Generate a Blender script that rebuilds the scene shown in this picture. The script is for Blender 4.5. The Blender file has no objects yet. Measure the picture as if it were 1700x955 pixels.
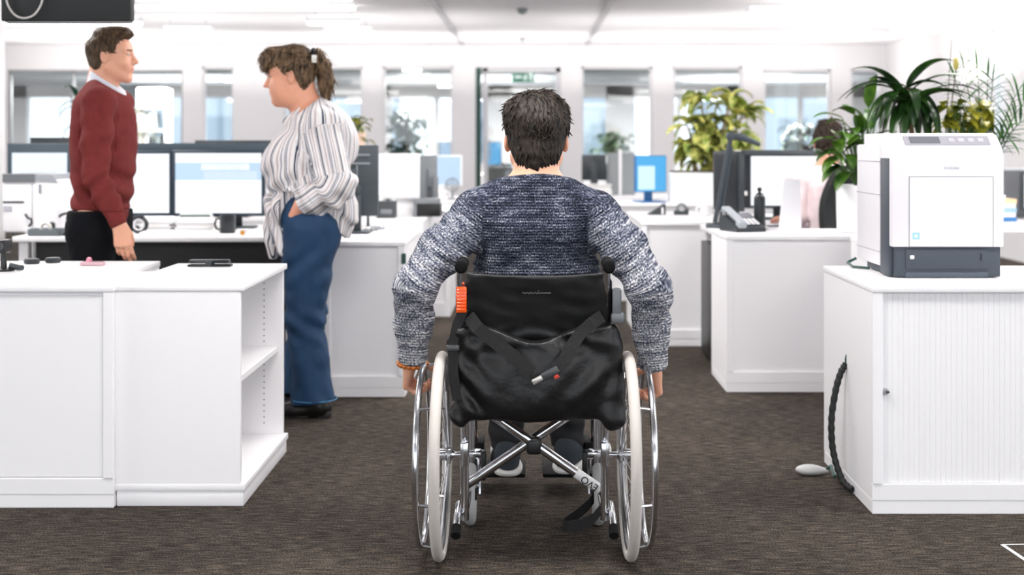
import bpy, bmesh, math, random
import numpy as np
from mathutils import Vector, Matrix
random.seed(7)
rng = np.random.RandomState(11)
PI = math.pi
SC = bpy.context.scene
COL = SC.collection
# ---------------------------------------------------------------- camera model
FPX, CX, HY, CAMH = 2100.0, 880.0, 240.0, 1.22
def P(px, py, Y):
    s = FPX / Y
    return Vector(((px - CX) / s, Y, CAMH - (py - HY) / s))
def PXX(px, Y): return (px - CX) * Y / FPX
def PZ(py, Y): return CAMH - (py - HY) * Y / FPX

# ---------------------------------------------------------------- materials
def lin(c):
    def f(v):
        v /= 255.0
        return v / 12.92 if v <= 0.04045 else ((v + 0.055) / 1.055) ** 2.4
    return (f(c[0]), f(c[1]), f(c[2]), 1.0)
MATS = {}
def mat(name, c, rough=0.5, metal=0.0, emit=None, estr=0.0, bump=0.0, bscale=60.0, vary=0.0, vscale=8.0,
        sss=0.0, trans=0.0, coat=0.0, spec=None, aniso=None, alpha=None):
    if name in MATS: return MATS[name]
    m = bpy.data.materials.new(name); m.use_nodes = True
    nt = m.node_tree; b = nt.nodes['Principled BSDF']
    b.inputs['Base Color'].default_value = lin(c)
    b.inputs['Roughness'].default_value = rough
    b.inputs['Metallic'].default_value = metal
    if spec is not None: b.inputs['Specular IOR Level'].default_value = spec
    if coat: b.inputs['Coat Weight'].default_value = coat
    if sss:
        b.inputs['Subsurface Weight'].default_value = sss
        b.inputs['Subsurface Radius'].default_value = (0.012, 0.004, 0.002)
        b.inputs['Subsurface Scale'].default_value = 1.0
    if trans: b.inputs['Transmission Weight'].default_value = trans
    if emit is not None:
        b.inputs['Emission Color'].default_value = lin(emit)
        b.inputs['Emission Strength'].default_value = estr
    co = None
    if bump or vary:
        co = nt.nodes.new('ShaderNodeTexCoord')
    if vary:
        n = nt.nodes.new('ShaderNodeTexNoise'); n.inputs['Scale'].default_value = vscale; n.inputs['Detail'].default_value = 4
        mp = nt.nodes.new('ShaderNodeMapping')
        if aniso: mp.inputs['Scale'].default_value = aniso
        nt.links.new(co.outputs['Object'], mp.inputs[0]); nt.links.new(mp.outputs[0], n.inputs['Vector'])
        mx = nt.nodes.new('ShaderNodeMix'); mx.data_type = 'RGBA'
        l = lin(c)
        mx.inputs[6].default_value = tuple(max(0, v * (1 - vary)) for v in l[:3]) + (1,)
        mx.inputs[7].default_value = tuple(min(1, v * (1 + vary)) for v in l[:3]) + (1,)
        nt.links.new(n.outputs['Fac'], mx.inputs[0]); nt.links.new(mx.outputs[2], b.inputs['Base Color'])
    if bump:
        n2 = nt.nodes.new('ShaderNodeTexNoise'); n2.inputs['Scale'].default_value = bscale; n2.inputs['Detail'].default_value = 3
        mp2 = nt.nodes.new('ShaderNodeMapping')
        if aniso: mp2.inputs['Scale'].default_value = aniso
        nt.links.new(co.outputs['Object'], mp2.inputs[0]); nt.links.new(mp2.outputs[0], n2.inputs['Vector'])
        bp = nt.nodes.new('ShaderNodeBump'); bp.inputs['Strength'].default_value = bump; bp.inputs['Distance'].default_value = 0.01
        nt.links.new(n2.outputs['Fac'], bp.inputs['Height']); nt.links.new(bp.outputs[0], b.inputs['Normal'])
    MATS[name] = m
    return m

# ---------------------------------------------------------------- objects
BASE = {}
def tag(o, label=None, cat=None, group=None, kind=None):
    if label: o['label'] = label
    if cat: o['category'] = cat
    if group: o['group'] = group
    if kind: o['kind'] = kind
    return o
def thing(name, label, cat, loc, group=None):
    o = bpy.data.objects.new(name, None); COL.objects.link(o)
    o.empty_display_size = 0.05
    o.location = loc
    BASE[o.name] = Vector(loc)
    return tag(o, label, cat, group)
def children(o): return [c for c in COL.objects if c.parent == o]
def dup(root, loc=None, rz=None, label=None, group=None):
    r = root.copy(); COL.objects.link(r)
    if loc is not None: r.location = loc
    if rz is not None: r.rotation_euler[2] = rz
    if label: r['label'] = label
    if group: r['group'] = group
    for ch in children(root):
        c = ch.copy(); COL.objects.link(c); c.parent = r
        for g in children(ch):
            d = g.copy(); COL.objects.link(d); d.parent = c
    return r
def _finish(me, name, m, parent, smooth, origin=None):
    if isinstance(m, (list, tuple)):
        for k in m: me.materials.append(k)
    elif m: me.materials.append(m)
    o = bpy.data.objects.new(name, me); COL.objects.link(o)
    base = Vector((0, 0, 0))
    if parent is not None:
        o.parent = parent; base = BASE[parent.name]
    elif origin is not None:
        base = Vector(origin); o.location = base
    BASE[o.name] = base
    if base.length > 0: me.transform(Matrix.Translation(-base))
    if smooth:
        try: me.shade_smooth()
        except Exception:
            for p in me.polygons: p.use_smooth = True
    return o

class MB:
    """collects shapes in a bmesh (world coordinates)"""
    def __init__(s): s.bm = bmesh.new(); s.mi = 0
    def _mark(s, faces):
        for f in faces: f.material_index = s.mi
    def box(s, x0, x1, y0, y1, z0, z1, bev=0.0, seg=2, M=None):
        t = bmesh.new()
        bmesh.ops.create_cube(t, size=1.0)
        bmesh.ops.scale(t, vec=(abs(x1 - x0), abs(y1 - y0), abs(z1 - z0)), verts=t.verts)
        if bev > 0:
            bmesh.ops.bevel(t, geom=list(t.edges), offset=bev, segments=seg, profile=0.5, affect='EDGES')
        bmesh.ops.translate(t, vec=((x0 + x1) / 2, (y0 + y1) / 2, (z0 + z1) / 2), verts=t.verts)
        return s.merge(t, M)
    def merge(s, t, M=None):
        if M is not None: bmesh.ops.transform(t, matrix=M, verts=t.verts)
        vm = {}
        for v in t.verts: vm[v] = s.bm.verts.new(v.co)
        for f in t.faces:
            try:
                nf = s.bm.faces.new([vm[v] for v in f.verts]); nf.material_index = s.mi
            except ValueError: pass
        t.free(); return s
    def tube(s, pts, r, seg=10, closed=False, cap=True, flat=1.0):
        pts = [Vector(p) for p in pts]; n = len(pts)
        rr = r if isinstance(r, (list, tuple)) else [r] * n
        tang = []
        for i in range(n):
            if closed: t = pts[(i + 1) % n] - pts[i - 1]
            else: t = pts[min(i + 1, n - 1)] - pts[max(i - 1, 0)]
            tang.append(t.normalized())
        u = tang[0].orthogonal().normalized()
        if abs(tang[0].z) < 0.95:
            u = (Vector((0, 0, 1)) - tang[0] * tang[0].z).normalized()
        rings = []
        for i in range(n):
            t = tang[i]
            u = (u - t * u.dot(t))
            if u.length < 1e-6: u = t.orthogonal()
            u.normalize(); v = t.cross(u)
            rings.append([s.bm.verts.new(pts[i] + (u * math.cos(a) + v * math.sin(a) * flat) * rr[i])
                          for a in [2 * PI * k / seg for k in range(seg)]])
        m = n if closed else n - 1
        for i in range(m):
            a, b = rings[i], rings[(i + 1) % n]
            off = 0
            if closed and i == n - 1:
                off = min(range(seg), key=lambda k: (b[k].co - a[0].co).length)
            for k in range(seg):
                f = s.bm.faces.new((a[k], a[(k + 1) % seg], b[(k + 1 + off) % seg], b[(k + off) % seg])); f.material_index = s.mi
        if cap and not closed:
            for rg, fl in ((rings[0], True), (rings[-1], False)):
                f = s.bm.faces.new(list(reversed(rg)) if fl else rg); f.material_index = s.mi
        return s
    def torus(s, c, R, r, axis='X', n=64, seg=10, flat=1.0):
        c = Vector(c); pts = []
        rings = []
        for i in range(n):
            a = 2 * PI * i / n
            if axis == 'X': d = Vector((0, math.cos(a), math.sin(a))); ax = Vector((1, 0, 0))
            elif axis == 'Y': d = Vector((math.cos(a), 0, math.sin(a))); ax = Vector((0, 1, 0))
            else: d = Vector((math.cos(a), math.sin(a), 0)); ax = Vector((0, 0, 1))
            rings.append([s.bm.verts.new(c + d * (R + r * math.cos(b)) + ax * (r * flat * math.sin(b)))
                          for b in [2 * PI * k / seg for k in range(seg)]])
        for i in range(n):
            a, b = rings[i], rings[(i + 1) % n]
            for k in range(seg):
                f = s.bm.faces.new((a[k], a[(k + 1) % seg], b[(k + 1) % seg], b[k])); f.material_index = s.mi
        return s
    def lathe(s, prof, c, seg=24, M=None):
        """prof: list of (r, z); revolved about z through c"""
        t = bmesh.new(); rings = []
        for (r, z) in prof:
            if r < 1e-6: rings.append([t.verts.new((0, 0, z))])
            else: rings.append([t.verts.new((r * math.cos(2 * PI * k / seg), r * math.sin(2 * PI * k / seg), z)) for k in range(seg)])
        for a, b in zip(rings[:-1], rings[1:]):
            for k in range(seg):
                k2 = (k + 1) % seg
                if len(a) == 1 and len(b) == 1: continue
                if len(a) == 1: t.faces.new((a[0], b[k2], b[k]))
                elif len(b) == 1: t.faces.new((a[k], a[k2], b[0]))
                else: t.faces.new((a[k], a[k2], b[k2], b[k]))
        if M is not None: bmesh.ops.transform(t, matrix=M, verts=t.verts)
        bmesh.ops.translate(t, vec=Vector(c), verts=t.verts)
        return s.merge(t)
    def cyl(s, a, b, r, seg=20): return s.tube([a, b], r, seg)
    def prism(s, poly, axis, d0, d1):
        """poly of 2-D points extruded along axis: X->(y,z), Y->(x,z), Z->(x,y)"""
        def mk(p, d):
            if axis == 'X': return (d, p[0], p[1])
            if axis == 'Y': return (p[0], d, p[1])
            return (p[0], p[1], d)
        a = [s.bm.verts.new(mk(p, d0)) for p in poly]; b = [s.bm.verts.new(mk(p, d1)) for p in poly]
        n = len(poly)
        fs = [s.bm.faces.new(a), s.bm.faces.new(list(reversed(b)))]
        for i in range(n): fs.append(s.bm.faces.new((a[(i + 1) % n], a[i], b[i], b[(i + 1) % n])))
        s._mark(fs); return s
    def quad(s, *pts):
        f = s.bm.faces.new([s.bm.verts.new(p) for p in pts]); f.material_index = s.mi; return s
    def strip(s, rows):
        """grid of points (list of rows)"""
        vs = [[s.bm.verts.new(p) for p in r] for r in rows]
        for a, b in zip(vs[:-1], vs[1:]):
            for k in range(len(a) - 1):
                f = s.bm.faces.new((a[k], a[k + 1], b[k + 1], b[k])); f.material_index = s.mi
        return s
    def build(s, name, m, parent=None, smooth=False, angle=None, origin=None, sharp=35):
        bmesh.ops.recalc_face_normals(s.bm, faces=s.bm.faces)
        me = bpy.data.meshes.new(name); s.bm.to_mesh(me); s.bm.free()
        o = _finish(me, name, m, parent, smooth, origin)
        if smooth and sharp:
            try: me.set_sharp_from_angle(angle=math.radians(sharp))
            except Exception: pass
        return o
def boxpart(name, m, parent, x0, x1, y0, y1, z0, z1, bev=0.004, seg=2):
    b = MB(); b.box(x0, x1, y0, y1, z0, z1, bev, seg)
    return b.build(name, m, parent, smooth=bev > 0)
def textmesh(name, txt, size, m, parent, M, depth=0.0006):
    cu = bpy.data.curves.new(name + '_curve', 'FONT'); cu.body = txt; cu.size = size; cu.extrude = depth
    cu.align_x = 'CENTER'; cu.align_y = 'CENTER'
    t = bpy.data.objects.new('tmp_text', cu); COL.objects.link(t)
    dg = bpy.context.evaluated_depsgraph_get(); dg.update()
    me = bpy.data.meshes.new_from_object(t.evaluated_get(dg))
    bpy.data.objects.remove(t); bpy.data.curves.remove(cu)
    me.name = name
    me.transform(M)
    me.materials.clear()
    return _finish(me, name, m, parent, False)

# ---------------------------------------------------------------- implicit surfaces
class SDF:
    def __init__(s, lo, hi, h):
        s.lo = np.array(lo, np.float32); s.h = h
        n = np.ceil((np.array(hi) - np.array(lo)) / h).astype(int) + 1
        s.n = n; s.d = np.full(n, 1.0, np.float32)
        s.ax = [s.lo[i] + h * np.arange(n[i], dtype=np.float32) for i in range(3)]
    def _win(s, lo, hi):
        i0 = np.clip(np.floor((np.array(lo) - s.lo) / s.h).astype(int), 0, s.n)
        i1 = np.clip(np.ceil((np.array(hi) - s.lo) / s.h).astype(int) + 1, 0, s.n)
        if np.any(i1 <= i0): return None
        sl = tuple(slice(a, b) for a, b in zip(i0, i1))
        return sl, s.ax[0][sl[0]][:, None, None], s.ax[1][sl[1]][None, :, None], s.ax[2][sl[2]][None, None, :]
    @staticmethod
    def _smin(a, b, k):
        if k <= 0: return np.minimum(a, b)
        h = np.maximum(k - np.abs(a - b), 0) / k
        return np.minimum(a, b) - h * h * (k * 0.25)
    def _put(s, sl, b, k, op):
        if op == 'u': s.d[sl] = s._smin(s.d[sl], b, k)
        else: s.d[sl] = -s._smin(-s.d[sl], b, k)
    def cap(s, a, b, ra, rb=None, k=0.02, flat=None, op='u'):
        """tapered capsule; flat=(axis, factor) squashes its section along axis"""
        if rb is None: rb = ra
        a = np.array(a, np.float32); b = np.array(b, np.float32)
        m = max(k, 0.0) + 3 * s.h; R = max(ra, rb)
        if flat: R = R * max(1.0, flat[1])
        w = s._win(np.minimum(a, b) - R - m, np.maximum(a, b) + R + m)
        if w is None: return s
        sl, x, y, z = w
        ba = b - a; L2 = float(ba @ ba) + 1e-12
        px, py, pz = x - a[0], y - a[1], z - a[2]
        t = np.clip((px * ba[0] + py * ba[1] + pz * ba[2]) / L2, 0, 1)
        vx, vy, vz = px - t * ba[0], py - t * ba[1], pz - t * ba[2]
        if flat:
            n = np.array(flat[0], np.float32); n /= np.linalg.norm(n)
            q = (vx * n[0] + vy * n[1] + vz * n[2]) * (1.0 / flat[1] - 1.0)
            vx = vx + q * n[0]; vy = vy + q * n[1]; vz = vz + q * n[2]
        dd = np.sqrt(vx * vx + vy * vy + vz * vz) - (ra + (rb - ra) * t)
        if flat: dd = dd * min(1.0, flat[1])
        s._put(sl, dd.astype(np.float32), k, op); return s
    def chain(s, pts, rad, k=0.015, flat=None):
        for i in range(len(pts) - 1): s.cap(pts[i], pts[i + 1], rad[i], rad[i + 1], k, flat)
        return s
    def ell(s, c, r, R=None, k=0.02, op='u'):
        c = np.array(c, np.float32); r = np.array(r, np.float32)
        m = max(k, 0) + 3 * s.h + max(r)
        w = s._win(c - m, c + m)
        if w is None: return s
        sl, x, y, z = w
        px, py, pz = x - c[0], y - c[1], z - c[2]
        if R is not None:
            R = np.array(R, np.float32)
            qx = px * R[0][0] + py * R[0][1] + pz * R[0][2]
            qy = px * R[1][0] + py * R[1][1] + pz * R[1][2]
            qz = px * R[2][0] + py * R[2][1] + pz * R[2][2]
        else: qx, qy, qz = px, py, pz
        k0 = np.sqrt((qx / r[0]) ** 2 + (qy / r[1]) ** 2 + (qz / r[2]) ** 2)
        k1 = np.sqrt((qx / r[0] ** 2) ** 2 + (qy / r[1] ** 2) ** 2 + (qz / r[2] ** 2) ** 2) + 1e-9
        s._put(sl, (k0 * (k0 - 1.0) / k1).astype(np.float32), k, op); return s
    def rbox(s, c, half, R=None, rad=0.01, k=0.01, op='u'):
        c = np.array(c, np.float32); half = np.array(half, np.float32)
        m = max(k, 0) + 3 * s.h + float(np.linalg.norm(half))
        w = s._win(c - m, c + m)
        if w is None: return s
        sl, x, y, z = w
        px, py, pz = x - c[0], y - c[1], z - c[2]
        if R is not None:
            R = np.array(R, np.float32)
            q = [px * R[i][0] + py * R[i][1] + pz * R[i][2] for i in range(3)]
        else: q = [px + 0 * py + 0 * pz, py + 0 * px + 0 * pz, pz + 0 * px + 0 * py]
        q = [np.abs(q[i]) - (half[i] - rad) for i in range(3)]
        out = np.sqrt(sum(np.maximum(v, 0) ** 2 for v in q))
        ins = np.minimum(np.maximum(q[0], np.maximum(q[1], q[2])), 0)
        s._put(sl, (out + ins - rad).astype(np.float32), k, op); return s
    def cut(s, p, n, k=0.0, within=None):
        """removes the side n points to (optionally only inside a window lo,hi)"""
        n = np.array(n, np.float32); n /= np.linalg.norm(n)
        w = s._win(*within) if within else s._win(s.lo, s.lo + s.h * s.n)
        sl, x, y, z = w
        pl = (x - p[0]) * n[0] + (y - p[1]) * n[1] + (z - p[2]) * n[2]
        s.d[sl] = -s._smin(-s.d[sl], -pl.astype(np.float32), k) if k > 0 else np.maximum(s.d[sl], pl)
        return s
    def disp(s, fn, band=0.03):
        I = np.nonzero(np.abs(s.d) < band)
        x, y, z = s.ax[0][I[0]], s.ax[1][I[1]], s.ax[2][I[2]]
        s.d[I] += fn(x, y, z).astype(np.float32)
        return s
    def mesh(s, smooth=1):
        d = s.d; S = d < 0
        n0, n1, n2 = [v - 1 for v in d.shape]
        cnt = np.zeros((n0, n1, n2), np.uint8)
        for a in (0, 1):
            for b in (0, 1):
                for c in (0, 1): cnt += S[a:a + n0, b:b + n1, c:c + n2]
        act = np.nonzero((cnt > 0) & (cnt < 8)); del cnt
        N = len(act[0])
        idx = np.full((n0, n1, n2), -1, np.int32); idx[act] = np.arange(N)
        cs = [(a, b, c) for a in (0, 1) for b in (0, 1) for c in (0, 1)]
        V = np.stack([d[act[0] + a, act[1] + b, act[2] + c] for a, b, c in cs], 1)
        acc = np.zeros((N, 3), np.float32); num = np.zeros(N, np.float32)
        for i in range(8):
            for j in range(i + 1, 8):
                df = [abs(cs[i][q] - cs[j][q]) for q in range(3)]
                if sum(df) != 1: continue
                vi, vj = V[:, i], V[:, j]; cr = (vi < 0) != (vj < 0)
                t = np.where(cr, vi / np.where(cr, vi - vj, 1), 0)
                for q in range(3): acc[:, q] += np.where(cr, cs[i][q] + t * (cs[j][q] - cs[i][q]), 0)
                num += cr
        v = (acc / num[:, None] + np.stack(act, 1)) * s.h + s.lo
        quads = []
        for axn in range(3):
            sl0 = [slice(None)] * 3; sl1 = [slice(None)] * 3
            sl0[axn] = slice(0, -1); sl1[axn] = slice(1, None)
            A, B = S[tuple(sl0)], S[tuple(sl1)]
            e = np.stack(np.nonzero(A != B), 1)
            o = [q for q in range(3) if q != axn]
            ok = np.all((e[:, o] >= 1) & (e[:, o] < np.array(d.shape)[o] - 1), 1); e = e[ok]
            flip = A[tuple(e.T)]
            def cell(p, q):
                c = e.copy(); c[:, o[0]] -= p; c[:, o[1]] -= q
                return idx[c[:, 0], c[:, 1], c[:, 2]]
            Q = np.stack([cell(1, 1), cell(0, 1), cell(0, 0), cell(1, 0)], 1)
            if axn == 1: flip = ~flip
            Q[~flip] = Q[~flip][:, ::-1]
            quads.append(Q)
        Q = np.concatenate(quads)
        for _ in range(smooth):
            sm = np.zeros_like(v); ct = np.zeros(N, np.float32)
            for a, b in ((0, 1), (1, 2), (2, 3), (3, 0)):
                for q in range(3):
                    sm[:, q] += np.bincount(Q[:, a], v[Q[:, b], q], N) + np.bincount(Q[:, b], v[Q[:, a], q], N)
                ct += np.bincount(Q[:, a], minlength=N) + np.bincount(Q[:, b], minlength=N)
            v = 0.5 * v + 0.5 * sm / np.maximum(ct, 1)[:, None]
        return v.astype(np.float32), Q
def npmesh(name, v, Q, m, parent=None, attrs=None, midx=None, origin=None):
    me = bpy.data.meshes.new(name)
    me.vertices.add(len(v)); me.vertices.foreach_set('co', np.ascontiguousarray(v, np.float32).ravel())
    me.loops.add(Q.size); me.loops.foreach_set('vertex_index', Q.astype(np.int32).ravel())
    me.polygons.add(len(Q)); me.polygons.foreach_set('loop_start', np.arange(0, Q.size, 4, dtype=np.int32))
    if midx is not None: me.polygons.foreach_set('material_index', midx.astype(np.int32))
    me.update(calc_edges=True); me.validate()
    if attrs:
        for k, a in attrs.items():
            at = me.attributes.new(k, 'FLOAT', 'POINT'); at.data.foreach_set('value', np.ascontiguousarray(a, np.float32))
    return _finish(me, name, m, parent, True, origin)
def sdfobj(S, name, m, parent=None, smooth=1, attr_fn=None, mat_fn=None, origin=None):
    v, Q = S.mesh(smooth)
    at = attr_fn(v) if attr_fn else None
    mi = mat_fn(v[Q].mean(1)) if mat_fn else None
    return npmesh(name, v, Q, m, parent, at, mi, origin)
def snoise(x, y, z, seed=0, oct=3, f=1.0):
    """cheap smooth pseudo-noise from rotated sines, about -1..1"""
    r = np.random.RandomState(seed); o = 0; amp = 1.0; tot = 0
    for _ in range(oct):
        for _ in range(3):
            k = r.normal(size=3); k = k / np.linalg.norm(k) * f * 6.28; ph = r.uniform(0, 6.28)
            o = o + amp * np.sin(x * k[0] + y * k[1] + z * k[2] + ph)
        tot += amp * 1.8; amp *= 0.55; f *= 1.9
    return o / tot
def frame(fwd, up=(0, 0, 1)):
    """rows: right, forward, up"""
    f = np.array(fwd, float); f /= np.linalg.norm(f)
    u = np.array(up, float); r = np.cross(f, u); r /= np.linalg.norm(r); u = np.cross(r, f)
    return np.array([r, f, u])
# ================================================================ PEOPLE
def loc2w(c, R, k=1.0):
    c = np.array(c, float)
    return lambda p: c + k * (p[0] * R[0] + p[1] * R[1] + p[2] * R[2])
def add_head(S, c, R, k=1.0, neck_to=None, neck_r=0.056, female=False):
    W = loc2w(c, R, k)
    E = lambda p, r, kk=0.02, op='u': S.ell(W(p), [q * k for q in r], R, kk * k, op)
    C = lambda a, b, ra, rb, kk=0.02, op='u': S.cap(W(a), W(b), ra * k, rb * k, kk * k, None, op)
    E((0, -.014, .04), (.075, .096, .085), 0)
    E((0, .03, -.02), (.060, .066, .088), .03)
    E((0, .028, .045), (.062, .066, .06), .03)
    for s in (-1, 1):
        C((s * .056, .0, -.045), (s * .018, .068, -.098), .019, .017, .03)
        E((s * .036, .062, -.022), (.026, .026, .028), .025)
        C((s * .012, .091, .03), (s * .045, .076, .03), .009, .010, .015)
    E((0, .074, -.1), (.022, .019, .018), .02)
    if female:
        E((0, .03, -.085), (.05, .05, .03), .03)
        for s in (-1, 1): E((s * .04, .05, -.05), (.028, .034, .034), .03)
    for s in (-1, 1): E((s * .032, .101, .012), (.017, .013, .011), .012, 's')
    for s in (-1, 1): E((s * .031, .083, .011), (.0125, .0125, .0115), .004)
    C((0, .092, .026), (0, .114, -.018), .007, .0115, .012)
    E((0, .117, -.022), (.011, .012, .009), .008)
    for s in (-1, 1): E((s * .012, .104, -.026), (.0075, .010, .0075), .006)
    E((0, .076, -.05), (.030, .022, .032), .02)
    E((0, .0945, -.051), (.022, .0075, .005), .008)
    E((0, .0930, -.0615), (.018, .0080, .0058), .008)
    E((0, .1025, -.0560), (.021, .004, .0012), .003, 's')
    for s in (-1, 1):
        e = frame(R[1] * .85 - R[0] * s * .5, R[2] * 1 - R[1] * .2)
        S.ell(W((s * .082, -.012, .002)), [.0075 * k, .019 * k, .032 * k], e, .006 * k)
        S.ell(W((s * .0915, -.010, .004)), [.0075 * k, .011 * k, .019 * k], e, .004 * k, 's')
        S.ell(W((s * .076, .003, -.008)), [.004 * k, .006 * k, .007 * k], e, .003 * k)
    if neck_to is not None:
        S.cap(W((0, -.025, -.05)), neck_to, neck_r * k, neck_r * 1.06, .035)
        S.cap(W((0, -.055, -.03)), np.array(neck_to) - 0.02 * R[1], neck_r * .8 * k, neck_r * .9, .03)
def face_mats(c, R, k):
    """material slots: 0 skin, 1 lips, 2 brow, 3 eye white, 4 iris"""
    c = np.array(c)
    def fn(p):
        q = (p - c) / k; x = q @ R[0]; y = q @ R[1]; z = q @ R[2]
        mi = np.zeros(len(p), int)
        mi[(np.abs(x) < .019) & (y > .090) & (z > -.0655) & (z < -.0485)] = 1
        ax = np.abs(x)
        mi[(y > .06) & (ax > .013) & (ax < .05) & (np.abs(z - (.0335 - (ax - .03) ** 2 * 4)) < .0042)] = 2
        mi[(y > .07) & (ax > .019) & (ax < .046) & (np.abs(z - (.0165 - (ax - .031) ** 2 * 14)) < .0018)] = 2
        dx = (ax - .032) / .0115; dz = (z - .0105) / .0044
        mi[(y > .07) & (dx * dx + dz * dz < 1)] = 3
        mi[(y > .075) & ((ax - .031) ** 2 + (z - .0105) ** 2 < .0050 ** 2)] = 4
        return mi
    return fn
HAIR_LINE = ([-.13, -.06, -.03, -.018, .004, .018, .034, .046, .06, .085, .13], [-.085, -.085, -.07, -.01, .034, .012, .018, .062, .085, .095, .1])
def hair_sdf(c, R, k, thick=.013, h=.0035, line=HAIR_LINE, extra=None, seed=1, amp=.004, streak=.0016, pad=.17, taper=None):
    c = np.array(c, float)
    S = SDF(c - pad, c + pad, h)
    W = loc2w(c, R, k)
    S.ell(W((0, -.016, .042)), [(.075 + thick) * k, (.097 + thick) * k, (.085 + thick * 1.25) * k], R, 0)
    S.ell(W((0, -.045, -.03)), [(.062 + thick * .4) * k, (.05 + thick * .4) * k, .07 * k], R, .03)
    if extra: extra(S, W)
    X, Y, Z = np.meshgrid(*S.ax, indexing='ij', sparse=True)
    dx, dy, dz = X - c[0], Y - c[1], Z - c[2]
    lx = (dx * R[0][0] + dy * R[0][1] + dz * R[0][2]) / k
    ly = (dx * R[1][0] + dy * R[1][1] + dz * R[1][2]) / k
    lz = (dx * R[2][0] + dy * R[2][1] + dz * R[2][2]) / k
    g = (np.interp(ly, line[0], line[1]) - lz) * .75 * k + .004 * snoise(lx, ly, lz, seed + 5, 2, 22)
    S.d = np.maximum(S.d, g.astype(np.float32))
    if taper is not None:
        g2 = (np.abs(lx) - np.interp(lz, taper[0], taper[1])) * .85 * k + 0 * ly
        S.d = -S._smin(-S.d, -g2.astype(np.float32), .008)
    def fn(x, y, z):
        q = np.stack([x, y, z], 1) - c; a = q @ R[0] / k; b = q @ R[1] / k; e = q @ R[2] / k
        th = np.arctan2(a, -(b + .03)); rr = np.sqrt(a * a + (b + .03) ** 2)
        return amp * snoise(a, b, e, seed, 3, 11) + streak * np.sin(th * 34 + 5 * snoise(a, b, e, seed + 1, 2, 10)) * np.clip(rr * 30, 0, 1)
    S.disp(fn, .03)
    return S
def hair_obj(S, name, m, parent, c, R, k, tufts=700, ln=(.02, .04), crown=(0, -.035, .13), rad=.0016, lift=.12, seed=3, keep=None, lim=-9, flow=None, spread=1.0):
    v, Q = S.mesh(1)
    o = npmesh(name, v, Q, m, None)
    me = o.data
    bm = bmesh.new(); bm.from_mesh(me); bm.normal_update()
    W = loc2w(c, R, k); cr = W(crown); r = random.Random(seed)
    vs = [(x.co.copy(), x.normal.copy()) for x in bm.verts]
    cc = Vector(c)
    for _ in range(tufts):
        p, n = r.choice(vs)
        if (p - cc).dot(n) < 0: continue
        if keep and not keep(p): continue
        if (np.array(p) - c) @ R[2] < lim * k: continue
        d = (p - Vector(cr))
        if flow is not None and (np.array(p) - c) @ R[1] < .055 * k: d = Vector(W(flow)) - p
        d = d - n * d.dot(n)
        if d.length < 1e-4: d = n.orthogonal()
        d.normalize(); d = (d + spread * Vector((r.uniform(-.6, .6), r.uniform(-.6, .6), r.uniform(-.5, .3)))); d = (d - n * d.dot(n)).normalized()
        L = r.uniform(*ln) * k; sd = n.cross(d)
        bend = r.uniform(-.3, .3) * spread
        rings = []
        for i, t in enumerate((0, .35, .7, 1)):
            q = p - n * .002 + d * (L * t) + n * (lift * L * math.sin(PI * t * .8)) + sd * (bend * L * t * t)
            w = rad * (1, 1.1, .8, .12)[i]
            rings.append([bm.verts.new(q + sd * w * 1.8), bm.verts.new(q + n * w), bm.verts.new(q - sd * w * 1.8)])
        for a, b in zip(rings[:-1], rings[1:]):
            for j in range(3): bm.faces.new((a[j], a[(j + 1) % 3], b[(j + 1) % 3], b[j]))
    bm.to_mesh(me); bm.free()
    if parent is not None:
        o.parent = parent; b = BASE[parent.name]; me.transform(Matrix.Translation(-b)); BASE[o.name] = b
    me.shade_smooth()
    return o
def add_hand(S, w, across, dirv, normal, k=1.0, curls=None, spread=.05, thumb=None, palm=.088, thick=.013):
    """across -> thumb side, dirv -> fingers, normal -> where the palm faces"""
    w = np.array(w, float)
    d = np.array(dirv, float); d /= np.linalg.norm(d)
    n = np.array(normal, float); n -= d * (n @ d); n /= np.linalg.norm(n)
    a = np.cross(d, n); a = a if a @ np.array(across, float) > 0 else -a
    W = lambda p: w + k * (p[0] * a + p[1] * d + p[2] * n)
    offs = [.030, .0105, -.0095, -.028]; pl = [.96, 1.0, .97, .9]
    lens = [(.043, .026, .021), (.047, .030, .022), (.043, .028, .021), (.034, .021, .019)]
    rads = [.0088, .0092, .0088, .0078]
    S.cap(W((0, -.03, 0)), W((0, .012, 0)), .026 * k, .027 * k, .015, (n, .72))
    curls = curls or [(20, 25, 20)] * 4
    for i in range(4):
        kn = W((offs[i], palm * pl[i], 0))
        S.cap(W((offs[i] * .55, .005, 0)), kn, .0145 * k, .0115 * k, .012)
        p = kn; ang = 0.0
        for j in range(3):
            ang += math.radians(curls[i][j])
            sp = spread * (1.5 - i) * (1 if j == 0 else .3)
            v = d * math.cos(ang) + n * math.sin(ang) + a * sp
            v /= np.linalg.norm(v)
            q = p + v * lens[i][j] * k
            S.cap(p, q, rads[i] * k * (1.04, .96, .88)[j], rads[i] * k * (.97, .9, .74)[j], .004)
            p = q
    tb = thumb or [(.024, .018, .006), (.046, .046, .012), (.055, .076, .016), (.056, .100, .018)]
    tr = [.0145, .0125, .0105, .0088]
    for i in range(3): S.cap(W(tb[i]), W(tb[i + 1]), tr[i] * k, tr[i + 1] * k, .010 if i == 0 else .004)

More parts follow.
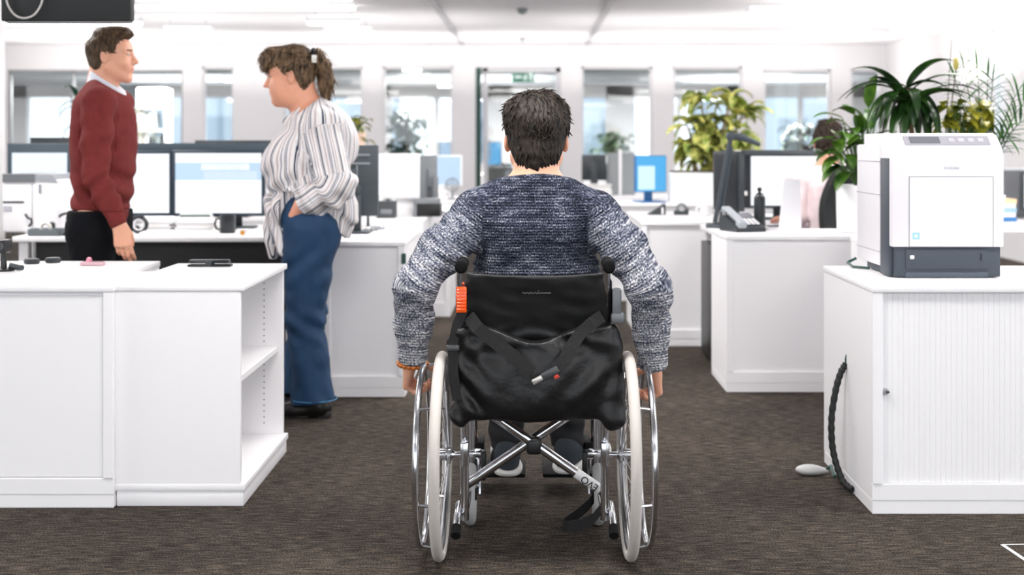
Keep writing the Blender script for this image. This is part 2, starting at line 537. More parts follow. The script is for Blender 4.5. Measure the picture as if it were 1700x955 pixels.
skin1 = mat('skin_fair', (226, 168, 140), .5, sss=.25, bump=.04, bscale=400)
skin2 = mat('skin_rosy', (222, 160, 132), .5, sss=.25, bump=.04, bscale=400)
lipm = mat('lips', (200, 130, 116), .45, sss=.1)
browm = mat('brow_hair', (98, 74, 52), .8)
eyew = mat('eye_white', (190, 184, 180), .3)
iris = mat('iris', (60, 66, 62), .2)
FACE = [skin1, lipm, browm, eyew, iris]
FACE2 = [skin2, lipm, browm, eyew, iris]
def hairmat(name, dark, light, scale=(60, 60, 14)):
    m = bpy.data.materials.new(name); m.use_nodes = True; nt = m.node_tree; b = nt.nodes['Principled BSDF']
    co = nt.nodes.new('ShaderNodeTexCoord'); mp = nt.nodes.new('ShaderNodeMapping'); mp.inputs['Scale'].default_value = scale
    n = nt.nodes.new('ShaderNodeTexNoise'); n.inputs['Scale'].default_value = 2.0; n.inputs['Detail'].default_value = 5
    r = nt.nodes.new('ShaderNodeValToRGB'); r.color_ramp.elements[0].position = .35; r.color_ramp.elements[1].position = .72
    r.color_ramp.elements[0].color = lin(dark); r.color_ramp.elements[1].color = lin(light)
    nt.links.new(co.outputs['Object'], mp.inputs[0]); nt.links.new(mp.outputs[0], n.inputs['Vector'])
    nt.links.new(n.outputs['Fac'], r.inputs[0]); nt.links.new(r.outputs[0], b.inputs['Base Color'])
    b.inputs['Roughness'].default_value = .6; b.inputs['Specular IOR Level'].default_value = .3
    bp = nt.nodes.new('ShaderNodeBump'); bp.inputs['Strength'].default_value = .5; bp.inputs['Distance'].default_value = .004
    nt.links.new(n.outputs['Fac'], bp.inputs['Height']); nt.links.new(bp.outputs[0], b.inputs['Normal'])
    return m

# ---------------------------------------------------------------- the man in the wheelchair (faces +Y)
def knit_mat():
    m = bpy.data.materials.new('marled_knit'); m.use_nodes = True; nt = m.node_tree; b = nt.nodes['Principled BSDF']
    N = nt.nodes.new; Lk = nt.links.new
    au = N('ShaderNodeAttribute'); au.attribute_name = 'u'
    av = N('ShaderNodeAttribute'); av.attribute_name = 'v'
    af = N('ShaderNodeAttribute'); af.attribute_name = 'fade'
    cb = N('ShaderNodeCombineXYZ'); Lk(av.outputs['Fac'], cb.inputs[0]); Lk(au.outputs['Fac'], cb.inputs[1])
    def noise(sx, sy, det):
        mp = N('ShaderNodeMapping'); mp.inputs['Scale'].default_value = (sx, sy, 1); Lk(cb.outputs[0], mp.inputs[0])
        n = N('ShaderNodeTexNoise'); n.inputs['Scale'].default_value = 1; n.inputs['Detail'].default_value = det; Lk(mp.outputs[0], n.inputs['Vector'])
        return n.outputs['Fac']
    def math_(op, a, c2):
        q = N('ShaderNodeMath'); q.operation = op
        for i, v in enumerate((a, c2)):
            if isinstance(v, (int, float)): q.inputs[i].default_value = v
            else: Lk(v, q.inputs[i])
        return q.outputs[0]
    band = noise(15, 62, 2)          # wide marled rows
    fine = noise(200, 175, 2)       # single stitches
    t = math_('ADD', math_('MULTIPLY', math_('SUBTRACT', band, .5), .95), math_('MULTIPLY', math_('SUBTRACT', fine, .5), 1.75))
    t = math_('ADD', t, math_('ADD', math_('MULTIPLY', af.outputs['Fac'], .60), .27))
    r = N('ShaderNodeValToRGB'); e = r.color_ramp.elements
    e[0].position = .08; e[0].color = lin((26, 29, 38)); e[1].position = .95; e[1].color = lin((222, 221, 224))
    for p, c in ((.34, (58, 64, 82)), (.58, (116, 119, 130)), (.78, (168, 168, 174))):
        k = e.new(p); k.color = lin(c)
    Lk(t, r.inputs[0]); Lk(r.outputs[0], b.inputs['Base Color'])
    b.inputs['Roughness'].default_value = .9; b.inputs['Specular IOR Level'].default_value = .15
    rows = math_('SINE', math_('MULTIPLY', au.outputs['Fac'], 2 * PI / .0085), 0.0)
    hgt = math_('ADD', math_('MULTIPLY', rows, .4), math_('MULTIPLY', fine, 1.6))
    bp = N('ShaderNodeBump'); bp.inputs['Strength'].default_value = .7; bp.inputs['Distance'].default_value = .004
    Lk(hgt, bp.inputs['Height']); Lk(bp.outputs[0], b.inputs['Normal'])
    return m
def seg_param(v, a, b):
    a = np.array(a); b = np.array(b); ba = b - a
    t = np.clip(((v - a) @ ba) / (ba @ ba), 0, 1)
    return t, np.linalg.norm(v - a - t[:, None] * ba, axis=1), t * np.linalg.norm(ba)

def build_seated():
    cx = .015
    sh = {-1: np.array((-.168, 3.865, 1.005)), 1: np.array((.205, 3.865, 1.0))}
    el = {-1: np.array((-.338, 3.70, .800)), 1: np.array((.352, 3.70, .798))}
    wr = {-1: np.array((-.350, 3.775, .592)), 1: np.array((.366, 3.785, .572))}
    neckb = np.array((.018, 3.875, 1.085))
    hc = np.array((.020, 3.93, 1.226)); hR = frame((0.03, 1, -.10)); hk = 1.07
    hip = {s: np.array((cx + s * .085, 3.93, .565)) for s in (-1, 1)}
    kn = {-1: np.array((-.095, 4.37, .560)), 1: np.array((.125, 4.37, .560))}
    an = {-1: np.array((-.078, 4.40, .190)), 1: np.array((.130, 4.40, .195))}
    S = SDF((-.47, 3.55, .04), (.49, 4.72, 1.43), .0045)
    add_head(S, hc, hR, hk, neckb, .06)
    S.cap((cx, 3.89, .58), (cx, 3.885, .80), .150, .155, .0, ((0, 1, 0), .6))
    S.cap((cx, 3.885, .80), (.018, 3.875, .98), .155, .16, .03, ((0, 1, 0), .58))
    for s in (-1, 1):
        S.cap(neckb - (0, 0, .02), sh[s], .05, .05, .05)
        S.chain([sh[s], el[s], wr[s]], [.05, .040, .026], .02)
        S.chain([hip[s], kn[s], an[s]], [.08, .055, .036], .03)
        S.cap(an[s] - (0, 0, .03), an[s] + np.array((s * .02, .17, -.06)), .035, .03, .02)
    for s in (-1, 1):
        # hand drops over the handrim: fingers curl round it from outside, thumb lies on top towards the tyre
        w = wr[s] + (wr[s] - el[s]) * .06
        add_hand(S, w + np.array((s * .007, .002, -.012)), (-s * .7, .7, .0), (s * .14, .40, -.90), (-s, -.12, -.10), .95,
                 curls=[(52, 66, 44), (56, 68, 44), (60, 70, 44), (62, 68, 42)], spread=.04,
                 thumb=[(.022, .012, .006), (.040, .022, .028), (.044, .030, .058), (.040, .036, .082)], palm=.08)
    body = sdfobj(S, 'person', FACE, None, 1, mat_fn=face_mats(hc, hR, hk), origin=(cx, 3.93, .5))
    tag(body, 'person with short dark hair seen from behind in marled blue sweater, pushing the wheelchair', 'person')
    # sweater
    S = SDF((-.47, 3.54, .50), (.50, 4.12, 1.20), .004)
    S.cap((cx + .005, 3.89, .56), (cx + .004, 3.885, .80), .182, .186, 0, ((0, 1, 0), .62))
    S.cap((cx + .004, 3.885, .80), (.020, 3.872, .965), .184, .178, .03, ((0, 1, 0), .60))
    S.cap((.02, 3.885, .80), (.02, 3.885, .96), .10, .11, .04)
    S.cap(neckb + (0, -.005, .012), neckb - (0, 0, .05), .068, .085, .03)
    for s in (-1, 1):
        S.cap(neckb - (0, 0, .005), sh[s] + np.array((-s * .01, 0, .004)), .062, .066, .045)
        S.cap(np.array((cx + s * .07, 3.815, .97)), np.array((cx + s * .085, 3.83, .85)), .055, .045, .05)  # shoulder blades
        S.chain([sh[s], sh[s] * .5 + el[s] * .5 + np.array((s * .006, 0, .004)), el[s], el[s] * .45 + wr[s] * .55, wr[s] + (wr[s] - el[s]) * .02],
                [.072, .067, .059, .052, .0445], .034)
    def fold(x, y, z):
        o = .0035 * snoise(x, y * 1.2, z, 21, 3, 5.5)
        for s in (-1, 1):
            p = np.stack([x, y, z], 1)
            t, dd, L = seg_param(p, sh[s], el[s]); m_ = (dd < .11) & (t > 0.05)
            o = o - np.where(m_, .0030 * np.sin(L * 62 + 22 * (x * s + y) + 3 * np.sin(z * 40)) * np.sin(PI * t) ** .5, 0)
            t, dd, L = seg_param(p, el[s], wr[s]); m_ = (dd < .09) & (t > 0)
            o = o - np.where(m_, .0030 * np.sin(L * 85 + 34 * x + 12 * y + 3 * np.sin(x * 50)) * np.exp(-((t - .25) / .45) ** 2), 0)
            # armhole creases
            dx = (x - (cx + s * .155)) / .02
            o = o + np.where((z > .84) & (z < 1.06), .006 * np.exp(-dx * dx) * np.exp(-((z - .94) / .09) ** 2), 0)
        # spine hollow
        o = o + .006 * np.exp(-((x - .018) / .035) ** 2) * np.exp(-((z - .9) / .12) ** 2) * (y < 3.86)
        return o
    S.disp(fold, .03)
    S.cut(neckb + (0, 0, .030), (0, .25, 1), .006, (neckb - .12, neckb + .12))
    for s in (-1, 1):
        e = wr[s] + (wr[s] - el[s]) * .075
        S.cut(e, wr[s] - el[s], .004, (e - .09, e + .09))
    def at(v):
        u = v[:, 2].copy(); vv = np.arctan2(v[:, 0] - cx, -(v[:, 1] - 3.9)) * .19
        d = np.abs(v[:, 0] - cx)
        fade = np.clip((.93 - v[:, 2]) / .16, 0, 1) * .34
        for s in (-1, 1):
            t1, d1, l1 = seg_param(v, sh[s], el[s]); t2, d2, l2 = seg_param(v, el[s], wr[s])
            L1 = np.linalg.norm(sh[s] - el[s])
            use2 = d2 < d1
            t = np.where(use2, 1 + t2, t1); L = np.where(use2, L1 + l2, l1); dd = np.where(use2, d2, d1)
            arm = (dd < .09) & ((v[:, 0] - cx) * s > .158) & (t > 0.02)
            a1 = el[s] - sh[s]; a2 = wr[s] - el[s]; a1 = a1 * (1, .0, 1); a2 = a2 * (1, .0, 1)
            n1, n2 = np.linalg.norm(a1), np.linalg.norm(a2)
            q1 = (v - sh[s]) @ (a1 / n1); q2 = n1 + (v - el[s]) @ (a2 / n2)
            wv = np.clip((v - el[s]) @ (a1 / n1 + a2 / n2) / .09 + .5, 0, 1); wv = wv * wv * (3 - 2 * wv)
            u[arm] = 3 - (q1 * (1 - wv) + q2 * wv)[arm]
            m1 = np.array((a1[2], 0, -a1[0])) / n1; m2 = np.array((a2[2], 0, -a2[0])) / n2
            vv[arm] = (((v - el[s]) @ m1) * (1 - wv) + ((v - el[s]) @ m2) * wv + v[:, 1] * .35)[arm] + 1
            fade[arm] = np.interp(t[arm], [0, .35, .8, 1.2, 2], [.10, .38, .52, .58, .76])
        return {'u': u, 'v': vv, 'fade': fade}
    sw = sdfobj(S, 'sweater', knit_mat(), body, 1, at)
    # trousers
    S = SDF((-.25, 3.74, .10), (.29, 4.50, .72), .005)
    tr = mat('black_jeans', (24, 25, 28), .85, bump=.15, bscale=90)
    S.cap((cx - .08, 3.93, .575), (cx + .08, 3.93, .575), .105, .105, .02)
    for s in (-1, 1):
        S.chain([hip[s], kn[s], kn[s] * .5 + an[s] * .5, an[s] + np.array((0, 0, .0))], [.095, .073, .066, .058], .03)
    S.disp(lambda x, y, z: .004 * snoise(x, y, z, 4, 3, 6) + .003 * np.sin(z * 95 + x * 30) * (z < .42), .03)
    for s in (-1, 1): S.cut(an[s] - (0, 0, .02), (0, .2, -1), .004, (an[s] - .11, an[s] + .11))
    sdfobj(S, 'trousers', tr, body, 1)
    # shoes
    blk = mat('shoe_mesh', (52, 58, 64), .85, bump=.3, bscale=260)
    sole = mat('shoe_sole', (228, 226, 222), .6)
    for s, yaw in ((-1, -.10), (1, .58)):
        c0 = np.array((an[s][0], 4.375, .112))
        f = np.array((math.sin(yaw), math.cos(yaw), 0)); r_ = np.array((f[1], -f[0], 0))
        if s > 0: c0 = c0 + np.array((.0, .0, .008))
        S = SDF(c0 + (-.17, -.11, -.03), c0 + (.25, .33, .16), .0035)
        toe = c0 + f * .215
        S.cap(c0, c0 + f * .10, .043, .045, 0, (r_, .9)); S.cap(c0 + f * .10, toe, .047, .040, .03)
        S.cap(c0 + np.array((0, 0, .05)), c0 + np.array((0, 0, .02)) + f * .06, .041, .045, .03)
        S.cap(c0 + np.array((0, 0, .075)), c0 + np.array((0, 0, .05)), .040, .042, .02)
        S.cut(c0 - (0, 0, .012), (0, 0, -1)); S.cut(c0 + (0, 0, .098), (0, 0, 1), .008)
        sdfobj(S, 'shoe', blk, body, 1)
        sh_o = [o for o in children(body) if o.name.startswith('shoe')][-1]
        S = SDF(c0 + (-.17, -.11, -.05), c0 + (.25, .33, .05), .0035)
        S.cap(c0 - f * .004, c0 + f * .10, .050, .049, 0, (r_, .95)); S.cap(c0 + f * .10, toe, .050, .045, .02)
        S.cap(c0 + np.array((0, 0, .02)) - f * .012, c0 - f * .008, .042, .046, .02)
        S.cut(c0 - (0, 0, .030), (0, 0, -1), .006); S.cut(c0 + np.array((0, 0, .004)) , f * -.35 + np.array((0, 0, 1)), .004)
        ob = sdfobj(S, 'sole', sole, sh_o, 1); ob['label'] = 'white rubber sole'
    # bracelet of amber beads, left wrist
    br = MB(); w = wr[-1] + (wr[-1] - el[-1]) * .135
    ax = (wr[-1] - el[-1]); ax /= np.linalg.norm(ax); u = np.cross(ax, (0, 1, 0)); u /= np.linalg.norm(u); vv = np.cross(ax, u)
    for i in range(18):
        a = 2 * PI * i / 18
        p = w + u * .041 * math.cos(a) + vv * .036 * math.sin(a) + ax * (.006 * math.sin(a) * -1.2)
        t = bmesh.new(); bmesh.ops.create_icosphere(t, subdivisions=2, radius=.0085)
        bmesh.ops.translate(t, vec=Vector(p), verts=t.verts); br.merge(t)
    o = br.build('bracelet', mat('amber_bead', (196, 108, 30), .2, vary=.6, vscale=60, coat=.5), body, True)
    o['label'] = 'amber bead bracelet'
    # hair
    hm = hairmat('dark_brown_hair', (12, 9, 7), (52, 40, 31))
    line = ([-.14, -.07, -.035, -.022, .0, .018, .034, .046, .06, .085, .13], [-.120, -.110, -.078, -.03, .03, .008, .0, .05, .08, .09, .1])
    def extra(S, W):
        for s in (-1, 1): S.ell(W((s * .045, -.01, .085)), [.05, .07, .05], hR, .03)
        S.ell(W((0, -.02, .10)), [.06, .075, .045], hR, .03); S.ell(W((0, -.064, -.045)), [.056, .058, .078], hR, .02)
    Sx = hair_sdf(hc, hR, hk, .0165, .0033, line, extra, 2, .0045, .0022, taper=([-.12, -.09, -.05, -.02, .01, .05, .2], [.034, .048, .064, .074, .083, .105, .12]))
    hair_obj(Sx, 'hair', hm, body, hc, hR, hk, 1500, (.014, .030), rad=.0014, lift=.05, lim=-.055, keep=lambda p: not (abs(p[0] - hc[0]) > .068 and p[2] < hc[2] + .035))
    return body
# ================================================================ WHEELCHAIR
def build_wheelchair():
    cx = .014; Ya = 3.74; Rw = .303
    chrome = mat('chrome_tube', (205, 206, 210), .16, 1.0)
    alu = mat('satin_rim', (190, 190, 192), .32, 1.0)
    tyre = mat('grey_tyre', (200, 194, 188), .75, bump=.1, bscale=220)
    vinyl = mat('black_vinyl', (10, 10, 11), .42, bump=.12, bscale=30)
    vinyl2 = mat('black_nylon', (11, 11, 13), .46, bump=.25, bscale=42)
    blk = mat('black_plastic', (20, 21, 22), .4)
    rub = mat('black_rubber', (13, 13, 14), .85, spec=.2)
    th = thing('wheelchair', 'folding wheelchair with chrome handrims, grey tyres and black back, ridden down the aisle', 'wheelchair', (cx, Ya, 0))
    for s in (-1, 1):
        X = cx + s * .277
        w = MB()
        w.torus((X, Ya, Rw), Rw - .031, .0105, 'X', 72, 10, .95)
        for i in range(32):
            a = 2 * PI * i / 32; b_ = a + (.33 if i % 2 else -.33)
            hx = X + (.022 if (i // 2) % 2 else -.022)
            w.tube([(hx, Ya + .024 * math.cos(b_), Rw + .024 * math.sin(b_)), (X, Ya + (Rw - .034) * math.cos(a), Rw + (Rw - .034) * math.sin(a))], .0013, 5, cap=False)
        rw = w.build('rear_wheel', alu, th, True)
        MB().torus((X, Ya, Rw), Rw - .0175, .0175, 'X', 84, 14, .92).build('tyre', tyre, rw, True)
        pr = MB(); Xp = X + s * .053
        pr.torus((Xp, Ya, Rw), .258, .0095, 'X', 84, 12)
        for i in range(6):
            a = 2 * PI * (i + .3) / 6
            pr.tube([(Xp, Ya + .258 * math.cos(a), Rw + .258 * math.sin(a)), (X, Ya + .268 * math.cos(a), Rw + .268 * math.sin(a))], .0045, 8)
        pr.build('handrim', chrome, rw, True)
        hb = MB(); My = Matrix.Rotation(PI / 2, 4, 'Y')
        hb.lathe([(0, -.034), (.012, -.034), (.016, -.03), (.026, -.028), (.026, -.018), (.017, -.014), (.017, .014), (.026, .018), (.026, .028), (.014, .032), (.012, .04), (0, .04)], (X, Ya, Rw), 24, My)
        hb.cyl((X - s * .03, Ya, Rw), (cx + s * .20, Ya, Rw), .008)
        hb.build('hub', chrome, rw, True)
    # side frames
    for s in (-1, 1):
        X = cx + s * .208
        f = MB(); r = .0125
        f.tube([(X, 3.775, .10), (X, 3.76, .48), (X, 3.715, .70), (X, 3.685, .862)], r, 12)           # back post
        f.tube([(X, 3.768, .13), (X, 4.16, .13)], r, 12)                                                # lower rail
        f.tube([(X, 3.765, .475), (X, 4.22, .49), (X, 4.27, .478), (X, 4.30, .44), (X, 4.42, .14)], r, 12)   # seat rail and hanger
        f.tube([(X, 4.16, .10), (X, 4.16, .50)], r, 12)
        f.tube([(X, 3.79, .13), (X - s * .0, 3.79, .46)], .009, 10)
        f.tube([(X, 3.74, .60), (X, 3.745, .70), (X, 3.80, .715), (X, 4.05, .715), (X, 4.10, .69), (X, 4.10, .49)], .010, 10)   # arm frame
        f.box(X - .012, X + .012, Ya - .012, Ya + .03, .27, .34, .004)
        sf = f.build('side_frame', chrome, th, True)
        b = MB(); b.box(X - .025, X + .025, 3.83, 4.10, .722, .748, .011, 3)
        b.build('armrest_pad', rub, th, True)
        t = MB(); t.tube([(X + s * .022, 3.85, .125), (X + s * .022, 3.74, .118), (X + s * .022, 3.69, .092)], .011, 12)
        tt = t.build('tipping_lever', chrome, th, True)
        t = MB(); t.tube([(X + s * .022, 3.705, .1), (X + s * .022, 3.672, .083)], .0145, 14); t.build('rubber_cap', rub, tt, True)
        # grips
        g = MB(); g.tube([(X, 3.685, .858), (X, 3.675, .874), (X, 3.655, .879), (X, 3.62, .879)], .0115, 12)
        gh = g.build('push_handle', blk, th, True)
        g = MB()
        g.tube([(X, 3.655, .879), (X, 3.648, .879), (X, 3.640, .879), (X, 3.575, .876), (X, 3.556, .875), (X, 3.552, .875)], [.0165, .0185, .0165, .0165, .0185, .012], 14)
        g.build('grip', rub, gh, True)
        # front caster
        c = MB(); cxx = cx + s * .205; cy = 4.06; cr = .098
        c.torus((cxx, cy, cr), cr - .018, .018, 'X', 40, 10, 1.0)
        ct = c.build('caster_wheel', mat('caster_tyre', (176, 176, 176), .7), th, True)
        c = MB(); c.torus((cxx, cy, cr), .066, .012, 'X', 32, 8, .9)
        c.lathe([(0, -.02), (.02, -.02), (.02, .02), (0, .02)], (cxx, cy, cr), 16, Matrix.Rotation(PI / 2, 4, 'Y'))
        for i in range(5):
            a = 2 * PI * i / 5; c.tube([(cxx, cy, cr), (cxx, cy + .066 * math.cos(a), cr + .066 * math.sin(a))], .008, 8)
        c.build('caster_rim', blk, ct, True)
        c = MB()
        for q in (-1, 1): c.tube([(cxx + q * .027, cy, cr), (cxx + q * .027, cy + .03, .20), (cxx, cy + .045, .225)], .008, 8)
        c.box(cxx - .033, cxx + .033, cy + .02, cy + .07, .208, .228, .005); c.cyl((cxx, cy + .045, .22), (cxx, cy + .045, .34), .013)
        c.build('caster_fork', chrome, th, True)
        # footplate
        p = MB(); p.box(min(cx + s * .03, cx + s * .195), max(cx + s * .03, cx + s * .195), 4.39, 4.60, .062, .076, .006)
        p.box(min(cx + s * .175, cx + s * .205), max(cx + s * .175, cx + s * .205), 4.37, 4.50, .065, .19, .006)
        p.build('footplate', rub, th, True)
        p = MB(); p.box(cx + s * .19 - .03, cx + s * .19 + .03, 4.20, 4.24, .10, .20, .01); p.build('hanger_bracket', blk, th, True)
    # cross brace
    br = .0148
    for i, (a, b) in enumerate((((-.196, 3.85, .183), (.205, 3.85, .455)), ((.224, 3.818, .170), (-.18, 3.818, .450)))):
        m = MB(); m.tube([a, b], br, 16); cb = m.build('cross_brace', chrome, th, True)
        if i == 1:
            A, B = Vector(a), Vector(b); d = (A - B).normalized()   # towards lower right
            for off, ch in ((.062, 'O'), (.042, 'A'), (.023, 'E')): pass
            zax = Vector((0, -1, 0)); xax = -d; yax = zax.cross(xax)
            pos = A - d * .055 + zax * (br + .0002)
            M = Matrix(((xax.x, yax.x, zax.x, pos.x), (xax.y, yax.y, zax.y, pos.y), (xax.z, yax.z, zax.z, pos.z), (0, 0, 0, 1)))
            pos = pos + zax * .0012
            M = Matrix(((xax.x, yax.x, zax.x, pos.x), (xax.y, yax.y, zax.y, pos.y), (xax.z, yax.z, zax.z, pos.z), (0, 0, 0, 1)))
            st = MB(); st.tube([A - d * .015, A - d * .105], br + .0006, 16); st.build('sticker_band', mat('sticker_white', (232, 232, 232), .45), cb, True)
            textmesh('lettering', 'EVO', .030, blk, cb, M, .0012)
    m = MB(); m.box(cx - .026, cx + .022, 3.80, 3.868, .285, .335, .012, 3); m.build('brace_joint', blk, th, True)
    # seat sling
    S = MB(); rows = []
    for j in range(9):
        y = 3.79 + .42 * j / 8
        rows.append([(cx + x, y, .492 - .02 * math.cos(x / .2 * PI / 2)) for x in np.linspace(-.2, .2, 13)])
    rows2 = [[(p[0], p[1], p[2] - .008) for p in r] for r in rows]
    S.strip(rows); S.strip(rows2); S.build('seat', vinyl2, th, True)
    # back upholstery (sling) : upper panel
    S = SDF((cx - .26, 3.60, .46), (cx + .26, 3.86, .90), .004)
    S.rbox((cx + .002, 3.716, .72), (.204, .013, .148), frame((0, 1, .18)), .010, 0)
    S.cap((cx - .205, 3.702, .815), (cx - .205, 3.735, .62), .019, .019, .012); S.cap((cx + .207, 3.702, .815), (cx + .207, 3.735, .62), .019, .019, .012)
    def w1(x, y, z):
        q = (x - cx) / .2
        return .008 * (1 - q * q) * 0 + .0035 * np.sin(z * 130 + 18 * q * q) * np.exp(-((z - .635) / .035) ** 2) + .002 * snoise(x, y, z, 31, 3, 7)
    S.disp(w1, .03)
    X, Y, Z = np.meshgrid(*S.ax, indexing='ij', sparse=True)
    S.d = np.maximum(S.d, (Z - (.836 + .010 * ((X - cx) / .2) ** 2 + .0 * Y)).astype(np.float32))
    bo = sdfobj(S, 'backrest', vinyl, th, 1)
    mk = mat('faded_print', (74, 74, 76), .6)
    g = MB()   # illegible worn maker's print
    pts = []
    for i in range(26):
        x = -.042 + .084 * i / 25
        pts.append((cx + x + .005, 3.6865, .7865 + .0022 * math.sin(i * 1.9) * (1 if i < 14 else .3)))
    g.tube(pts, .0016, 5, flat=.5); g.tube([(cx + .008, 3.686, .7905), (cx + .013, 3.6855, .794)], .0012, 5)
    g.build('maker_print', mk, bo)
    # pouch hanging behind the back
    S = SDF((cx - .34, 3.52, .36), (cx + .34, 3.84, .76), .004)
    S.rbox((cx + .005, 3.700, .555), (.236, .030, .140), frame((0, 1, .06)), .025, 0)
    S.ell((cx + .01, 3.680, .53), (.2, .045, .11), None, .03)
    S.cap((cx - .236, 3.70, .64), (cx - .205, 3.70, .43), .022, .026, .025)
    S.cap((cx + .236, 3.70, .66), (cx + .238, 3.695, .42), .018, .028, .025)
    S.ell((cx + .222, 3.685, .425), (.032, .03, .04), None, .02)
    S.ell((cx - .215, 3.685, .44), (.035, .03, .035), None, .02)
    def w2(x, y, z):
        q = (x - cx)
        o = .005 * snoise(x, y, z, 44, 3, 4.5)
        o = o + .006 * np.sin((z + .55 * np.abs(q) ** 1.3) * 75 + 2 * np.sin(q * 9)) * np.exp(-((z - .655 - q * q * .5) / .045) ** 2)
        o = o + .005 * np.sin((z * .8 - q * .9) * 62) * np.exp(-((q - .15) / .09) ** 2) * np.exp(-((z - .53) / .08) ** 2)
        o = o + .006 * np.sin((z + q * 1.1) * 70) * np.exp(-((q + .2) / .06) ** 2)
        return o
    S.disp(w2, .035)
    X, Y, Z = np.meshgrid(*S.ax, indexing='ij', sparse=True)
    g_ = Z - (.700 - .055 * np.exp(-((X - cx) / .11) ** 2) + 0 * Y)
    S.d = np.maximum(S.d, g_.astype(np.float32))
    pouch = sdfobj(S, 'back_pouch', vinyl2, th, 2)
    # lap belt hanging over the pouch
    strap = mat('black_webbing', (17, 17, 19), .7, bump=.2, bscale=300)
    def band(pts, w, name, parent, t=.0025):
        """flat webbing through pts; w = half width"""
        pts = [Vector(p) for p in pts]; n = len(pts); m = MB(); ra, rb = [], []
        for i in range(n):
            tg = (pts[min(i + 1, n - 1)] - pts[max(0, i - 1)]).normalized(); nn = Vector((0, -1, 0)); sd = tg.cross(nn).normalized(); nn = sd.cross(tg).normalized()
            if nn.y > 0: nn = -nn
            ra.append([pts[i] - sd * w + nn * t, pts[i] + sd * w + nn * t, pts[i] + sd * w - nn * t, pts[i] - sd * w - nn * t, pts[i] - sd * w + nn * t])
        m.strip(ra); return m.build(name, strap, parent, False)
    yb = 3.622
    b1 = band([(cx - .192, 3.67, .722), (cx - .165, 3.648, .690), (cx - .12, 3.642, .655), (cx - .06, 3.632, .610), (cx - .01, 3.626, .565)], .019, 'lap_belt', th)
    b2 = band([(cx + .195, 3.672, .722), (cx + .165, 3.65, .705), (cx + .13, 3.642, .675), (cx + .105, 3.632, .64), (cx + .085, 3.624, .605), (cx + .06, 3.618, .577)], .018, 'lap_belt', th)
    m = MB()
    d = Vector((-.78, 0, -.42)).normalized(); M0 = Matrix.Translation((cx + .047, 3.612, .569)) @ Matrix.Rotation(-math.atan2(-d.z, -d.x), 4, 'Y')
    m.box(-.03, .022, -.008, .008, -.011, .011, .004, 2, M0)
    bk = m.build('belt_buckle', mat('buckle_grey', (66, 68, 70), .35), th, True)
    m = MB(); m.box(-.062, -.028, -.004, .004, -.008, .008, .003, 2, M0); m.build('buckle_tongue', mat('pale_metal', (205, 200, 195), .3, .6), bk, True)
    m = MB(); m.box(.004, .018, -.0095, -.004, -.0085, .001, .001, 1, Matrix.Translation((cx + .05, 3.612, .556)) @ Matrix.Rotation(-math.atan2(-d.z, -d.x), 4, 'Y'))
    m.build('release_button', mat('signal_red', (196, 52, 34), .4), bk)
    # left side strap with slider
    b3 = band([(cx - .205, 3.668, .745), (cx - .225, 3.665, .70), (cx - .238, 3.664, .64), (cx - .236, 3.66, .56), (cx - .225, 3.655, .48)], .014, 'side_strap', th)
    m = MB(); m.box(cx - .256, cx - .218, 3.648, 3.662, .624, .640, .004); m.build('strap_slider', mat('buckle_grey', (66, 68, 70), .35), b3, True)
    # reflector on left post
    m = MB(); m.box(cx - .2285, cx - .1975, 3.655, 3.672, .733, .808, .004)
    for i in range(7): m.box(cx - .2255, cx - .2005, 3.652, 3.657, .740 + i * .0093, .7455 + i * .0093, .001, 1)
    o = m.build('reflector', mat('orange_reflector', (255, 92, 10), .25, coat=.6), th, True); o['label'] = 'orange reflector'
    m = MB(); m.box(cx - .226, cx - .2, 3.67, 3.70, .75, .79, .003); m.build('reflector_bracket', blk, th, True)
    # right clamp
    m = MB(); gm = mat('grey_clamp', (104, 108, 112), .4)
    m.box(cx + .226, cx + .252, 3.675, 3.72, .715, .800, .007); m.box(cx + .222, cx + .262, 3.665, 3.73, .700, .728, .008)
    m.build('side_clamp', gm, th, True)
    # brake lever parts
    for s in (-1, 1):
        X = cx + s * .235
        m = MB(); m.tube([(X, 4.05, .47), (X + s * .012, 4.0, .53), (X + s * .012, 4.02, .60)], .007, 8); m.box(X - .012, X + .012, 4.02, 4.10, .45, .485, .005)
        m.build('brake_lever', blk, th, True)
    # heel strap, undone, trailing at the right
    m = MB(); ra = []
    loop = [(cx + .205, 4.02, .12), (cx + .17, 3.985, .085), (cx + .13, 3.955, .060), (cx + .10, 3.935, .046), (cx + .088, 3.915, .042), (cx + .10, 3.895, .042), (cx + .14, 3.885, .050), (cx + .18, 3.89, .068), (cx + .205, 3.93, .085)]
    for p in loop: ra.append([(p[0], p[1], p[2] + .018), (p[0], p[1] - .003, p[2] + .018), (p[0], p[1] - .003, p[2] - .018), (p[0], p[1], p[2] - .018), (p[0], p[1], p[2] + .018)])
    m.strip(ra); m.build('heel_strap', strap, th, True)
    return th
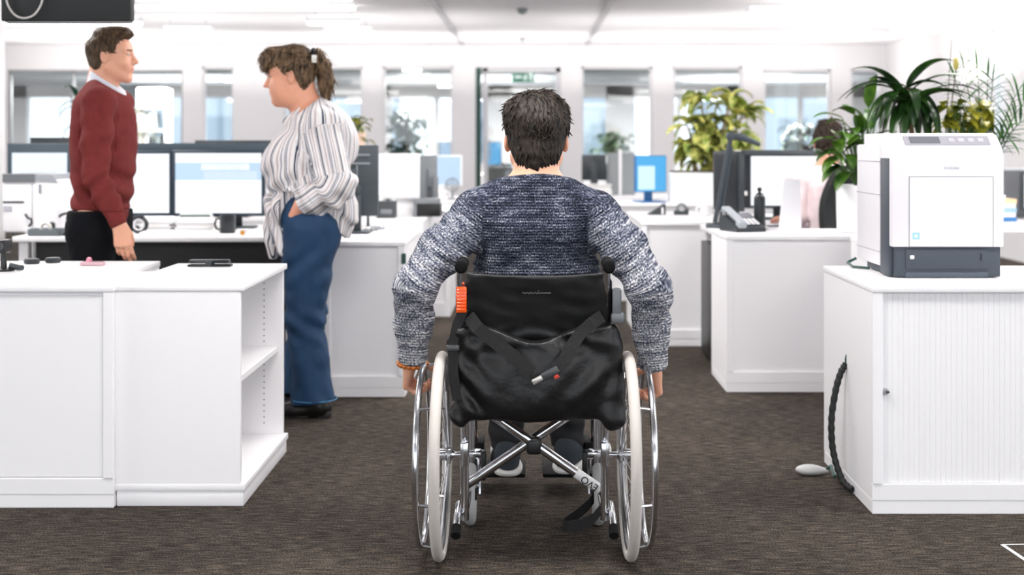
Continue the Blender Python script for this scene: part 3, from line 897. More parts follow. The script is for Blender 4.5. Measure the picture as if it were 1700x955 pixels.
# ---------------------------------------------------------------- the standing man in red (faces +X)
def sweater_red():
    return mat('wine_wool', (112, 46, 44), .9, bump=.25, bscale=240, vary=.22, vscale=30, spec=.15)
def build_red_man():
    Y0 = 5.65
    R = frame((1, 0.02, 0.03)); hk = .93
    hc = np.array((-1.868, Y0, 1.605))
    neckb = np.array((-1.905, Y0, 1.482))
    sh = {1: np.array((-1.865, Y0 - .185, 1.400)), -1: np.array((-1.900, Y0 + .185, 1.405))}   # 1 = near (right) arm
    el = {1: np.array((-1.862, Y0 - .235, 1.095)), -1: np.array((-1.95, Y0 + .23, 1.10))}
    wr = {1: np.array((-1.768, Y0 - .215, .880)), -1: np.array((-1.93, Y0 + .24, .86))}
    hip = {1: np.array((-1.915, Y0 - .09, .90)), -1: np.array((-1.915, Y0 + .09, .90))}
    kn = {1: np.array((-1.935, Y0 - .10, .49)), -1: np.array((-1.925, Y0 + .10, .49))}
    an = {1: np.array((-1.965, Y0 - .10, .09)), -1: np.array((-1.955, Y0 + .10, .09))}
    S = SDF((-2.15, Y0 - .36, -.005), (-1.6, Y0 + .36, 1.80), .0042)
    add_head(S, hc, R, hk, neckb, .058)
    S.cap((-1.91, Y0, .93), (-1.91, Y0, 1.10), .14, .145, 0, ((1, 0, 0), .62)); S.cap((-1.91, Y0, 1.10), (-1.905, Y0, 1.34), .145, .15, .03, ((1, 0, 0), .62))
    for s in (1, -1):
        S.cap(neckb - (0, 0, .045), sh[s] - (0, 0, .02), .035, .04, .02)
        S.chain([sh[s], el[s], wr[s]], [.047, .037, .026], .02)
        S.chain([hip[s], kn[s], an[s]], [.085, .055, .038], .03)
        S.cap(an[s] - (0.02, 0, .04), an[s] + np.array((.15, 0, -.055)), .034, .03, .02)
        add_hand(S, wr[s] + (wr[s] - el[s]) * .05, (1, -s * .25, 0), (.17, 0, -.98), (-.1, s * .97, .0), .98,
                 curls=[(16, 24, 18), (18, 28, 20), (22, 30, 22), (26, 32, 24)], spread=.02,
                 thumb=[(.022, .016, .006), (.036, .044, .016), (.036, .072, .024), (.032, .094, .028)])
    body = sdfobj(S, 'person', FACE, None, 1, mat_fn=face_mats(hc, R, hk), origin=(-1.93, Y0, 0))
    tag(body, 'person standing in a wine red sweater over a white collar, in profile', 'person')
    # sweater
    S = SDF((-2.2, Y0 - .40, .80), (-1.62, Y0 + .40, 1.54), .004)
    S.cap((-1.912, Y0, .95), (-1.905, Y0, 1.14), .180, .185, 0, ((1, 0, 0), .66)); S.cap((-1.905, Y0, 1.14), (-1.900, Y0, 1.34), .185, .18, .03, ((1, 0, 0), .68))
    S.ell((-1.850, Y0, 1.25), (.072, .14, .14), None, .05)
    S.ell((-1.965, Y0, 1.29), (.065, .14, .15), None, .05)
    for s in (1, -1):
        S.cap(neckb - (0.004, 0, .035), sh[s] + np.array((0, s * .012, -.004)), .062, .068, .04)
        S.chain([sh[s], sh[s] * .5 + el[s] * .5, el[s], el[s] * .5 + wr[s] * .5, wr[s] + (wr[s] - el[s]) * .0], [.071, .064, .055, .050, .041], .016)
    def fold(x, y, z):
        p = np.stack([x, y, z], 1); o = .003 * snoise(x, y, z, 51, 3, 5)
        for s in (1, -1):
            t, d, L = seg_param(p, sh[s], el[s]); o = o - .006 * np.sin(L * 52 + 26 * x + 10 * y) * (d < .10) * np.sin(PI * t)
            t, d, L = seg_param(p, el[s], wr[s]); o = o - .007 * np.sin(L * 75 + 30 * x) * (d < .085) * (t > 0) * np.exp(-((t - .2) / .45) ** 2)
        o = o + .008 * np.sin((z * 1.0 + (x + 1.9) * .9) * 50) * np.exp(-((z - 1.02) / .10) ** 2) * (np.abs(y - Y0) < .2)
        o = o + np.where(z < .935, .006, 0)
        return o
    S.disp(fold, .03)
    S.cut((0, 0, .885), (0, 0, -1), .004, ((-2.2, Y0 - .195, .78), (-1.86, Y0 + .195, .93)))
    S.cut((0, 0, .885), (0, 0, -1), .004, ((-1.86, Y0 - .165, .78), (-1.62, Y0 + .165, .93)))
    S.cut(neckb + np.array((0, 0, .020)), (.62, 0, 1), .006, (neckb - .14, neckb + .14))
    for s in (1, -1):
        e = wr[s] + (wr[s] - el[s]) * .03; S.cut(e, wr[s] - el[s], .004, (e - .05, e + .08))
    sdfobj(S, 'sweater', sweater_red(), body, 1)
    # white shirt: collar wings and the tail below the sweater
    S = SDF((-2.1, Y0 - .2, 1.34), (-1.7, Y0 + .2, 1.56), .003)
    S.cap(neckb + np.array((-.006, 0, -.05)), neckb + np.array((.004, 0, .040)), .080, .068, 0)
    S.cap(neckb + np.array((.045, 0, -.045)), neckb + np.array((.02, 0, .0)), .055, .056, .02)
    S.cut(neckb + np.array((0, 0, .040)), (.66, 0, 1), .004)
    S.cut(neckb + np.array((0, 0, -.055)), (-.4, 0, -1), .004)
    wm = mat('white_cotton', (226, 228, 238), .8, bump=.1, bscale=200)
    co = sdfobj(S, 'shirt_collar', wm, body, 1); co['label'] = 'white shirt collar'
    m = MB()
    for s in (1, -1):
        a = Vector(neckb) + Vector((.045, s * -.062, .004)); b = Vector(neckb) + Vector((-.03, s * -.076, -.002)); c_ = Vector(neckb) + Vector((.082, s * -.03, -.058)); d = Vector(neckb) + Vector((.02, s * -.084, -.05))
        o_ = Vector((0, -s * .004, .002))
        m.strip([[b, a], [d, c_]]); m.strip([[b + o_, a + o_], [d + o_, c_ + o_]])
    m.build('collar_wing', wm, co, True)
    m = MB(); m.box(-2.022, -1.967, Y0 - .15, Y0 - .09, .852, .90, .01); m.build('shirt_tail', wm, body, True)
    # trousers, belt
    S = SDF((-2.2, Y0 - .26, .0), (-1.72, Y0 + .26, .96), .0048)
    S.cap((-1.912, Y0 - .07, .96), (-1.912, Y0 + .07, .96), .106, .106, 0); S.cap((-1.920, Y0 - .07, .83), (-1.920, Y0 + .07, .83), .116, .116, .05)
    for s in (1, -1):
        S.chain([hip[s], kn[s], an[s]], [.108, .080, .066], .02)
        S.ell(hip[s] + np.array((-.025, 0, -.04)), (.095, .09, .11), None, .03)
    S.disp(lambda x, y, z: .004 * snoise(x, y, z, 61, 3, 6), .03)
    S.cut((0, 0, .93), (0, 0, 1), .004); S.cut((0, 0, .05), (0, 0, -1), .004)
    sdfobj(S, 'trousers', mat('navy_black_denim', (10, 11, 16), .8, spec=.15, bump=.2, bscale=150), body, 1)
    sm = mat('black_leather', (22, 20, 19), .35)
    for s in (1, -1):
        S = SDF(an[s] + (-.13, -.08, -.10), an[s] + (.26, .08, .06), .0045)
        S.cap(an[s] + (-.03, 0, -.05), an[s] + (.17, 0, -.055), .046, .04, 0); S.cap(an[s], an[s] - (0, 0, .04), .045, .05, .02)
        S.cut((0, 0, .002), (0, 0, -1), 0); sdfobj(S, 'shoe', sm, body, 1)
    hm = hairmat('brown_short_hair', (40, 28, 18), (104, 80, 54))
    line = ([-.14, -.10, -.07, -.04, -.024, .002, .016, .03, .044, .058, .072, .10, .14], [-.07, -.066, -.06, -.05, .0, .036, .018, .02, .052, .075, .088, .098, .10])
    def extra(S, W):
        S.ell(W((0, .052, .116)), [.058, .045, .028], R, .02); S.ell(W((0, .0, .118)), [.062, .07, .03], R, .03)
    Sx = hair_sdf(hc, R, hk, .010, .0033, line, extra, 9, .003, .0012, .15)
    hair_obj(Sx, 'hair', hm, body, hc, R, hk, 1100, (.012, .026), rad=.0012, lift=.05, lim=-.02, spread=.6)
    return body

# ---------------------------------------------------------------- the woman in the striped shirt (faces -X)
def stripe_mat():
    m = bpy.data.materials.new('striped_cotton'); m.use_nodes = True; nt = m.node_tree; b = nt.nodes['Principled BSDF']
    a = nt.nodes.new('ShaderNodeAttribute'); a.attribute_name = 's'
    d = nt.nodes.new('ShaderNodeMath'); d.operation = 'MULTIPLY'; d.inputs[1].default_value = 1 / .088
    f = nt.nodes.new('ShaderNodeMath'); f.operation = 'FRACT'
    r = nt.nodes.new('ShaderNodeValToRGB'); r.color_ramp.interpolation = 'CONSTANT'; e = r.color_ramp.elements
    W, N_, G, B_ = (226, 221, 221), (48, 60, 78), (128, 134, 146), (186, 172, 168)
    stops = [(0, W), (.10, N_), (.165, W), (.20, N_), (.225, W), (.36, B_), (.42, W), (.50, G), (.545, W), (.66, N_), (.69, W), (.72, G), (.77, W), (.88, B_), (.93, W)]
    e[0].position = 0; e[0].color = lin(W); e[1].position = .10; e[1].color = lin(N_)
    for p, c in stops[2:]:
        k = e.new(p); k.color = lin(c)
    nt.links.new(a.outputs['Fac'], d.inputs[0]); nt.links.new(d.outputs[0], f.inputs[0]); nt.links.new(f.outputs[0], r.inputs[0]); nt.links.new(r.outputs[0], b.inputs['Base Color'])
    b.inputs['Roughness'].default_value = .85; b.inputs['Specular IOR Level'].default_value = .2
    return m
def build_woman():
    Y0 = 5.744
    R = frame((-1, -.06, -.10)); hk = .98
    hc = np.array((-1.083, Y0 - .02, 1.518))
    F = np.array((-.97, -.24, 0)); F /= np.linalg.norm(F); Lf = np.array((F[1] * -1, F[0], 0)) * 1.0   # her left (towards camera)
    if Lf[1] > 0: Lf = -Lf
    bc = np.array((-.985, Y0, 0))
    neckb = np.array((-1.02, Y0, 1.375))
    T = lambda f, l, z: bc + F * f + Lf * l + np.array((0, 0, z))
    sh = {1: T(-.03, .185, 1.300), -1: T(.0, -.185, 1.305)}
    el = {1: T(-.075, .255, 1.050), -1: T(-.0, -.25, 1.03)}
    wr = {1: T(.066, .178, .945), -1: T(.12, -.19, .93)}
    hip = {1: T(.02, .095, .86), -1: T(.035, -.09, .86)}
    kn = {1: np.array((-1.005, Y0 - .10, .45)), -1: np.array((-1.03, Y0 + .10, .45))}
    an = {1: np.array((-.965, Y0 - .09, .085)), -1: np.array((-1.06, Y0 + .12, .085))}
    S = SDF((-1.30, Y0 - .40, -.005), (-.66, Y0 + .40, 1.70), .0042)
    add_head(S, hc, R, hk, neckb, .060, True)
    S.ell(hc + np.array((.0, 0, -.085)), (.06, .058, .04), None, .03)
    S.cap(T(-.03, 0, .92), T(0, 0, 1.08), .15, .155, 0, (F, .8)); S.cap(T(0, 0, 1.08), T(-.02, 0, 1.28), .155, .145, .03, (F, .72))
    for s in (1, -1):
        S.cap(neckb - (0, 0, .03), sh[s], .05, .05, .04)
        S.chain([sh[s], el[s], wr[s]], [.05, .042, .031], .02)
        S.chain([hip[s], kn[s], an[s]], [.09, .058, .038], .03)
        S.cap(an[s] + (.02, 0, -.035), an[s] + np.array((-.14, 0, -.055)), .033, .028, .02)
        add_hand(S, wr[s] + (wr[s] - el[s]) * .05, F, (F * .12 - Lf * s * .22 - np.array((0, 0, 1))), -Lf * s, .90, curls=[(14, 20, 14)] * 4, spread=.01,
                 thumb=[(.022, .014, .004), (.034, .040, .010), (.036, .066, .014), (.034, .086, .016)])
    body = sdfobj(S, 'person', FACE2, None, 1, mat_fn=face_mats(hc, R, hk), origin=(-1.0, Y0, 0))
    tag(body, 'person with ponytail in striped shirt and flared blue jeans, hand in pocket', 'person')
    # loose shirt
    S = SDF((-1.36, Y0 - .46, .66), (-.62, Y0 + .44, 1.47), .0042)
    S.cap(T(-.015, 0, .93), T(.01, 0, 1.10), .205, .205, 0, (F, .86)); S.cap(T(.01, 0, 1.10), T(-.02, 0, 1.26), .205, .175, .04, (F, .78))
    S.ell(T(.09, 0, 1.13), (.13, .16, .15), None, .06)
    S.ell(T(-.10, 0, 1.24), (.10, .15, .13), None, .05)
    S.cap(neckb - np.array((0, 0, .01)), neckb - np.array((0, 0, .06)), .070, .09, .03)
    for s in (1, -1):
        S.cap(neckb - np.array((0, 0, .035)), sh[s] + np.array((0, 0, .002)), .066, .074, .05)
        S.chain([sh[s], sh[s] * .5 + el[s] * .5, el[s]], [.076, .080, .078], .02)
        S.chain([el[s], el[s] * .45 + wr[s] * .55, wr[s] - (wr[s] - el[s]) * .10], [.078, .064, .056], .02)
        S.ell(el[s] + np.array((.01, 0, -.05)), (.06, .05, .06), None, .03)
    # hem: hangs low in front, blouses out behind
    S.cap(T(.13, .05, .93), T(.135, .075, .75), .072, .028, .04, (Lf, 1.3))
    S.cap(T(.16, -.07, .93), T(.175, -.06, .70), .065, .022, .03, (Lf, 1.3))
    S.cap(T(-.10, .08, 1.02), T(-.13, .10, .885), .095, .055, .04)
    S.cap(T(-.10, -.08, 1.0), T(-.11, -.05, .84), .09, .06, .04)
    S.cap(T(-.125, .06, .90), T(-.12, .075, .80), .045, .02, .03)
    def fold(x, y, z):
        o = .006 * snoise(x, y, z, 71, 3, 4.2)
        o = o + .008 * np.sin((x * 1.2 + z * .35 - y * .3) * 52 + 3 * np.sin(z * 7)) * np.clip((1.30 - z) / .25, 0, 1)
        o = o + .007 * np.sin((z * 1.1 - x * .8) * 48) * np.exp(-((z - 1.04) / .10) ** 2)
        p = np.stack([x, y, z], 1); t, d, L = seg_param(p, sh[1], el[1])
        o = o - .007 * np.sin(z * 30 + x * 55) * (d < .13)
        return o
    S.disp(fold, .035)
    # open hem line over the pocket
    X, Y, Z = np.meshgrid(*S.ax, indexing='ij', sparse=True)
    fx = ((X - bc[0]) * F[0] + (Y - bc[1]) * F[1])
    hem = np.interp(fx, [-.30, -.22, -.13, -.06, .0, .05, .09, .12, .16, .30], [.82, .79, .80, .875, .905, .91, .86, .74, .70, .70])
    w = (Z < .935)
    S.d = np.where(w, np.maximum(S.d, (hem - Z).astype(np.float32) * .8), S.d)
    S.cut(neckb + np.array((0, 0, .012)), F * .75 + np.array((0, 0, 1)), .006, (neckb - .13, neckb + .13))
    e = wr[1] - (wr[1] - el[1]) * .02; S.cut(e, wr[1] - el[1], .004, (e - np.array((.10, .10, .09)), e + np.array((.06, .06, .06))))
    def at(v):
        f = (v - bc) @ F; l = (v - bc) @ Lf
        s = np.arctan2(l, f + .02) * .17 + .05 * 0
        s = s + (v[:, 2] - 1.1) * f * .25
        t1, d1, l1 = seg_param(v, sh[1], el[1]); t2, d2, l2 = seg_param(v, el[1], wr[1])
        arm = (np.minimum(d1, d2) < .105) & (l > .13) & ((t1 > .06))
        # stripes run along the sleeve
        c1 = (v - sh[1]) @ F + t1 * .0; 
        ax = sh[1] + t1[:, None] * (el[1] - sh[1])
        sa = ((v - ax) @ F) * 1.15
        u2 = wr[1] - el[1]; u2 = u2 / np.linalg.norm(u2); n2 = np.cross(u2, Lf); n2 /= np.linalg.norm(n2)
        ax2 = el[1] + t2[:, None] * (wr[1] - el[1]); sb = ((v - ax2) @ n2) * 1.15
        if n2 @ F < 0: sb = -sb
        k = np.clip((d1 - d2) / .05 + .5, 0, 1) * (t1 > .9)
        s = np.where(arm, sa * (1 - k) + sb * k + .31, s)
        return {'s': s + 3.0}
    sm = stripe_mat()
    sdfobj(S, 'shirt', sm, body, 1, at)
    cs = [o for o in children(body) if o.name.startswith('shirt')][0]
    # collar
    S = SDF(neckb - .16, neckb + .16, .0035)
    S.cap(neckb - np.array((-.004, 0, .03)), neckb + np.array((0, 0, .034)), .084, .069, 0)
    S.cap(neckb + F * .04 - np.array((0, 0, .05)), neckb + F * .02 + np.array((0, 0, .0)), .062, .06, .02)
    S.cut(neckb + np.array((0, 0, .036)), F * .75 + np.array((0, 0, 1)), .004); S.cut(neckb - np.array((0, 0, .055)), F * -.5 - np.array((0, 0, 1)), .004)
    sdfobj(S, 'collar', sm, cs, 1, lambda v: {'s': (v[:, 2] * .6 - v[:, 0] * .8)})
    # jeans
    dn = mat('blue_denim', (14, 54, 88), .75, bump=.25, bscale=200, vary=.30, vscale=14, aniso=(1.5, 1.5, .4))
    S = SDF((-1.30, Y0 - .36, .0), (-.70, Y0 + .36, 1.0), .0046)
    S.cap(T(.02, .075, .885), T(.025, -.075, .885), .132, .132, 0, (F, 1.0))
    for s in (1, -1):
        S.ell(hip[s] - F * .03 + np.array((0, 0, -.03)), (.108, .10, .13), None, .04)
        S.chain([hip[s] + np.array((0, 0, -.02)), hip[s] * .45 + kn[s] * .55, kn[s], kn[s] * .5 + an[s] * .5, an[s] - np.array((0, 0, .01))], [.128, .103, .086, .083, .098], .02)
    def fj(x, y, z):
        o = .005 * snoise(x, y, z, 81, 3, 5)
        o = o + .006 * np.sin((z * 1.0 - (x + 1) * .9) * 46) * np.exp(-((z - .70) / .08) ** 2)
        o = o + .006 * np.sin((z + (x + 1) * .7) * 60) * np.exp(-((z - .42) / .09) ** 2) + .005 * np.sin((z * .4 + x) * 50) * np.clip((.35 - z) / .2, 0, 1)
        return o
    S.disp(fj, .03)
    S.cut((0, 0, .985), (0, 0, 1), .004)
    for s in (1, -1): S.cut(an[s] - np.array((0, 0, .012 if s > 0 else .0)), (.14, 0, -1), .004, (an[s] - .15, an[s] + np.array((.15, .15, .08))))
    jn = sdfobj(S, 'jeans', dn, body, 1)
    m = MB()   # pale hem seam
    m.torus(Vector(an[1]) + Vector((.0, 0, .0)), .1005, .0022, 'Z', 40, 6); 
    bmesh.ops.rotate(m.bm, cent=Vector(an[1]), matrix=Matrix.Rotation(-.0, 3, 'Y'), verts=m.bm.verts)
    m.build('hem_seam', mat('pale_thread', (70, 132, 176), .8), jn, True)
    # boots
    bl = mat('black_leather', (22, 20, 19), .35)
    for s in (1, -1):
        a = an[s]
        S = SDF(a + (-.28, -.09, -.095), a + (.12, .09, .08), .004)
        S.cap(a + (.035, 0, -.042), a + (-.09, 0, -.050), .043, .044, 0); S.cap(a + (-.09, 0, -.050), a + (-.195, 0, -.060), .044, .030, .02); S.cap(a + (.01, 0, .05), a + (.02, 0, -.03), .05, .046, .02)
        S.cut((0, 0, .012), (0, 0, -1)); bt = sdfobj(S, 'boot', bl, body, 1)
        m = MB(); m.box(a[0] + .02, a[0] + .075, a[1] - .032, a[1] + .032, .0, .03, .004); m.box(a[0] - .22, a[0] - .02, a[1] - .034, a[1] + .034, .0, .014, .006)
        m.build('boot_sole', mat('boot_rubber', (30, 29, 29), .6), bt, True)
    # hair: crown, fringe and ponytail
    hm = hairmat('brown_ponytail_hair', (44, 32, 22), (146, 118, 88), (40, 40, 12))
    W = loc2w(hc, R, hk)
    line = ([-.15, -.10, -.07, -.045, -.026, .004, .018, .03, .045, .06, .09, .14], [-.05, -.06, -.075, -.05, .015, .038, .012, .026, .042, .044, .040, .038])
    def extra(S, W):
        S.ell(W((0, .075, .10)), [.065, .055, .045], R, .03); S.ell(W((0, .0, .12)), [.07, .09, .035], R, .03)
        S.ell(W((0, .098, .070)), [.056, .024, .032], R, .02)
    Sx = hair_sdf(hc, R, hk, .009, .0036, line, extra, 12, .0025, .0012, .2)
    hair_obj(Sx, 'hair', hm, body, hc, R, hk, 1500, (.03, .055), (0, .03, .14), rad=.0012, lift=.006, lim=-.06, spread=.22, flow=(0, -.115, .085))
    S = SDF(hc - .3, hc + .3, .004)
    S.chain([W((0, -.10, .088)), W((0, -.132, .092)), W((.0, -.152, .050)), W((0, -.160, -.03)), W((0, -.152, -.115))], [.020, .030, .036, .036, .018], .015)
    S.disp(lambda x, y, z: .004 * np.sin((x + y * .4) * 420 + 4 * np.sin(z * 40)) + .004 * snoise(x, y, z, 14, 2, 12), .02)
    pt = hair_obj(S, 'ponytail', hm, body, hc + np.array((.17, 0, -.02)), R, hk, 420, (.04, .07), (0, .0, .6), rad=.0011, lift=.004, spread=.2)
    t = MB()
    pts = [Vector(W((.031 * math.cos(a), -.118, .090 + .031 * math.sin(a)))) for a in [2 * PI * i / 20 for i in range(20)]]
    t.tube(pts, .0125, 8, True); t.build('hair_tie', mat('black_elastic', (18, 17, 18), .8), body, True)
    t = MB(); t.box(-.012, .012, -.005, .005, -.018, .018, .004, 2, Matrix.Translation(Vector(W((-.041, -.120, .078)))))
    t.build('hair_clip', mat('pearl_white', (240, 238, 232), .3), body, True)
    return body

# ---------------------------------------------------------------- the person at a desk far right (faces -X, half hidden)
def build_desk_person():
    Y0 = 7.55
    R = frame((-.75, .55, -.25)); hk = .95
    hc = np.array((1.855, Y0, 1.215)); neckb = np.array((1.875, Y0 - .02, 1.08))
    sh = {1: np.array((1.79, Y0 - .19, 1.0)), -1: np.array((1.90, Y0 + .18, 1.0))}
    el = {1: np.array((1.835, Y0 - .215, .79)), -1: np.array((1.83, Y0 + .21, .79))}
    wr = {1: np.array((1.66, Y0 - .16, .772)), -1: np.array((1.64, Y0 + .14, .772))}
    hip = {1: np.array((1.93, Y0 - .09, .54)), -1: np.array((1.93, Y0 + .09, .54))}
    kn = {1: np.array((1.50, Y0 - .10, .52)), -1: np.array((1.50, Y0 + .10, .52))}
    an = {1: np.array((1.47, Y0 - .10, .09)), -1: np.array((1.47, Y0 + .10, .09))}
    S = SDF((1.28, Y0 - .36, -.005), (2.15, Y0 + .36, 1.40), .0065)
    add_head(S, hc, R, hk, neckb, .055)
    S.cap((1.93, Y0, .60), (1.90, Y0, .92), .13, .135, 0, ((1, 0, 0), .65))
    for s in (1, -1):
        S.cap(neckb, sh[s], .045, .05, .04); S.chain([sh[s], el[s], wr[s]], [.048, .038, .028], .02)
        S.chain([hip[s], kn[s], an[s]], [.08, .055, .038], .02); S.cap(an[s] - (0, 0, .04), an[s] + np.array((-.15, 0, -.055)), .034, .03, .02)
        add_hand(S, wr[s], (0, s, 0), (-1, 0, 0), (0, 0, -1), .95, curls=[(20, 25, 20)] * 4)
    body = sdfobj(S, 'person', FACE, None, 1, mat_fn=face_mats(hc, R, hk), origin=(1.9, Y0, 0))
    tag(body, 'person in a pale pink shirt sitting at the desk behind the broad-leaved plant', 'person')
    S = SDF((1.45, Y0 - .38, .52), (2.15, Y0 + .38, 1.16), .006)
    S.cap((1.93, Y0, .60), (1.90, Y0, .94), .178, .17, 0, ((1, 0, 0), .7)); S.cap(neckb - (0, 0, .0), neckb - (0, 0, .05), .062, .08, .03)
    for s in (1, -1):
        S.cap(neckb - np.array((0, 0, .03)), sh[s], .06, .066, .04); S.chain([sh[s], el[s], wr[s]], [.066, .058, .042], .02)
        e = wr[s]; S.cut(e, wr[s] - el[s], .003, (e - .06, e + .08))
    S.disp(lambda x, y, z: .005 * snoise(x, y, z, 91, 3, 5), .03)
    sdfobj(S, 'shirt', mat('pale_pink_cotton', (228, 210, 212), .85), body, 1)
    S = SDF((1.38, Y0 - .25, .03), (2.12, Y0 + .25, .75), .007)
    for s in (1, -1): S.chain([hip[s], kn[s], an[s]], [.10, .072, .06], .02)
    sdfobj(S, 'trousers', mat('black_jeans', (24, 25, 28), .85), body, 1)
    hm = hairmat('dark_curly_hair', (26, 19, 15), (70, 52, 40))
    def extra(S, W): S.ell(W((0, -.06, .085)), [.07, .07, .06], R, .03)
    Sx = hair_sdf(hc, R, hk, .018, .0045, HAIR_LINE, extra, 19, .007, .002, .18)
    hair_obj(Sx, 'hair', hm, body, hc, R, hk, 350, (.02, .04), rad=.002, lift=.4)
    # office chair
    th = thing('office_chair', 'black office chair with high curved back behind the pale pink shirt', 'chair', (1.97, Y0, 0))
    blk = mat('chair_black', (18, 20, 21), .7, bump=.1, bscale=150)
    m = MB(); rows = []
    for i in range(11):
        t = i / 10; z = .60 + .50 * t; x = 2.10 + .03 * t - .05 * math.sin(PI * t); w = .235 * (1 - .45 * max(0, t - .55) ** 1.3 * 1.6)
        rows.append([(x - .05 * math.cos(a), Y0 + w * math.sin(a), z) for a in np.linspace(-1.45, 1.45, 11)])
    rows2 = [[(p[0] + .05, p[1], p[2]) for p in r] for r in rows]
    m.strip(rows); m.strip(rows2)
    m.strip([[r[0] for r in rows], [r[0] for r in rows2]]); m.strip([[r[-1] for r in rows], [r[-1] for r in rows2]]); m.strip([rows[-1], rows2[-1]]); m.strip([rows[0], rows2[0]])
    m.build('backrest', blk, th, True)
    boxpart('seat', blk, th, 1.72, 2.10, Y0 - .24, Y0 + .24, .41, .47, .03, 4)
    m = MB(); m.cyl((1.93, Y0, .08), (1.93, Y0, .42), .03); m.build('gas_column', mat('chrome_tube', (205, 206, 210), .16, 1.0), th, True)
    m = MB(); m.box(2.08, 2.15, Y0 - .03, Y0 + .03, .40, .66, .01); m.box(1.9, 2.15, Y0 - .03, Y0 + .03, .385, .415, .008); m.build('back_bracket', blk, th, True)
    for i in range(5):
        a = 2 * PI * i / 5 + .3
        m = MB(); m.tube([(1.93, Y0, .10), (1.93 + .3 * math.cos(a), Y0 + .3 * math.sin(a), .07)], [.03, .018], 8)
        lg = m.build('leg', blk, th, True)
        m = MB(); m.torus((1.93 + .3 * math.cos(a), Y0 + .3 * math.sin(a), .032), .019, .0125, 'X', 18, 8); m.build('castor', blk, lg, True)
    # both turned to face away to the left
    a = math.radians(-65); M = Matrix.Rotation(a, 3, 'Z'); off = Vector((1.97 - 1.9, 0, 0))
    body.location = (1.80, 7.50, 0); body.rotation_euler[2] = a
    th.location = Vector((1.80, 7.50, 0)) + M @ off; th.rotation_euler[2] = a
    return body
# ================================================================ ROOM
YW, ZC, XL, XR, YR = 18.2, 2.65, -7.7, 5.1, -5.0
white_wall = mat('white_paint', (238, 236, 237), .7, bump=.03, bscale=120)
ceil_m = mat('ceiling_panel', (232, 230, 234), .75)
white_lam = mat('white_laminate', (238, 237, 239), .42, bump=.015, bscale=200)
white_pl = mat('white_plastic', (236, 235, 237), .4)
alum = mat('grey_aluminium', (168, 170, 172), .4, .6)
darkgreen = mat('dark_green_frame', (30, 70, 62), .5)
blackp = mat('black_plastic', (20, 21, 22), .4)
darkp = mat('charcoal_plastic', (44, 50, 54), .45)
greyp = mat('mid_grey_plastic', (120, 124, 128), .5)
def glass_mat():
    m = bpy.data.materials.new('clear_glass'); m.use_nodes = True; nt = m.node_tree; nt.nodes.clear()
    o = nt.nodes.new('ShaderNodeOutputMaterial'); t = nt.nodes.new('ShaderNodeBsdfTransparent'); g = nt.nodes.new('ShaderNodeBsdfGlossy'); x = nt.nodes.new('ShaderNodeMixShader')
    t.inputs[0].default_value = (.93, .955, .96, 1); g.inputs['Roughness'].default_value = .03; x.inputs[0].default_value = .07
    nt.links.new(t.outputs[0], x.inputs[1]); nt.links.new(g.outputs[0], x.inputs[2]); nt.links.new(x.outputs[0], o.inputs[0])
    return m
glassm = glass_mat()
def carpet():
    m = bpy.data.materials.new('ribbed_carpet'); m.use_nodes = True; nt = m.node_tree; b = nt.nodes['Principled BSDF']; N = nt.nodes.new; L = nt.links.new
    co = N('ShaderNodeTexCoord')
    def noise(sc, det):
        mp = N('ShaderNodeMapping'); mp.inputs['Scale'].default_value = sc; L(co.outputs['Object'], mp.inputs[0])
        n = N('ShaderNodeTexNoise'); n.inputs['Scale'].default_value = 1; n.inputs['Detail'].default_value = det; L(mp.outputs[0], n.inputs['Vector']); return n.outputs['Fac']
    a = noise((16, 110, 1), 3); c = noise((210, 300, 1), 2); d = noise((1.1, 1.1, 1), 2)
    def mth(op, p, q):
        k = N('ShaderNodeMath'); k.operation = op
        for i, v in enumerate((p, q)):
            if isinstance(v, (int, float)): k.inputs[i].default_value = v
            else: L(v, k.inputs[i])
        return k.outputs[0]
    t = mth('ADD', mth('MULTIPLY', a, .40), mth('ADD', mth('MULTIPLY', c, .57), mth('MULTIPLY', d, .16)))
    r = N('ShaderNodeValToRGB'); e = r.color_ramp.elements
    e[0].position = .42; e[0].color = lin((20, 19, 18)); e[1].position = .68; e[1].color = lin((108, 100, 92))
    k = e.new(.55); k.color = lin((49, 45, 42))
    L(t, r.inputs[0])
    hue = N('ShaderNodeMix'); hue.data_type = 'RGBA'; hue.blend_type = 'MULTIPLY'; hue.inputs[7].default_value = (1.0, .88, .74, 1)
    h2 = noise((60, 60, 1), 1); L(mth('MULTIPLY', h2, .6), hue.inputs[0]); L(r.outputs[0], hue.inputs[6]); L(hue.outputs[2], b.inputs['Base Color'])
    b.inputs['Roughness'].default_value = .95; b.inputs['Specular IOR Level'].default_value = .1
    bp = N('ShaderNodeBump'); bp.inputs['Strength'].default_value = .8; bp.inputs['Distance'].default_value = .006
    L(t, bp.inputs['Height']); L(bp.outputs[0], b.inputs['Normal'])
    return m
def struct(name, mb, m, smooth=False): return tag(mb.build(name, m, None, smooth), kind='structure')
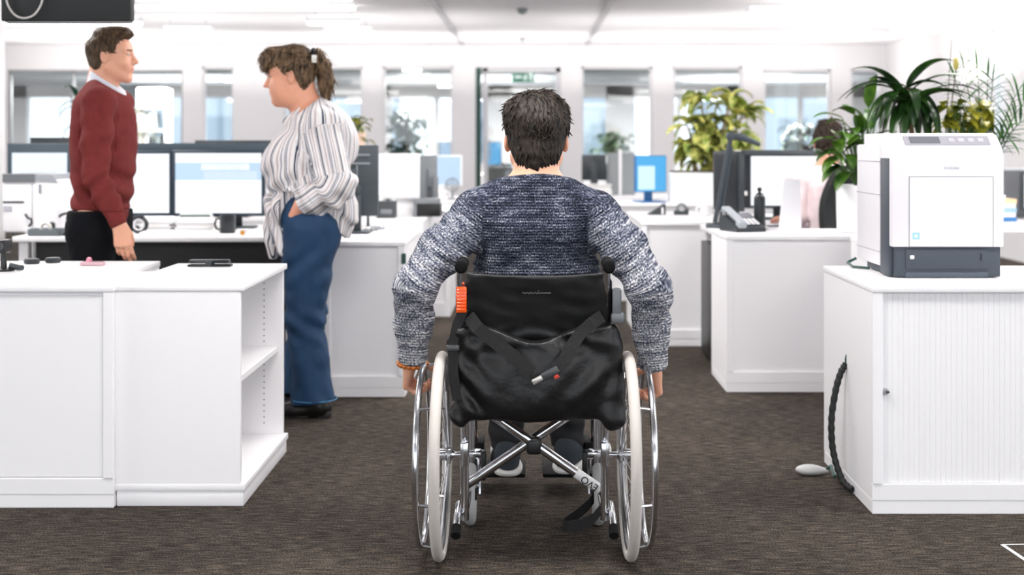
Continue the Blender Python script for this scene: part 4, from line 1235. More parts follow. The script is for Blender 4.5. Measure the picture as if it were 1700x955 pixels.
def build_room():
    b = MB(); b.box(-10.5, 9.5, YR, 25.4, -.12, 0); struct('floor', b, carpet())
    b = MB(); b.box(XL, XR, YR, YW, ZC, ZC + .15); struct('ceiling', b, ceil_m)
    # ceiling tracks
    for i, (px0, px1) in enumerate(((722.5, 764), (1013, 976))):
        Ya, Yb = FPX * (ZC - CAMH) / 240.0, FPX * (ZC - CAMH) / 168.0
        x0, x1 = PXX(px0, Ya), PXX(px1, Yb)
        x = (x0 + x1) / 2
        b = MB(); b.box(x - .035, x + .035, Ya - 5, Yb, ZC - .022, ZC - .001, .003, 1); struct('trim_%d' % (i + 1), b, mat('track_grey', (176, 174, 180), .5))
    # back wall, with pillars between glazed openings
    T = .18
    ops = [(12, 303, 116), (335, 388, 110), (470, 602, 110), (635, 752, 110), (790, 931, 112), (965, 1083, 110), (1117, 1232, 110), (1268, 1380, 115), (1413, 1463, 114)]
    xs = [(PXX(a, YW), PXX(c, YW), PZ(t, YW)) for a, c, t in ops]
    b = MB(); prev = XL
    top = PZ(108, YW)
    for (a, c, t) in xs:
        b.box(prev, a, YW, YW + T, 0, ZC); b.box(a, c, YW, YW + T, t, ZC); prev = c
    b.box(prev, XR, YW, YW + T, 0, ZC)
    for i, (a, c, t) in enumerate(xs):
        if i != 4: b.box(a, c, YW, YW + T, 0, .10)
    struct('wall_back', b, white_wall)
    n = 0
    for i, (a, c, t) in enumerate(xs):
        if i == 4: continue
        n += 1
        f = MB(); y0, y1 = YW + .05, YW + .11; r = .035
        f.box(a, a + r, y0, y1, .10, t, .003, 1); f.box(c - r, c, y0, y1, .10, t, .003, 1); f.box(a, c, y0, y1, t - r, t, .003, 1); f.box(a, c, y0, y1, .10, .10 + r, .003, 1)
        if i == 0: f.box(a + (c - a) * .36, a + (c - a) * .36 + .03, y0, y1, .1, t, .003, 1)
        w = struct('window_%d' % n, f, white_pl if i else alum)
        p = MB(); p.box(a + r, c - r, YW + .075, YW + .083, .13, t - r); p.build('pane', glassm, w)
    a, c, t = xs[4]
    f = MB(); f.box(a + .10, a + .17, YW + .03, YW + .12, 0, t, .004, 1); f.box(c - .07, c, YW + .03, YW + .12, 0, t, .004, 1); f.box(a, c, YW + .03, YW + .12, t - .07, t, .004, 1); f.box(a + .1, c, YW + .03, YW + .12, 0, .12, .004, 1)
    d = struct('door_1', f, mat('door_grey', (214, 214, 218), .5))
    p = MB(); p.box(a + .15, c - .05, YW + .07, YW + .082, .1, t - .05); p.build('pane', glassm, d)
    p = MB(); p.box(a, a + .075, YW - .01, YW + .1, 0, t, .004, 1); o = p.build('jamb', darkgreen, d); o['label'] = 'dark green door jamb'
    p = MB(); p.tube([(a + .2, YW + .03, 1.0), (a + .2, YW - .03, 1.0), (a + .2, YW - .03, 1.3), (a + .2, YW + .03, 1.3)], .012, 8); p.build('door_handle', alum, d, True)
    # side walls with window openings
    def side(name, x0, x1, spans, z0, z1):
        b = MB(); y = YR
        for (a, c) in spans: b.box(x0, x1, y, a, 0, ZC); b.box(x0, x1, a, c, 0, z0); b.box(x0, x1, a, c, z1, ZC); y = c
        b.box(x0, x1, y, YW, 0, ZC); struct(name, b, white_wall)
    side('wall_right', XR, XR + .2, [(-4, -.5), (.2, 4.2), (4.8, 8.6), (9.2, 12.6), (13.58, 14.1)], .45, 2.5)
    side('wall_left', XL - .2, XL, [(-4, 0), (.8, 4.8), (5.6, 9.6), (10.4, 14.4)], .8, 2.4)
    for j, (y0, y1, X, nm) in enumerate(((13.58, 14.1, XR, 20), (9.2, 12.6, XR, 21), (4.8, 8.6, XR, 22), (10.4, 14.4, XL - .2, 23))):
        f = MB(); z0, z1 = (.45, 2.5) if X > 0 else (.8, 2.4)
        f.box(X + .06, X + .12, y0, y0 + .04, z0, z1); f.box(X + .06, X + .12, y1 - .04, y1, z0, z1); f.box(X + .06, X + .12, y0, y1, z0, z0 + .04); f.box(X + .06, X + .12, y0, y1, z1 - .04, z1)
        f.box(X + .06, X + .12, (y0 + y1) / 2 - .02, (y0 + y1) / 2 + .02, z0, z1)
        w = struct('window_%d' % nm, f, white_pl)
        p = MB(); p.box(X + .085, X + .093, y0 + .03, y1 - .03, z0 + .03, z1 - .03); p.build('pane', glassm, w)
    # left column
    x = PXX(9, 8.4); b = MB(); b.box(x - .55, x, 7.9, 8.4, 0, ZC, .006, 1); struct('trim_3', b, white_wall)
    # ---- the office beyond the glass
    YF = 25.0
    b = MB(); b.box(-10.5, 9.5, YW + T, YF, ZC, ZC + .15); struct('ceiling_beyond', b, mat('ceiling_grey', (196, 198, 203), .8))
    b = MB(); x = -10.5; 
    for k in range(9):
        b.box(-10.5 + k * 2.4, -10.5 + k * 2.4 + .55, YF, YF + .2, 0, ZC)
    b.box(-10.5, 9.5, YF, YF + .2, 0, .85); b.box(-10.5, 9.5, YF, YF + .2, 2.15, ZC)
    for k in range(8): b.box(-10.5 + k * 2.4 + 1.40, -10.5 + k * 2.4 + 1.5, YF + .05, YF + .15, .85, 2.15)
    struct('wall_far', b, white_wall)
    for k in range(8):
        w = MB(); x0 = -10.5 + k * 2.4 + .55; w.box(x0, x0 + 1.85, YF + .09, YF + .10, .85, 2.15); struct('window_%d' % (30 + k), w, glassm)
    for sx, nm in ((-10.6, 'wall_far_left'), (9.5, 'wall_far_right')):
        b = MB(); b.box(sx, sx + .1, YW + T, YF, 0, ZC); struct(nm, b, white_wall)
    beam = mat('beam_grey', (176, 180, 184), .7)
    for k, y in enumerate((19.9, 21.8, 23.6)):
        b = MB(); b.box(-10.5, 9.5, y, y + .25, ZC - .32, ZC); struct('trim_%d' % (10 + k), b, beam)
    # buildings across the street seen through the far windows
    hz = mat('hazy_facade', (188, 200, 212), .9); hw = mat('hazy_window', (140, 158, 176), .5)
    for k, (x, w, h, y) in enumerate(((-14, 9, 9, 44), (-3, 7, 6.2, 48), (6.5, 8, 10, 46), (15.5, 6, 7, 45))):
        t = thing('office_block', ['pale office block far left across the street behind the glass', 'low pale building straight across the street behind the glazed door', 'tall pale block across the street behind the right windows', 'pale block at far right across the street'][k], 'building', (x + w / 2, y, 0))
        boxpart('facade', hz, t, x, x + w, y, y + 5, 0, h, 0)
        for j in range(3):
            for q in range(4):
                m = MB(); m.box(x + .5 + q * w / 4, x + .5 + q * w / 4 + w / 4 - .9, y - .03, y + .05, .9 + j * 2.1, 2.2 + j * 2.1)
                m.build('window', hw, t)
    b = MB(); b.box(-30, 30, 26, 56, -.2, -.1); struct('ground', b, mat('street_grey', (150, 152, 154), .9))
# ---------------------------------------------------------------- lamps
lamp_e = mat('lamp_diffuser', (255, 255, 255), .5, emit=(255, 250, 244), estr=4.0)
def pendant(x0, x1, Y, Z, label):
    t = thing('pendant_lamp', label, 'lamp', ((x0 + x1) / 2, Y, ZC), 'slim pendant lamps under the ceiling')
    boxpart('housing', white_pl, t, x0, x1, Y - .06, Y + .06, Z + .03, Z + .075, .008)
    boxpart('diffuser', lamp_e, t, x0 + .01, x1 - .01, Y - .05, Y + .05, Z, Z + .032, .008)
    boxpart('added_top_glow', lamp_e, t, x0 + .03, x1 - .03, Y - .045, Y + .045, Z + .0755, Z + .079, 0)  # glowing strip added on the housing to brighten the ceiling
    for q in (.15, .85):
        m = MB(); m.cyl((x0 + (x1 - x0) * q, Y, Z + .07), (x0 + (x1 - x0) * q, Y, ZC), .004, 8); m.build('rod', alum, t, True)
def area(name, loc, sx, sy, power, rot=(0, 0, 0), col=(1, .97, .94)):
    l = bpy.data.lights.new(name, 'AREA'); l.shape = 'RECTANGLE'; l.size = sx; l.size_y = sy; l.energy = power; l.color = col
    o = bpy.data.objects.new(name, l); COL.objects.link(o); o.location = loc; o.rotation_euler = rot
    return o
def build_lamps():
    L = [(225, 590, 16, 11.4, 'long slim pendant lamp at upper left, nearest the camera'), (5, 235, 42, 13.0, 'slim pendant lamp behind the head of the man in red'),
         (510, 596, 41, 13.0, 'short pendant lamp high above the ponytail, left of the ceiling track'), (270, 354, 57, 14.2, 'short pendant lamp between the two standing people, lowest in the picture there'),
         (535, 620, 58, 14.2, 'short pendant lamp just left of the ceiling track, farthest back'), (1425, 1720, 17, 11.6, 'long pendant lamp at the upper right edge'),
         (1510, 1632, 33, 12.5, 'pendant lamp above the palm, second from the right edge'), (1480, 1580, 54, 14.0, 'short pendant lamp above the dark dracaena, farthest back at right'), (1240, 1400, 26, 12.2, 'pendant lamp above the gap between the two right-hand plants')]
    for px0, px1, py, Y, lb in L:
        pendant(PXX(px0, Y), PXX(px1, Y), Y, PZ(py, Y), lb)
    # ceiling fittings
    for k, (px, py) in enumerate(((867, 14), (867, 61))):
        Y = FPX * (ZC - CAMH) / (HY - py); x = PXX(px, Y)
        t = thing('smoke_detector', ['round smoke detector on the ceiling, nearer one', 'round smoke detector on the ceiling, farther one'][k], 'detector', (x, Y, ZC), 'ceiling detectors')
        m = MB(); m.lathe([(0, -.05), (.045, -.05), (.055, -.03), (.055, 0), (0, 0)], (x, Y, ZC), 20); m.build('body', greyp if k == 0 else mat('track_grey', (176, 174, 180), .5), t, True)
        m = MB(); m.lathe([(0, -.065), (.02, -.062), (.024, -.05), (0, -.05)], (x, Y, ZC), 14); m.build('sensor', greyp, t, True)
    # working light of ceiling lamps; upward area lights are added to brighten the ceiling
    for (x, y) in ((-3.4, .6), (1.6, .2), (-4.3, 3.6), (3.2, 3.6), (-.2, 3.4), (-3.2, 6.2), (2.6, 6.4), (-.2, 6.6), (-3.6, 9.2), (3.0, 9.4), (-.3, 10)):
        area('ceiling_light', (x, y, ZC - .30), 1.5, .3, 30)
        area('added_ceiling_fill', (x, y, ZC - .29), 1.5, .3, 16, (PI, 0, 0))  # added upward fill beside each downlight, without a fitting
    for (x, y) in ((-5.4, 11.6), (-2.6, 11.4), (3.6, 11.6), (-4.0, 14.2), (-1.6, 14.4), (3.9, 14.2), (-5.8, 16.4), (1.4, 14.6)):
        area('added_rear_fill', (x, y, 1.95), 2.4, 1.6, 34 if x > 2 else 11, (PI, 0, 0))  # added upward fill floating in mid-room, brightens the rear ceiling and wall
    for x in (-6.2, -4.2, -2.2, -.2, 1.8, 3.8): area('added_rear_fill', (x, 16.9, 1.9), 1.6, 1.0, 17, (PI, 0, 0))  # added row of upward fill, evens the ceiling near the back wall
    for (x, y) in ((-6, 20.9), (-1, 20.9), (4, 20.9)): area('far_light', (x, y, ZC - .4), 2.0, .3, 300); area('added_far_fill', (x, y + .9, 1.95), 2.4, 1.4, 110, (PI, 0, 0))  # upward lights here are added to brighten the ceiling beyond the glass
    w = bpy.data.worlds.new('sky'); SC.world = w; w.use_nodes = True; nt = w.node_tree
    bg = nt.nodes['Background']; bg.inputs[0].default_value = (.90, .95, 1, 1); bg.inputs[1].default_value = 1.85
def build_camera():
    cd = bpy.data.cameras.new('camera'); co = bpy.data.objects.new('camera', cd); COL.objects.link(co)
    cd.sensor_fit = 'HORIZONTAL'; cd.sensor_width = 36; cd.lens = 36 * FPX / 1700
    cd.shift_x = (850 - CX) / 1700; cd.shift_y = -(477.5 - HY) / 1700
    co.location = (0, 0, CAMH); co.rotation_euler = (PI / 2, 0, 0); cd.clip_start = .05; cd.clip_end = 200
    cd.dof.use_dof = True; cd.dof.focus_distance = 3.85; cd.dof.aperture_fstop = 2.6
    SC.camera = co
    v = SC.view_settings; v.view_transform = 'Standard'; v.look = 'None'; v.gamma = 1; v.use_curve_mapping = False; v.exposure = EXPOSURE
    SC.cycles.use_denoising = True
    SC.cycles.max_bounces = 10; SC.cycles.diffuse_bounces = 6; SC.cycles.transparent_max_bounces = 12
    SC.cycles.sample_clamp_indirect = 6.0
EXPOSURE = 0.0
# ================================================================ FURNITURE AND THINGS
def cabinet_closed(label, x0, x1, y0, y1, H, tambour=False, lock=None, group=None, stile_side=1, panel=True, plinth=.045):
    t = thing('cabinet', label, 'cabinet', ((x0 + x1) / 2, (y0 + y1) / 2, 0), group)
    boxpart('carcass', white_lam, t, x0, x1, y0 + .018, y1, plinth, H - .022, .002, 1)
    boxpart('top_board', white_lam, t, x0 - .003, x1 + .003, y0 - .003, y1 + .003, H - .022, H, .003, 2)
    boxpart('plinth', white_lam, t, x0, x1, y0 + .006, y1 - .006, 0, plinth, .002, 1)
    boxpart('bottom_rail', white_lam, t, x0 - .001, x1 + .001, y0 + .004, y0 + .02, plinth, plinth + .055, .002, 1)
    z0, z1 = plinth + .055, H - .022
    st = .034
    for a in (x0, x1 - st): boxpart('stile', white_lam, t, a, a + st, y0, y0 + .02, z0, z1, .002, 1)
    if panel:
        a, b = x0 + st, x1 - st; m = MB(); zt = z1 - .004
        if tambour:
            n = int((b - a) / .0175); prof = []
            for i in range(n):
                xa = a + (b - a) * i / n; wv = (b - a) / n
                prof += [(xa, y0 + .0148), (xa + wv * .10, y0 + .0132), (xa + wv * .90, y0 + .0132), (xa + wv * .999, y0 + .0148)]
            prof += [(b, y0 + .03), (a, y0 + .03)]
            m.prism(prof, 'Z', z0 + .002, zt); d = m.build('tambour_door', white_lam, t)
        else:
            m.box(a + .002, b - .002, y0 + .009, y0 + .03, z0 + .002, zt - .008, .003, 1); d = m.build('door', white_lam, t, True)
        if lock:
            m = MB(); My = Matrix.Rotation(PI / 2, 4, 'X')
            m.lathe([(0, .004), (.009, .004), (.011, 0), (.011, -.012), (0, -.012)], (lock[0], y0 + .003, lock[1]), 18, My); lk = m.build('lock', alum, d, True)
            m = MB(); m.box(lock[0] - .0012, lock[0] + .010, y0 - .006, y0, lock[1] - .003, lock[1] + .003, .001, 1); m.build('key_slot', darkp, lk)
    return t
def build_cabinets():
    # left pair
    Y1 = FPX / 495.5
    c = cabinet_closed('white cabinet at left edge with recessed sliding door, under the two black pucks', -2.42, PXX(187.5, Y1), Y1, Y1 + .46, .748)
    c = cabinet_closed('white cabinet behind the left one, back to back, seen only by its top', -2.42, -1.50, Y1 + .465, 5.12, .748, panel=False)
    # open shelf cabinet, its open side facing right
    f0, f1 = 4.262, 5.02; xl, xr = PXX(191, 4.262), PXX(399, 4.262)
    t = thing('shelf_cabinet', 'white open shelf cabinet turned sideways, drilled panel and shelf showing at right', 'cabinet', ((xl + xr) / 2, (f0 + f1) / 2, 0))
    H = .748
    boxpart('top_board', white_lam, t, xl - .002, xr + .012, f0 - .004, f1 + .004, H - .022, H, .003)
    boxpart('side_panel', white_lam, t, xl, xr, f0, f0 + .02, .075, H - .022, .002, 1)
    sp = boxpart('side_panel', white_lam, t, xl, xr, f1 - .02, f1, .075, H - .022, .002, 1)
    boxpart('back_panel', white_lam, t, xl, xl + .018, f0 + .02, f1 - .02, .075, H - .022, .0, 1)
    boxpart('bottom_board', white_lam, t, xl, xr + .016, f0 - .002, f1 + .002, .052, .076, .003)
    boxpart('plinth', white_lam, t, xl + .004, xr + .010, f0 + .002, f1 - .004, 0, .053, .003)
    boxpart('shelf', white_lam, t, xl + .018, xr - .02, f0 + .021, f1 - .021, .400, .424, .002, 1)
    m = MB()
    for i in range(26):
        z = .12 + i * .023
        m.lathe([(0, 0), (.003, 0), (.003, .002), (0, .002)], (xr - .075, f1 - .0195, z), 8, Matrix.Rotation(PI / 2, 4, 'X'))
    o = m.build('peg_holes', greyp, sp); o['label'] = 'column of dark peg holes'
    # printer cabinet
    Yp = FPX / 504; xl = PXX(1449, Yp)
    cabinet_closed('white roller-door cabinet carrying the big printer, lock on its left stile', xl, 2.06, Yp, 4.86, .754, True, (PXX(1471, Yp), PZ(651, Yp)))
    # right, middle
    cabinet_closed('plain white cabinet with its bare back turned to the aisle, under the phone and flask', .966, 1.75, 6.22, 6.74, .772, panel=False)
    cabinet_closed('white cabinet behind the wheelchair rider at right, tape dispenser on top', PXX(1065, 7.64), PXX(1193, 7.64), 7.64, 8.8, .752, panel=False)
    cabinet_closed('white cabinet behind the printer carrying the dark dracaena and the palm', 1.56, 2.09, 5.70, 6.15, .77, panel=False)
    t = cabinet_closed('long white cabinet far back carrying the big yellow-green plant and blue screen', .63, 1.95, 9.86, 10.7, .752, panel=False)
    m = MB(); m.box(.68, .80, 9.845, 9.862, .56, .585, .003, 1); o = m.build('grip_slot', darkgreen, t)
    # left, middle
    t = cabinet_closed('white cabinet right behind the woman in the striped shirt', -1.0, PXX(672, 6.1), 6.10, 6.98, .752, panel=False)
    m = MB(); m.box(PXX(679, 6.1) - .036, PXX(685, 6.1) - .032, 6.09, 6.105, .645, .695, .003, 1); m.build('door_pull', darkgreen, t)
    t = cabinet_closed('white drawer cabinet under the white all-in-one computer', PXX(575, 7.83), PXX(702, 7.83), 7.83, 8.72, .752, panel=False)
    m = MB(); m.box(PXX(592, 7.83), PXX(698, 7.83), 7.815, 7.84, .655, .735, .004, 1); m.build('drawer', white_lam, t, True)
    t = cabinet_closed('narrow white cabinet left of the aisle, just past the drawer cabinet', PXX(692, 8.95), PXX(747, 8.95), 8.95, 9.7, .752, panel=False)
    m = MB(); m.box(PXX(709, 8.95), PXX(726, 8.95), 8.935, 8.955, .64, .66, .003, 1); m.build('grip_slot', darkgreen, t)
    cabinet_closed('white cabinet carrying the terracotta-beige pot behind the woman', -1.62, -1.12, 9.1, 9.6, 1.10, panel=False)

def desk(label, x0, x1, y0, y1, Z=.74, panel=False, name='desk'):
    t = thing(name, label, 'desk', ((x0 + x1) / 2, (y0 + y1) / 2, 0))
    boxpart('desktop', white_lam, t, x0, x1, y0, y1, Z - .028, Z, .004)
    for (a, b) in ((x0 + .05, y0 + .05), (x1 - .05, y0 + .05), (x0 + .05, y1 - .05), (x1 - .05, y1 - .05)):
        m = MB(); m.box(a - .025, a + .025, b - .025, b + .025, 0, Z - .028, .003, 1); m.build('leg', white_pl, t, True)
    if panel:
        boxpart('under_desk_shade', mat('black_panel', (18, 19, 21), .6), t, x0 + .1, x1 - .06, y0 + .06, y0 + .085, .25, Z - .029, .002, 1)  # black sheet added for the shadow and dark chairs under the desk
    return t
scr_w = mat('screen_white', (12, 12, 14), .3, emit=(246, 250, 255), estr=.84)
scr_b = mat('screen_pale_blue', (12, 12, 14), .3, emit=(188, 214, 241), estr=.78)
scr_sky = mat('screen_sky_blue', (12, 12, 14), .3, emit=(70, 168, 226), estr=.78)
bezel = mat('blue_black_bezel', (24, 42, 56), .4)
def monitor(label, x0, x1, z0, z1, Y, zdesk, body=None, screen=None, back=False, yaw=0.0, bez=.018, top=None, stand=True, content=None, group=None, stand_x=None, name='monitor'):
    body = body or bezel; xc = (x0 + x1) / 2
    t = thing(name, label, 'monitor', (xc, Y, zdesk), group)
    top = top if top is not None else bez
    h = boxpart('housing', body, t, x0, x1, Y - .012, Y + .028, z0, z1, .006)
    fy = Y - .0135
    if not back:
        boxpart('screen', screen or scr_w, t, x0 + bez, x1 - bez, fy - .0005, fy + .004, z0 + bez, z1 - top, 0)
        for (u0, u1, v0, v1, m_) in (content or []):
            W, Hh = x1 - x0 - 2 * bez, z1 - z0 - bez - top
            boxpart('screen_window', m_, t, x0 + bez + u0 * W, x0 + bez + u1 * W, fy - .0012, fy - .0004, z0 + bez + v0 * Hh, z0 + bez + v1 * Hh, 0)
    else:
        boxpart('vesa_plate', body, t, xc - .06, xc + .06, Y - .03, Y - .010, (z0 + z1) / 2 - .06, (z0 + z1) / 2 + .06, .006)
    if stand:
        sx = stand_x if stand_x is not None else xc
        yy = Y + .05 if not back else Y - .05
        m = MB(); m.box(sx - .035, sx + .035, yy - .012, yy + .012, zdesk + .012, min(z0 + .16, z1 - .05), .005); m.box(sx - .035, sx + .035, min(Y, yy), max(Y, yy), z0 + .09, z0 + .15, .005)
        m.build('stand', body if body is not bezel else darkp, t, True)
        boxpart('stand_foot', body if body is not bezel else darkp, t, sx - .11, sx + .11, Y - .08, Y + .12, zdesk + .001, zdesk + .014, .005)
    if yaw: t.rotation_euler[2] = yaw
    return t
def build_printer():
    Y = FPX / 476; x0, x1 = PXX(1485, Y), PXX(1662, Y)
    zb = .754
    t = thing('laser_printer', 'big white laser printer with dark paper drawer on the roller-door cabinet', 'printer', ((x0 + x1) / 2, Y + .2, zb))
    wp = mat('printer_white', (227, 225, 229), .45, bump=.02, bscale=300); dk = mat('printer_slate', (58, 66, 76), .5, bump=.03, bscale=200)
    zt = PZ(221, Y); zs = PZ(410, Y)
    # main shell, sloped at the top
    m = MB(); prof = [(Y - .012, zs), (Y - .012, zt - .075), (Y + .004, zt - .050), (Y + .055, zt - .006), (Y + .085, zt), (Y + .36, zt), (Y + .36, zs)]
    m.prism(prof, 'X', x0 - .012, x1 + .006)
    bmesh.ops.bevel(m.bm, geom=list(m.bm.edges), offset=.006, segments=2, profile=.5, affect='EDGES')
    sh = m.build('shell', wp, t, True)
    # control panel on the slope
    n = Vector((0, -.044, .051)).normalized(); u = Vector((1, 0, 0)); v = n.cross(u)
    c = Vector(((x0 + x1) / 2 + .01, Y + .030, zt - .027)); M = Matrix(((u.x, v.x, n.x, c.x), (u.y, v.y, n.y, c.y), (u.z, v.z, n.z, c.z), (0, 0, 0, 1)))
    m = MB(); m.box(-.155, .145, -.024, .024, -.002, .003, .002, 1, M); cp = m.build('control_panel', mat('panel_grey', (176, 174, 182), .4), t, True)
    m = MB(); m.box(-.135, -.03, -.017, .017, .002, .0055, .001, 1, M); m.build('display', mat('display_grey', (120, 122, 130), .2), cp, True)
    for i in range(4):
        m = MB(); m.box(.0 + i * .034, .022 + i * .034, -.010, .010, .002, .006, .002, 1, M); m.build('button', mat('button_grey', (206, 204, 210), .4), cp, True)
    # front door
    m = MB(); xa, xb = PXX(1508, Y), PXX(1646, Y); za = PZ(294, Y)
    m.box(xa, xb, Y - .0155, Y - .006, zs + .002, za, .003, 2); fd = m.build('front_door', wp, t, True)
    gl = mat('seam_grey', (150, 150, 156), .6)
    m = MB(); m.box(xa - .002, xa, Y - .0135, Y - .010, zs, za + .002, 0); m.box(xb, xb + .002, Y - .0135, Y - .010, zs, za + .002, 0); m.box(xa, xb, Y - .0135, Y - .010, za, za + .002, 0); m.build('seam', gl, fd)
    lb = mat('energy_label_blue', (150, 205, 235), .5)
    m = MB(); m.box(PXX(1513, Y), PXX(1524, Y), Y - .0165, Y - .0150, PZ(397, Y), PZ(386, Y), 0); st = m.build('energy_sticker', lb, fd); st['label'] = 'pale blue energy sticker'
    m = MB(); m.box(PXX(1516, Y), PXX(1521, Y), Y - .0172, Y - .0164, PZ(394, Y), PZ(389, Y), 0); m.build('sticker_star', mat('white_plastic', (236, 235, 237), .4), st)
    M = Matrix.Translation((PXX(1578, Y), Y - .0125, PZ(279, Y))) @ Matrix.Rotation(PI / 2, 4, 'X')
    textmesh('maker_lettering', 'KYOCERA', .0115, mat('faint_grey_print', (190, 190, 196), .5), sh, M, .0006)
    # dark drawer base
    m = MB(); m.box(x0, x1 - .002, Y, Y + .36, zb + .004, zs + .004, .004); pd = m.build('paper_drawer', dk, t, True)
    m = MB(); m.box(PXX(1503, Y), PXX(1640, Y), Y - .006, Y + .01, PZ(447, Y), PZ(413, Y), .004); m.build('drawer_front', dk, pd, True)
    m = MB(); m.box(PXX(1503, Y), PXX(1640, Y), Y - .004, Y + .01, PZ(461, Y), PZ(452, Y), .003); m.build('drawer_lip', mat('printer_slate_light', (72, 80, 92), .5), pd, True)
    m = MB(); m.box(PXX(1510, Y), PXX(1517, Y), Y - .0075, Y - .005, PZ(430, Y), PZ(424, Y), .001, 1); m.build('paper_mark', white_pl, pd)
    m = MB(); m.box(PXX(1627, Y), PXX(1629, Y), Y - .0075, Y - .005, PZ(432, Y), PZ(421, Y), 0); m.build('paper_gauge', blackp, pd)
    # dark flank and white rear unit
    m = MB(); m.box(x0 - .014, x0 + .004, Y + .02, Y + .13, zb + .004, PZ(277, Y) + .03, .003); m.build('side_grille', dk, t, True)
    xr = x0 - .018
    m = MB(); m.box(xr, x0 + .01, Y + .13, Y + .44, zb + .03, PZ(240, 4.62) , .008); ru = m.build('rear_unit', wp, t, True)
    for z in (PZ(268, 4.62), PZ(322, 4.62), PZ(415, 4.62)):
        m = MB(); m.box(xr - .0008, xr + .002, Y + .13, Y + .44, z - .001, z + .001, 0); m.box(xr, x0, Y + .1292, Y + .132, z - .001, z + .001, 0); m.build('seam', gl, ru)
    m = MB(); m.tube([(xr - .002, Y + .44, zb + .03), (xr - .03, Y + .46, zb + .012), (xr - .035, Y + .36, zb + .005), (xr + .01, Y + .30, zb + .006)], .005, 8); m.build('power_cable', darkgreen, t, True)
    for a in (x0 + .03, x1 - .03):
        m = MB(); m.cyl((a, Y + .05, zb), (a, Y + .05, zb + .006), .012); m.build('foot', blackp, t, True)
        m = MB(); m.cyl((a, Y + .32, zb), (a, Y + .32, zb + .006), .012); m.build('foot', blackp, t, True)
def build_small():
    zt = .748
    for k, (px, py, lb) in enumerate(((53, 434, 'flat black puck on left cabinet top, the one nearer the left edge'), (88, 432, 'flat black puck on left cabinet top, the one nearer the man in red'))):
        Y = FPX * (CAMH - zt) / (py + 4 - HY); x = PXX(px, Y)
        t = thing('black_puck', lb, 'puck', (x, Y, zt), 'black pucks on the cabinet')
        m = MB(); m.lathe([(0, 0), (.026, 0), (.030, .004), (.030, .015), (.026, .020), (0, .021)], (x, Y, zt), 28); m.build('body', darkp, t, True)
        m = MB(); m.torus((x, Y, zt + .011), .0302, .0012, 'Z', 28, 6); m.build('groove_ring', blackp, t, True)
    Y = 4.93; x = PXX(154, Y)
    t = thing('tape_roll', 'pinkish roll of sticky tape in a clear holder on the left cabinet, beside the trousers', 'tape', (x, Y, zt))
    m = MB(); m.box(x - .045, x + .045, Y - .02, Y + .02, zt, zt + .016, .006, 3); m.build('holder', mat('clear_pink_plastic', (225, 188, 196), .2, trans=.3), t, True)
    m = MB(); m.torus((x - .014, Y, zt + .0165), .012, .005, 'X', 24, 8, 1.6); m.build('tape', mat('pink_tape', (206, 130, 150), .4), t, True)
    Y = 4.90; xa, xb = PXX(313, Y), PXX(385, Y); xc = (xa + xb) / 2
    t = thing('stapler', 'long black stapler lying on the shelf cabinet top', 'stapler', (xc, Y, zt))
    bg = mat('gloss_black', (14, 18, 20), .18)
    boxpart('base', bg, t, xa, xb, Y - .022, Y + .022, zt, zt + .009, .004)
    boxpart('arm', bg, t, xa + .004, xb - .006, Y - .018, Y + .018, zt + .013, zt + .026, .006)
    boxpart('hinge', darkp, t, xc - .015, xc + .012, Y - .0235, Y + .023, zt + .004, zt + .024, .005)
    Y = 4.72; x = PXX(6, Y)
    t = thing('desk_camera', 'small black camera on a stubby stand at the far left edge', 'camera', (x, Y, zt))
    m = MB(); m.lathe([(0, 0), (.038, 0), (.038, .008), (.012, .014), (.010, .07), (0, .07)], (x, Y, zt), 20); m.build('stand', blackp, t, True)
    boxpart('body', blackp, t, x - .025, x + .022, Y - .03, Y + .03, zt + .068, zt + .118, .008)
    m = MB(); m.cyl((x, Y - .03, zt + .093), (x, Y - .055, zt + .093), .016); m.build('lens', darkp, t, True)
    m = MB(); m.tube([(x + .02, Y, zt + .02), (x + .05, Y + .01, zt + .012), (x + .07, Y + .0, zt + .012)], [.012, .011, .010], 10); m.build('lever', darkp, t, True)
    # floor things
    t = thing('cable_sleeve', 'black spiral cable sleeve curving out of the cabinet flank to the floor', 'cable', (1.13, 4.5, 0))
    pts = [(1.128, 4.516, .437), (1.108, 4.512, .405), (1.088, 4.506, .34), (1.073, 4.50, .25), (1.072, 4.49, .16), (1.082, 4.47, .09), (1.100, 4.44, .035), (1.122, 4.40, .018)]
    def smooth_pts(p, n=6):
        p = [Vector(q) for q in p]; o = []
        for i in range(len(p) - 1):
            a, b, c, d = p[max(i - 1, 0)], p[i], p[i + 1], p[min(i + 2, len(p) - 1)]
            for k in range(n):
                s = k / n; o.append(.5 * ((2 * b) + (-a + c) * s + (2 * a - 5 * b + 4 * c - d) * s * s + (-a + 3 * b - 3 * c + d) * s ** 3))
        return o + [p[-1]]
    sp = smooth_pts(pts, 10)
    m = MB(); m.tube(sp, [.0115 + .0014 * math.sin(i * 1.7) for i in range(len(sp))], 12); m.build('sleeve', mat('sleeve_black', (18, 22, 22), .6), t, True)
    m = MB(); m.tube([(1.131, 4.517, .47), (1.127, 4.517, .45), (1.128, 4.516, .437)], .004, 8); m.build('cable_end', darkgreen, t, True)
    t = thing('power_plug', 'pale grey plug lying on the carpet at the foot of the cable sleeve', 'plug', (1.04, 4.66, 0))
    S = SDF((.96, 4.58, -.01), (1.12, 4.74, .07), .003)
    S.ell((1.028, 4.665, .020), (.050, .026, .020), None, 0); S.cap((1.06, 4.66, .018), (1.09, 4.655, .020), .014, .010, .01); S.cut((0, 0, .001), (0, 0, -1))
    sdfobj(S, 'plug_body', mat('plug_grey', (196, 196, 196), .5), t, 1)
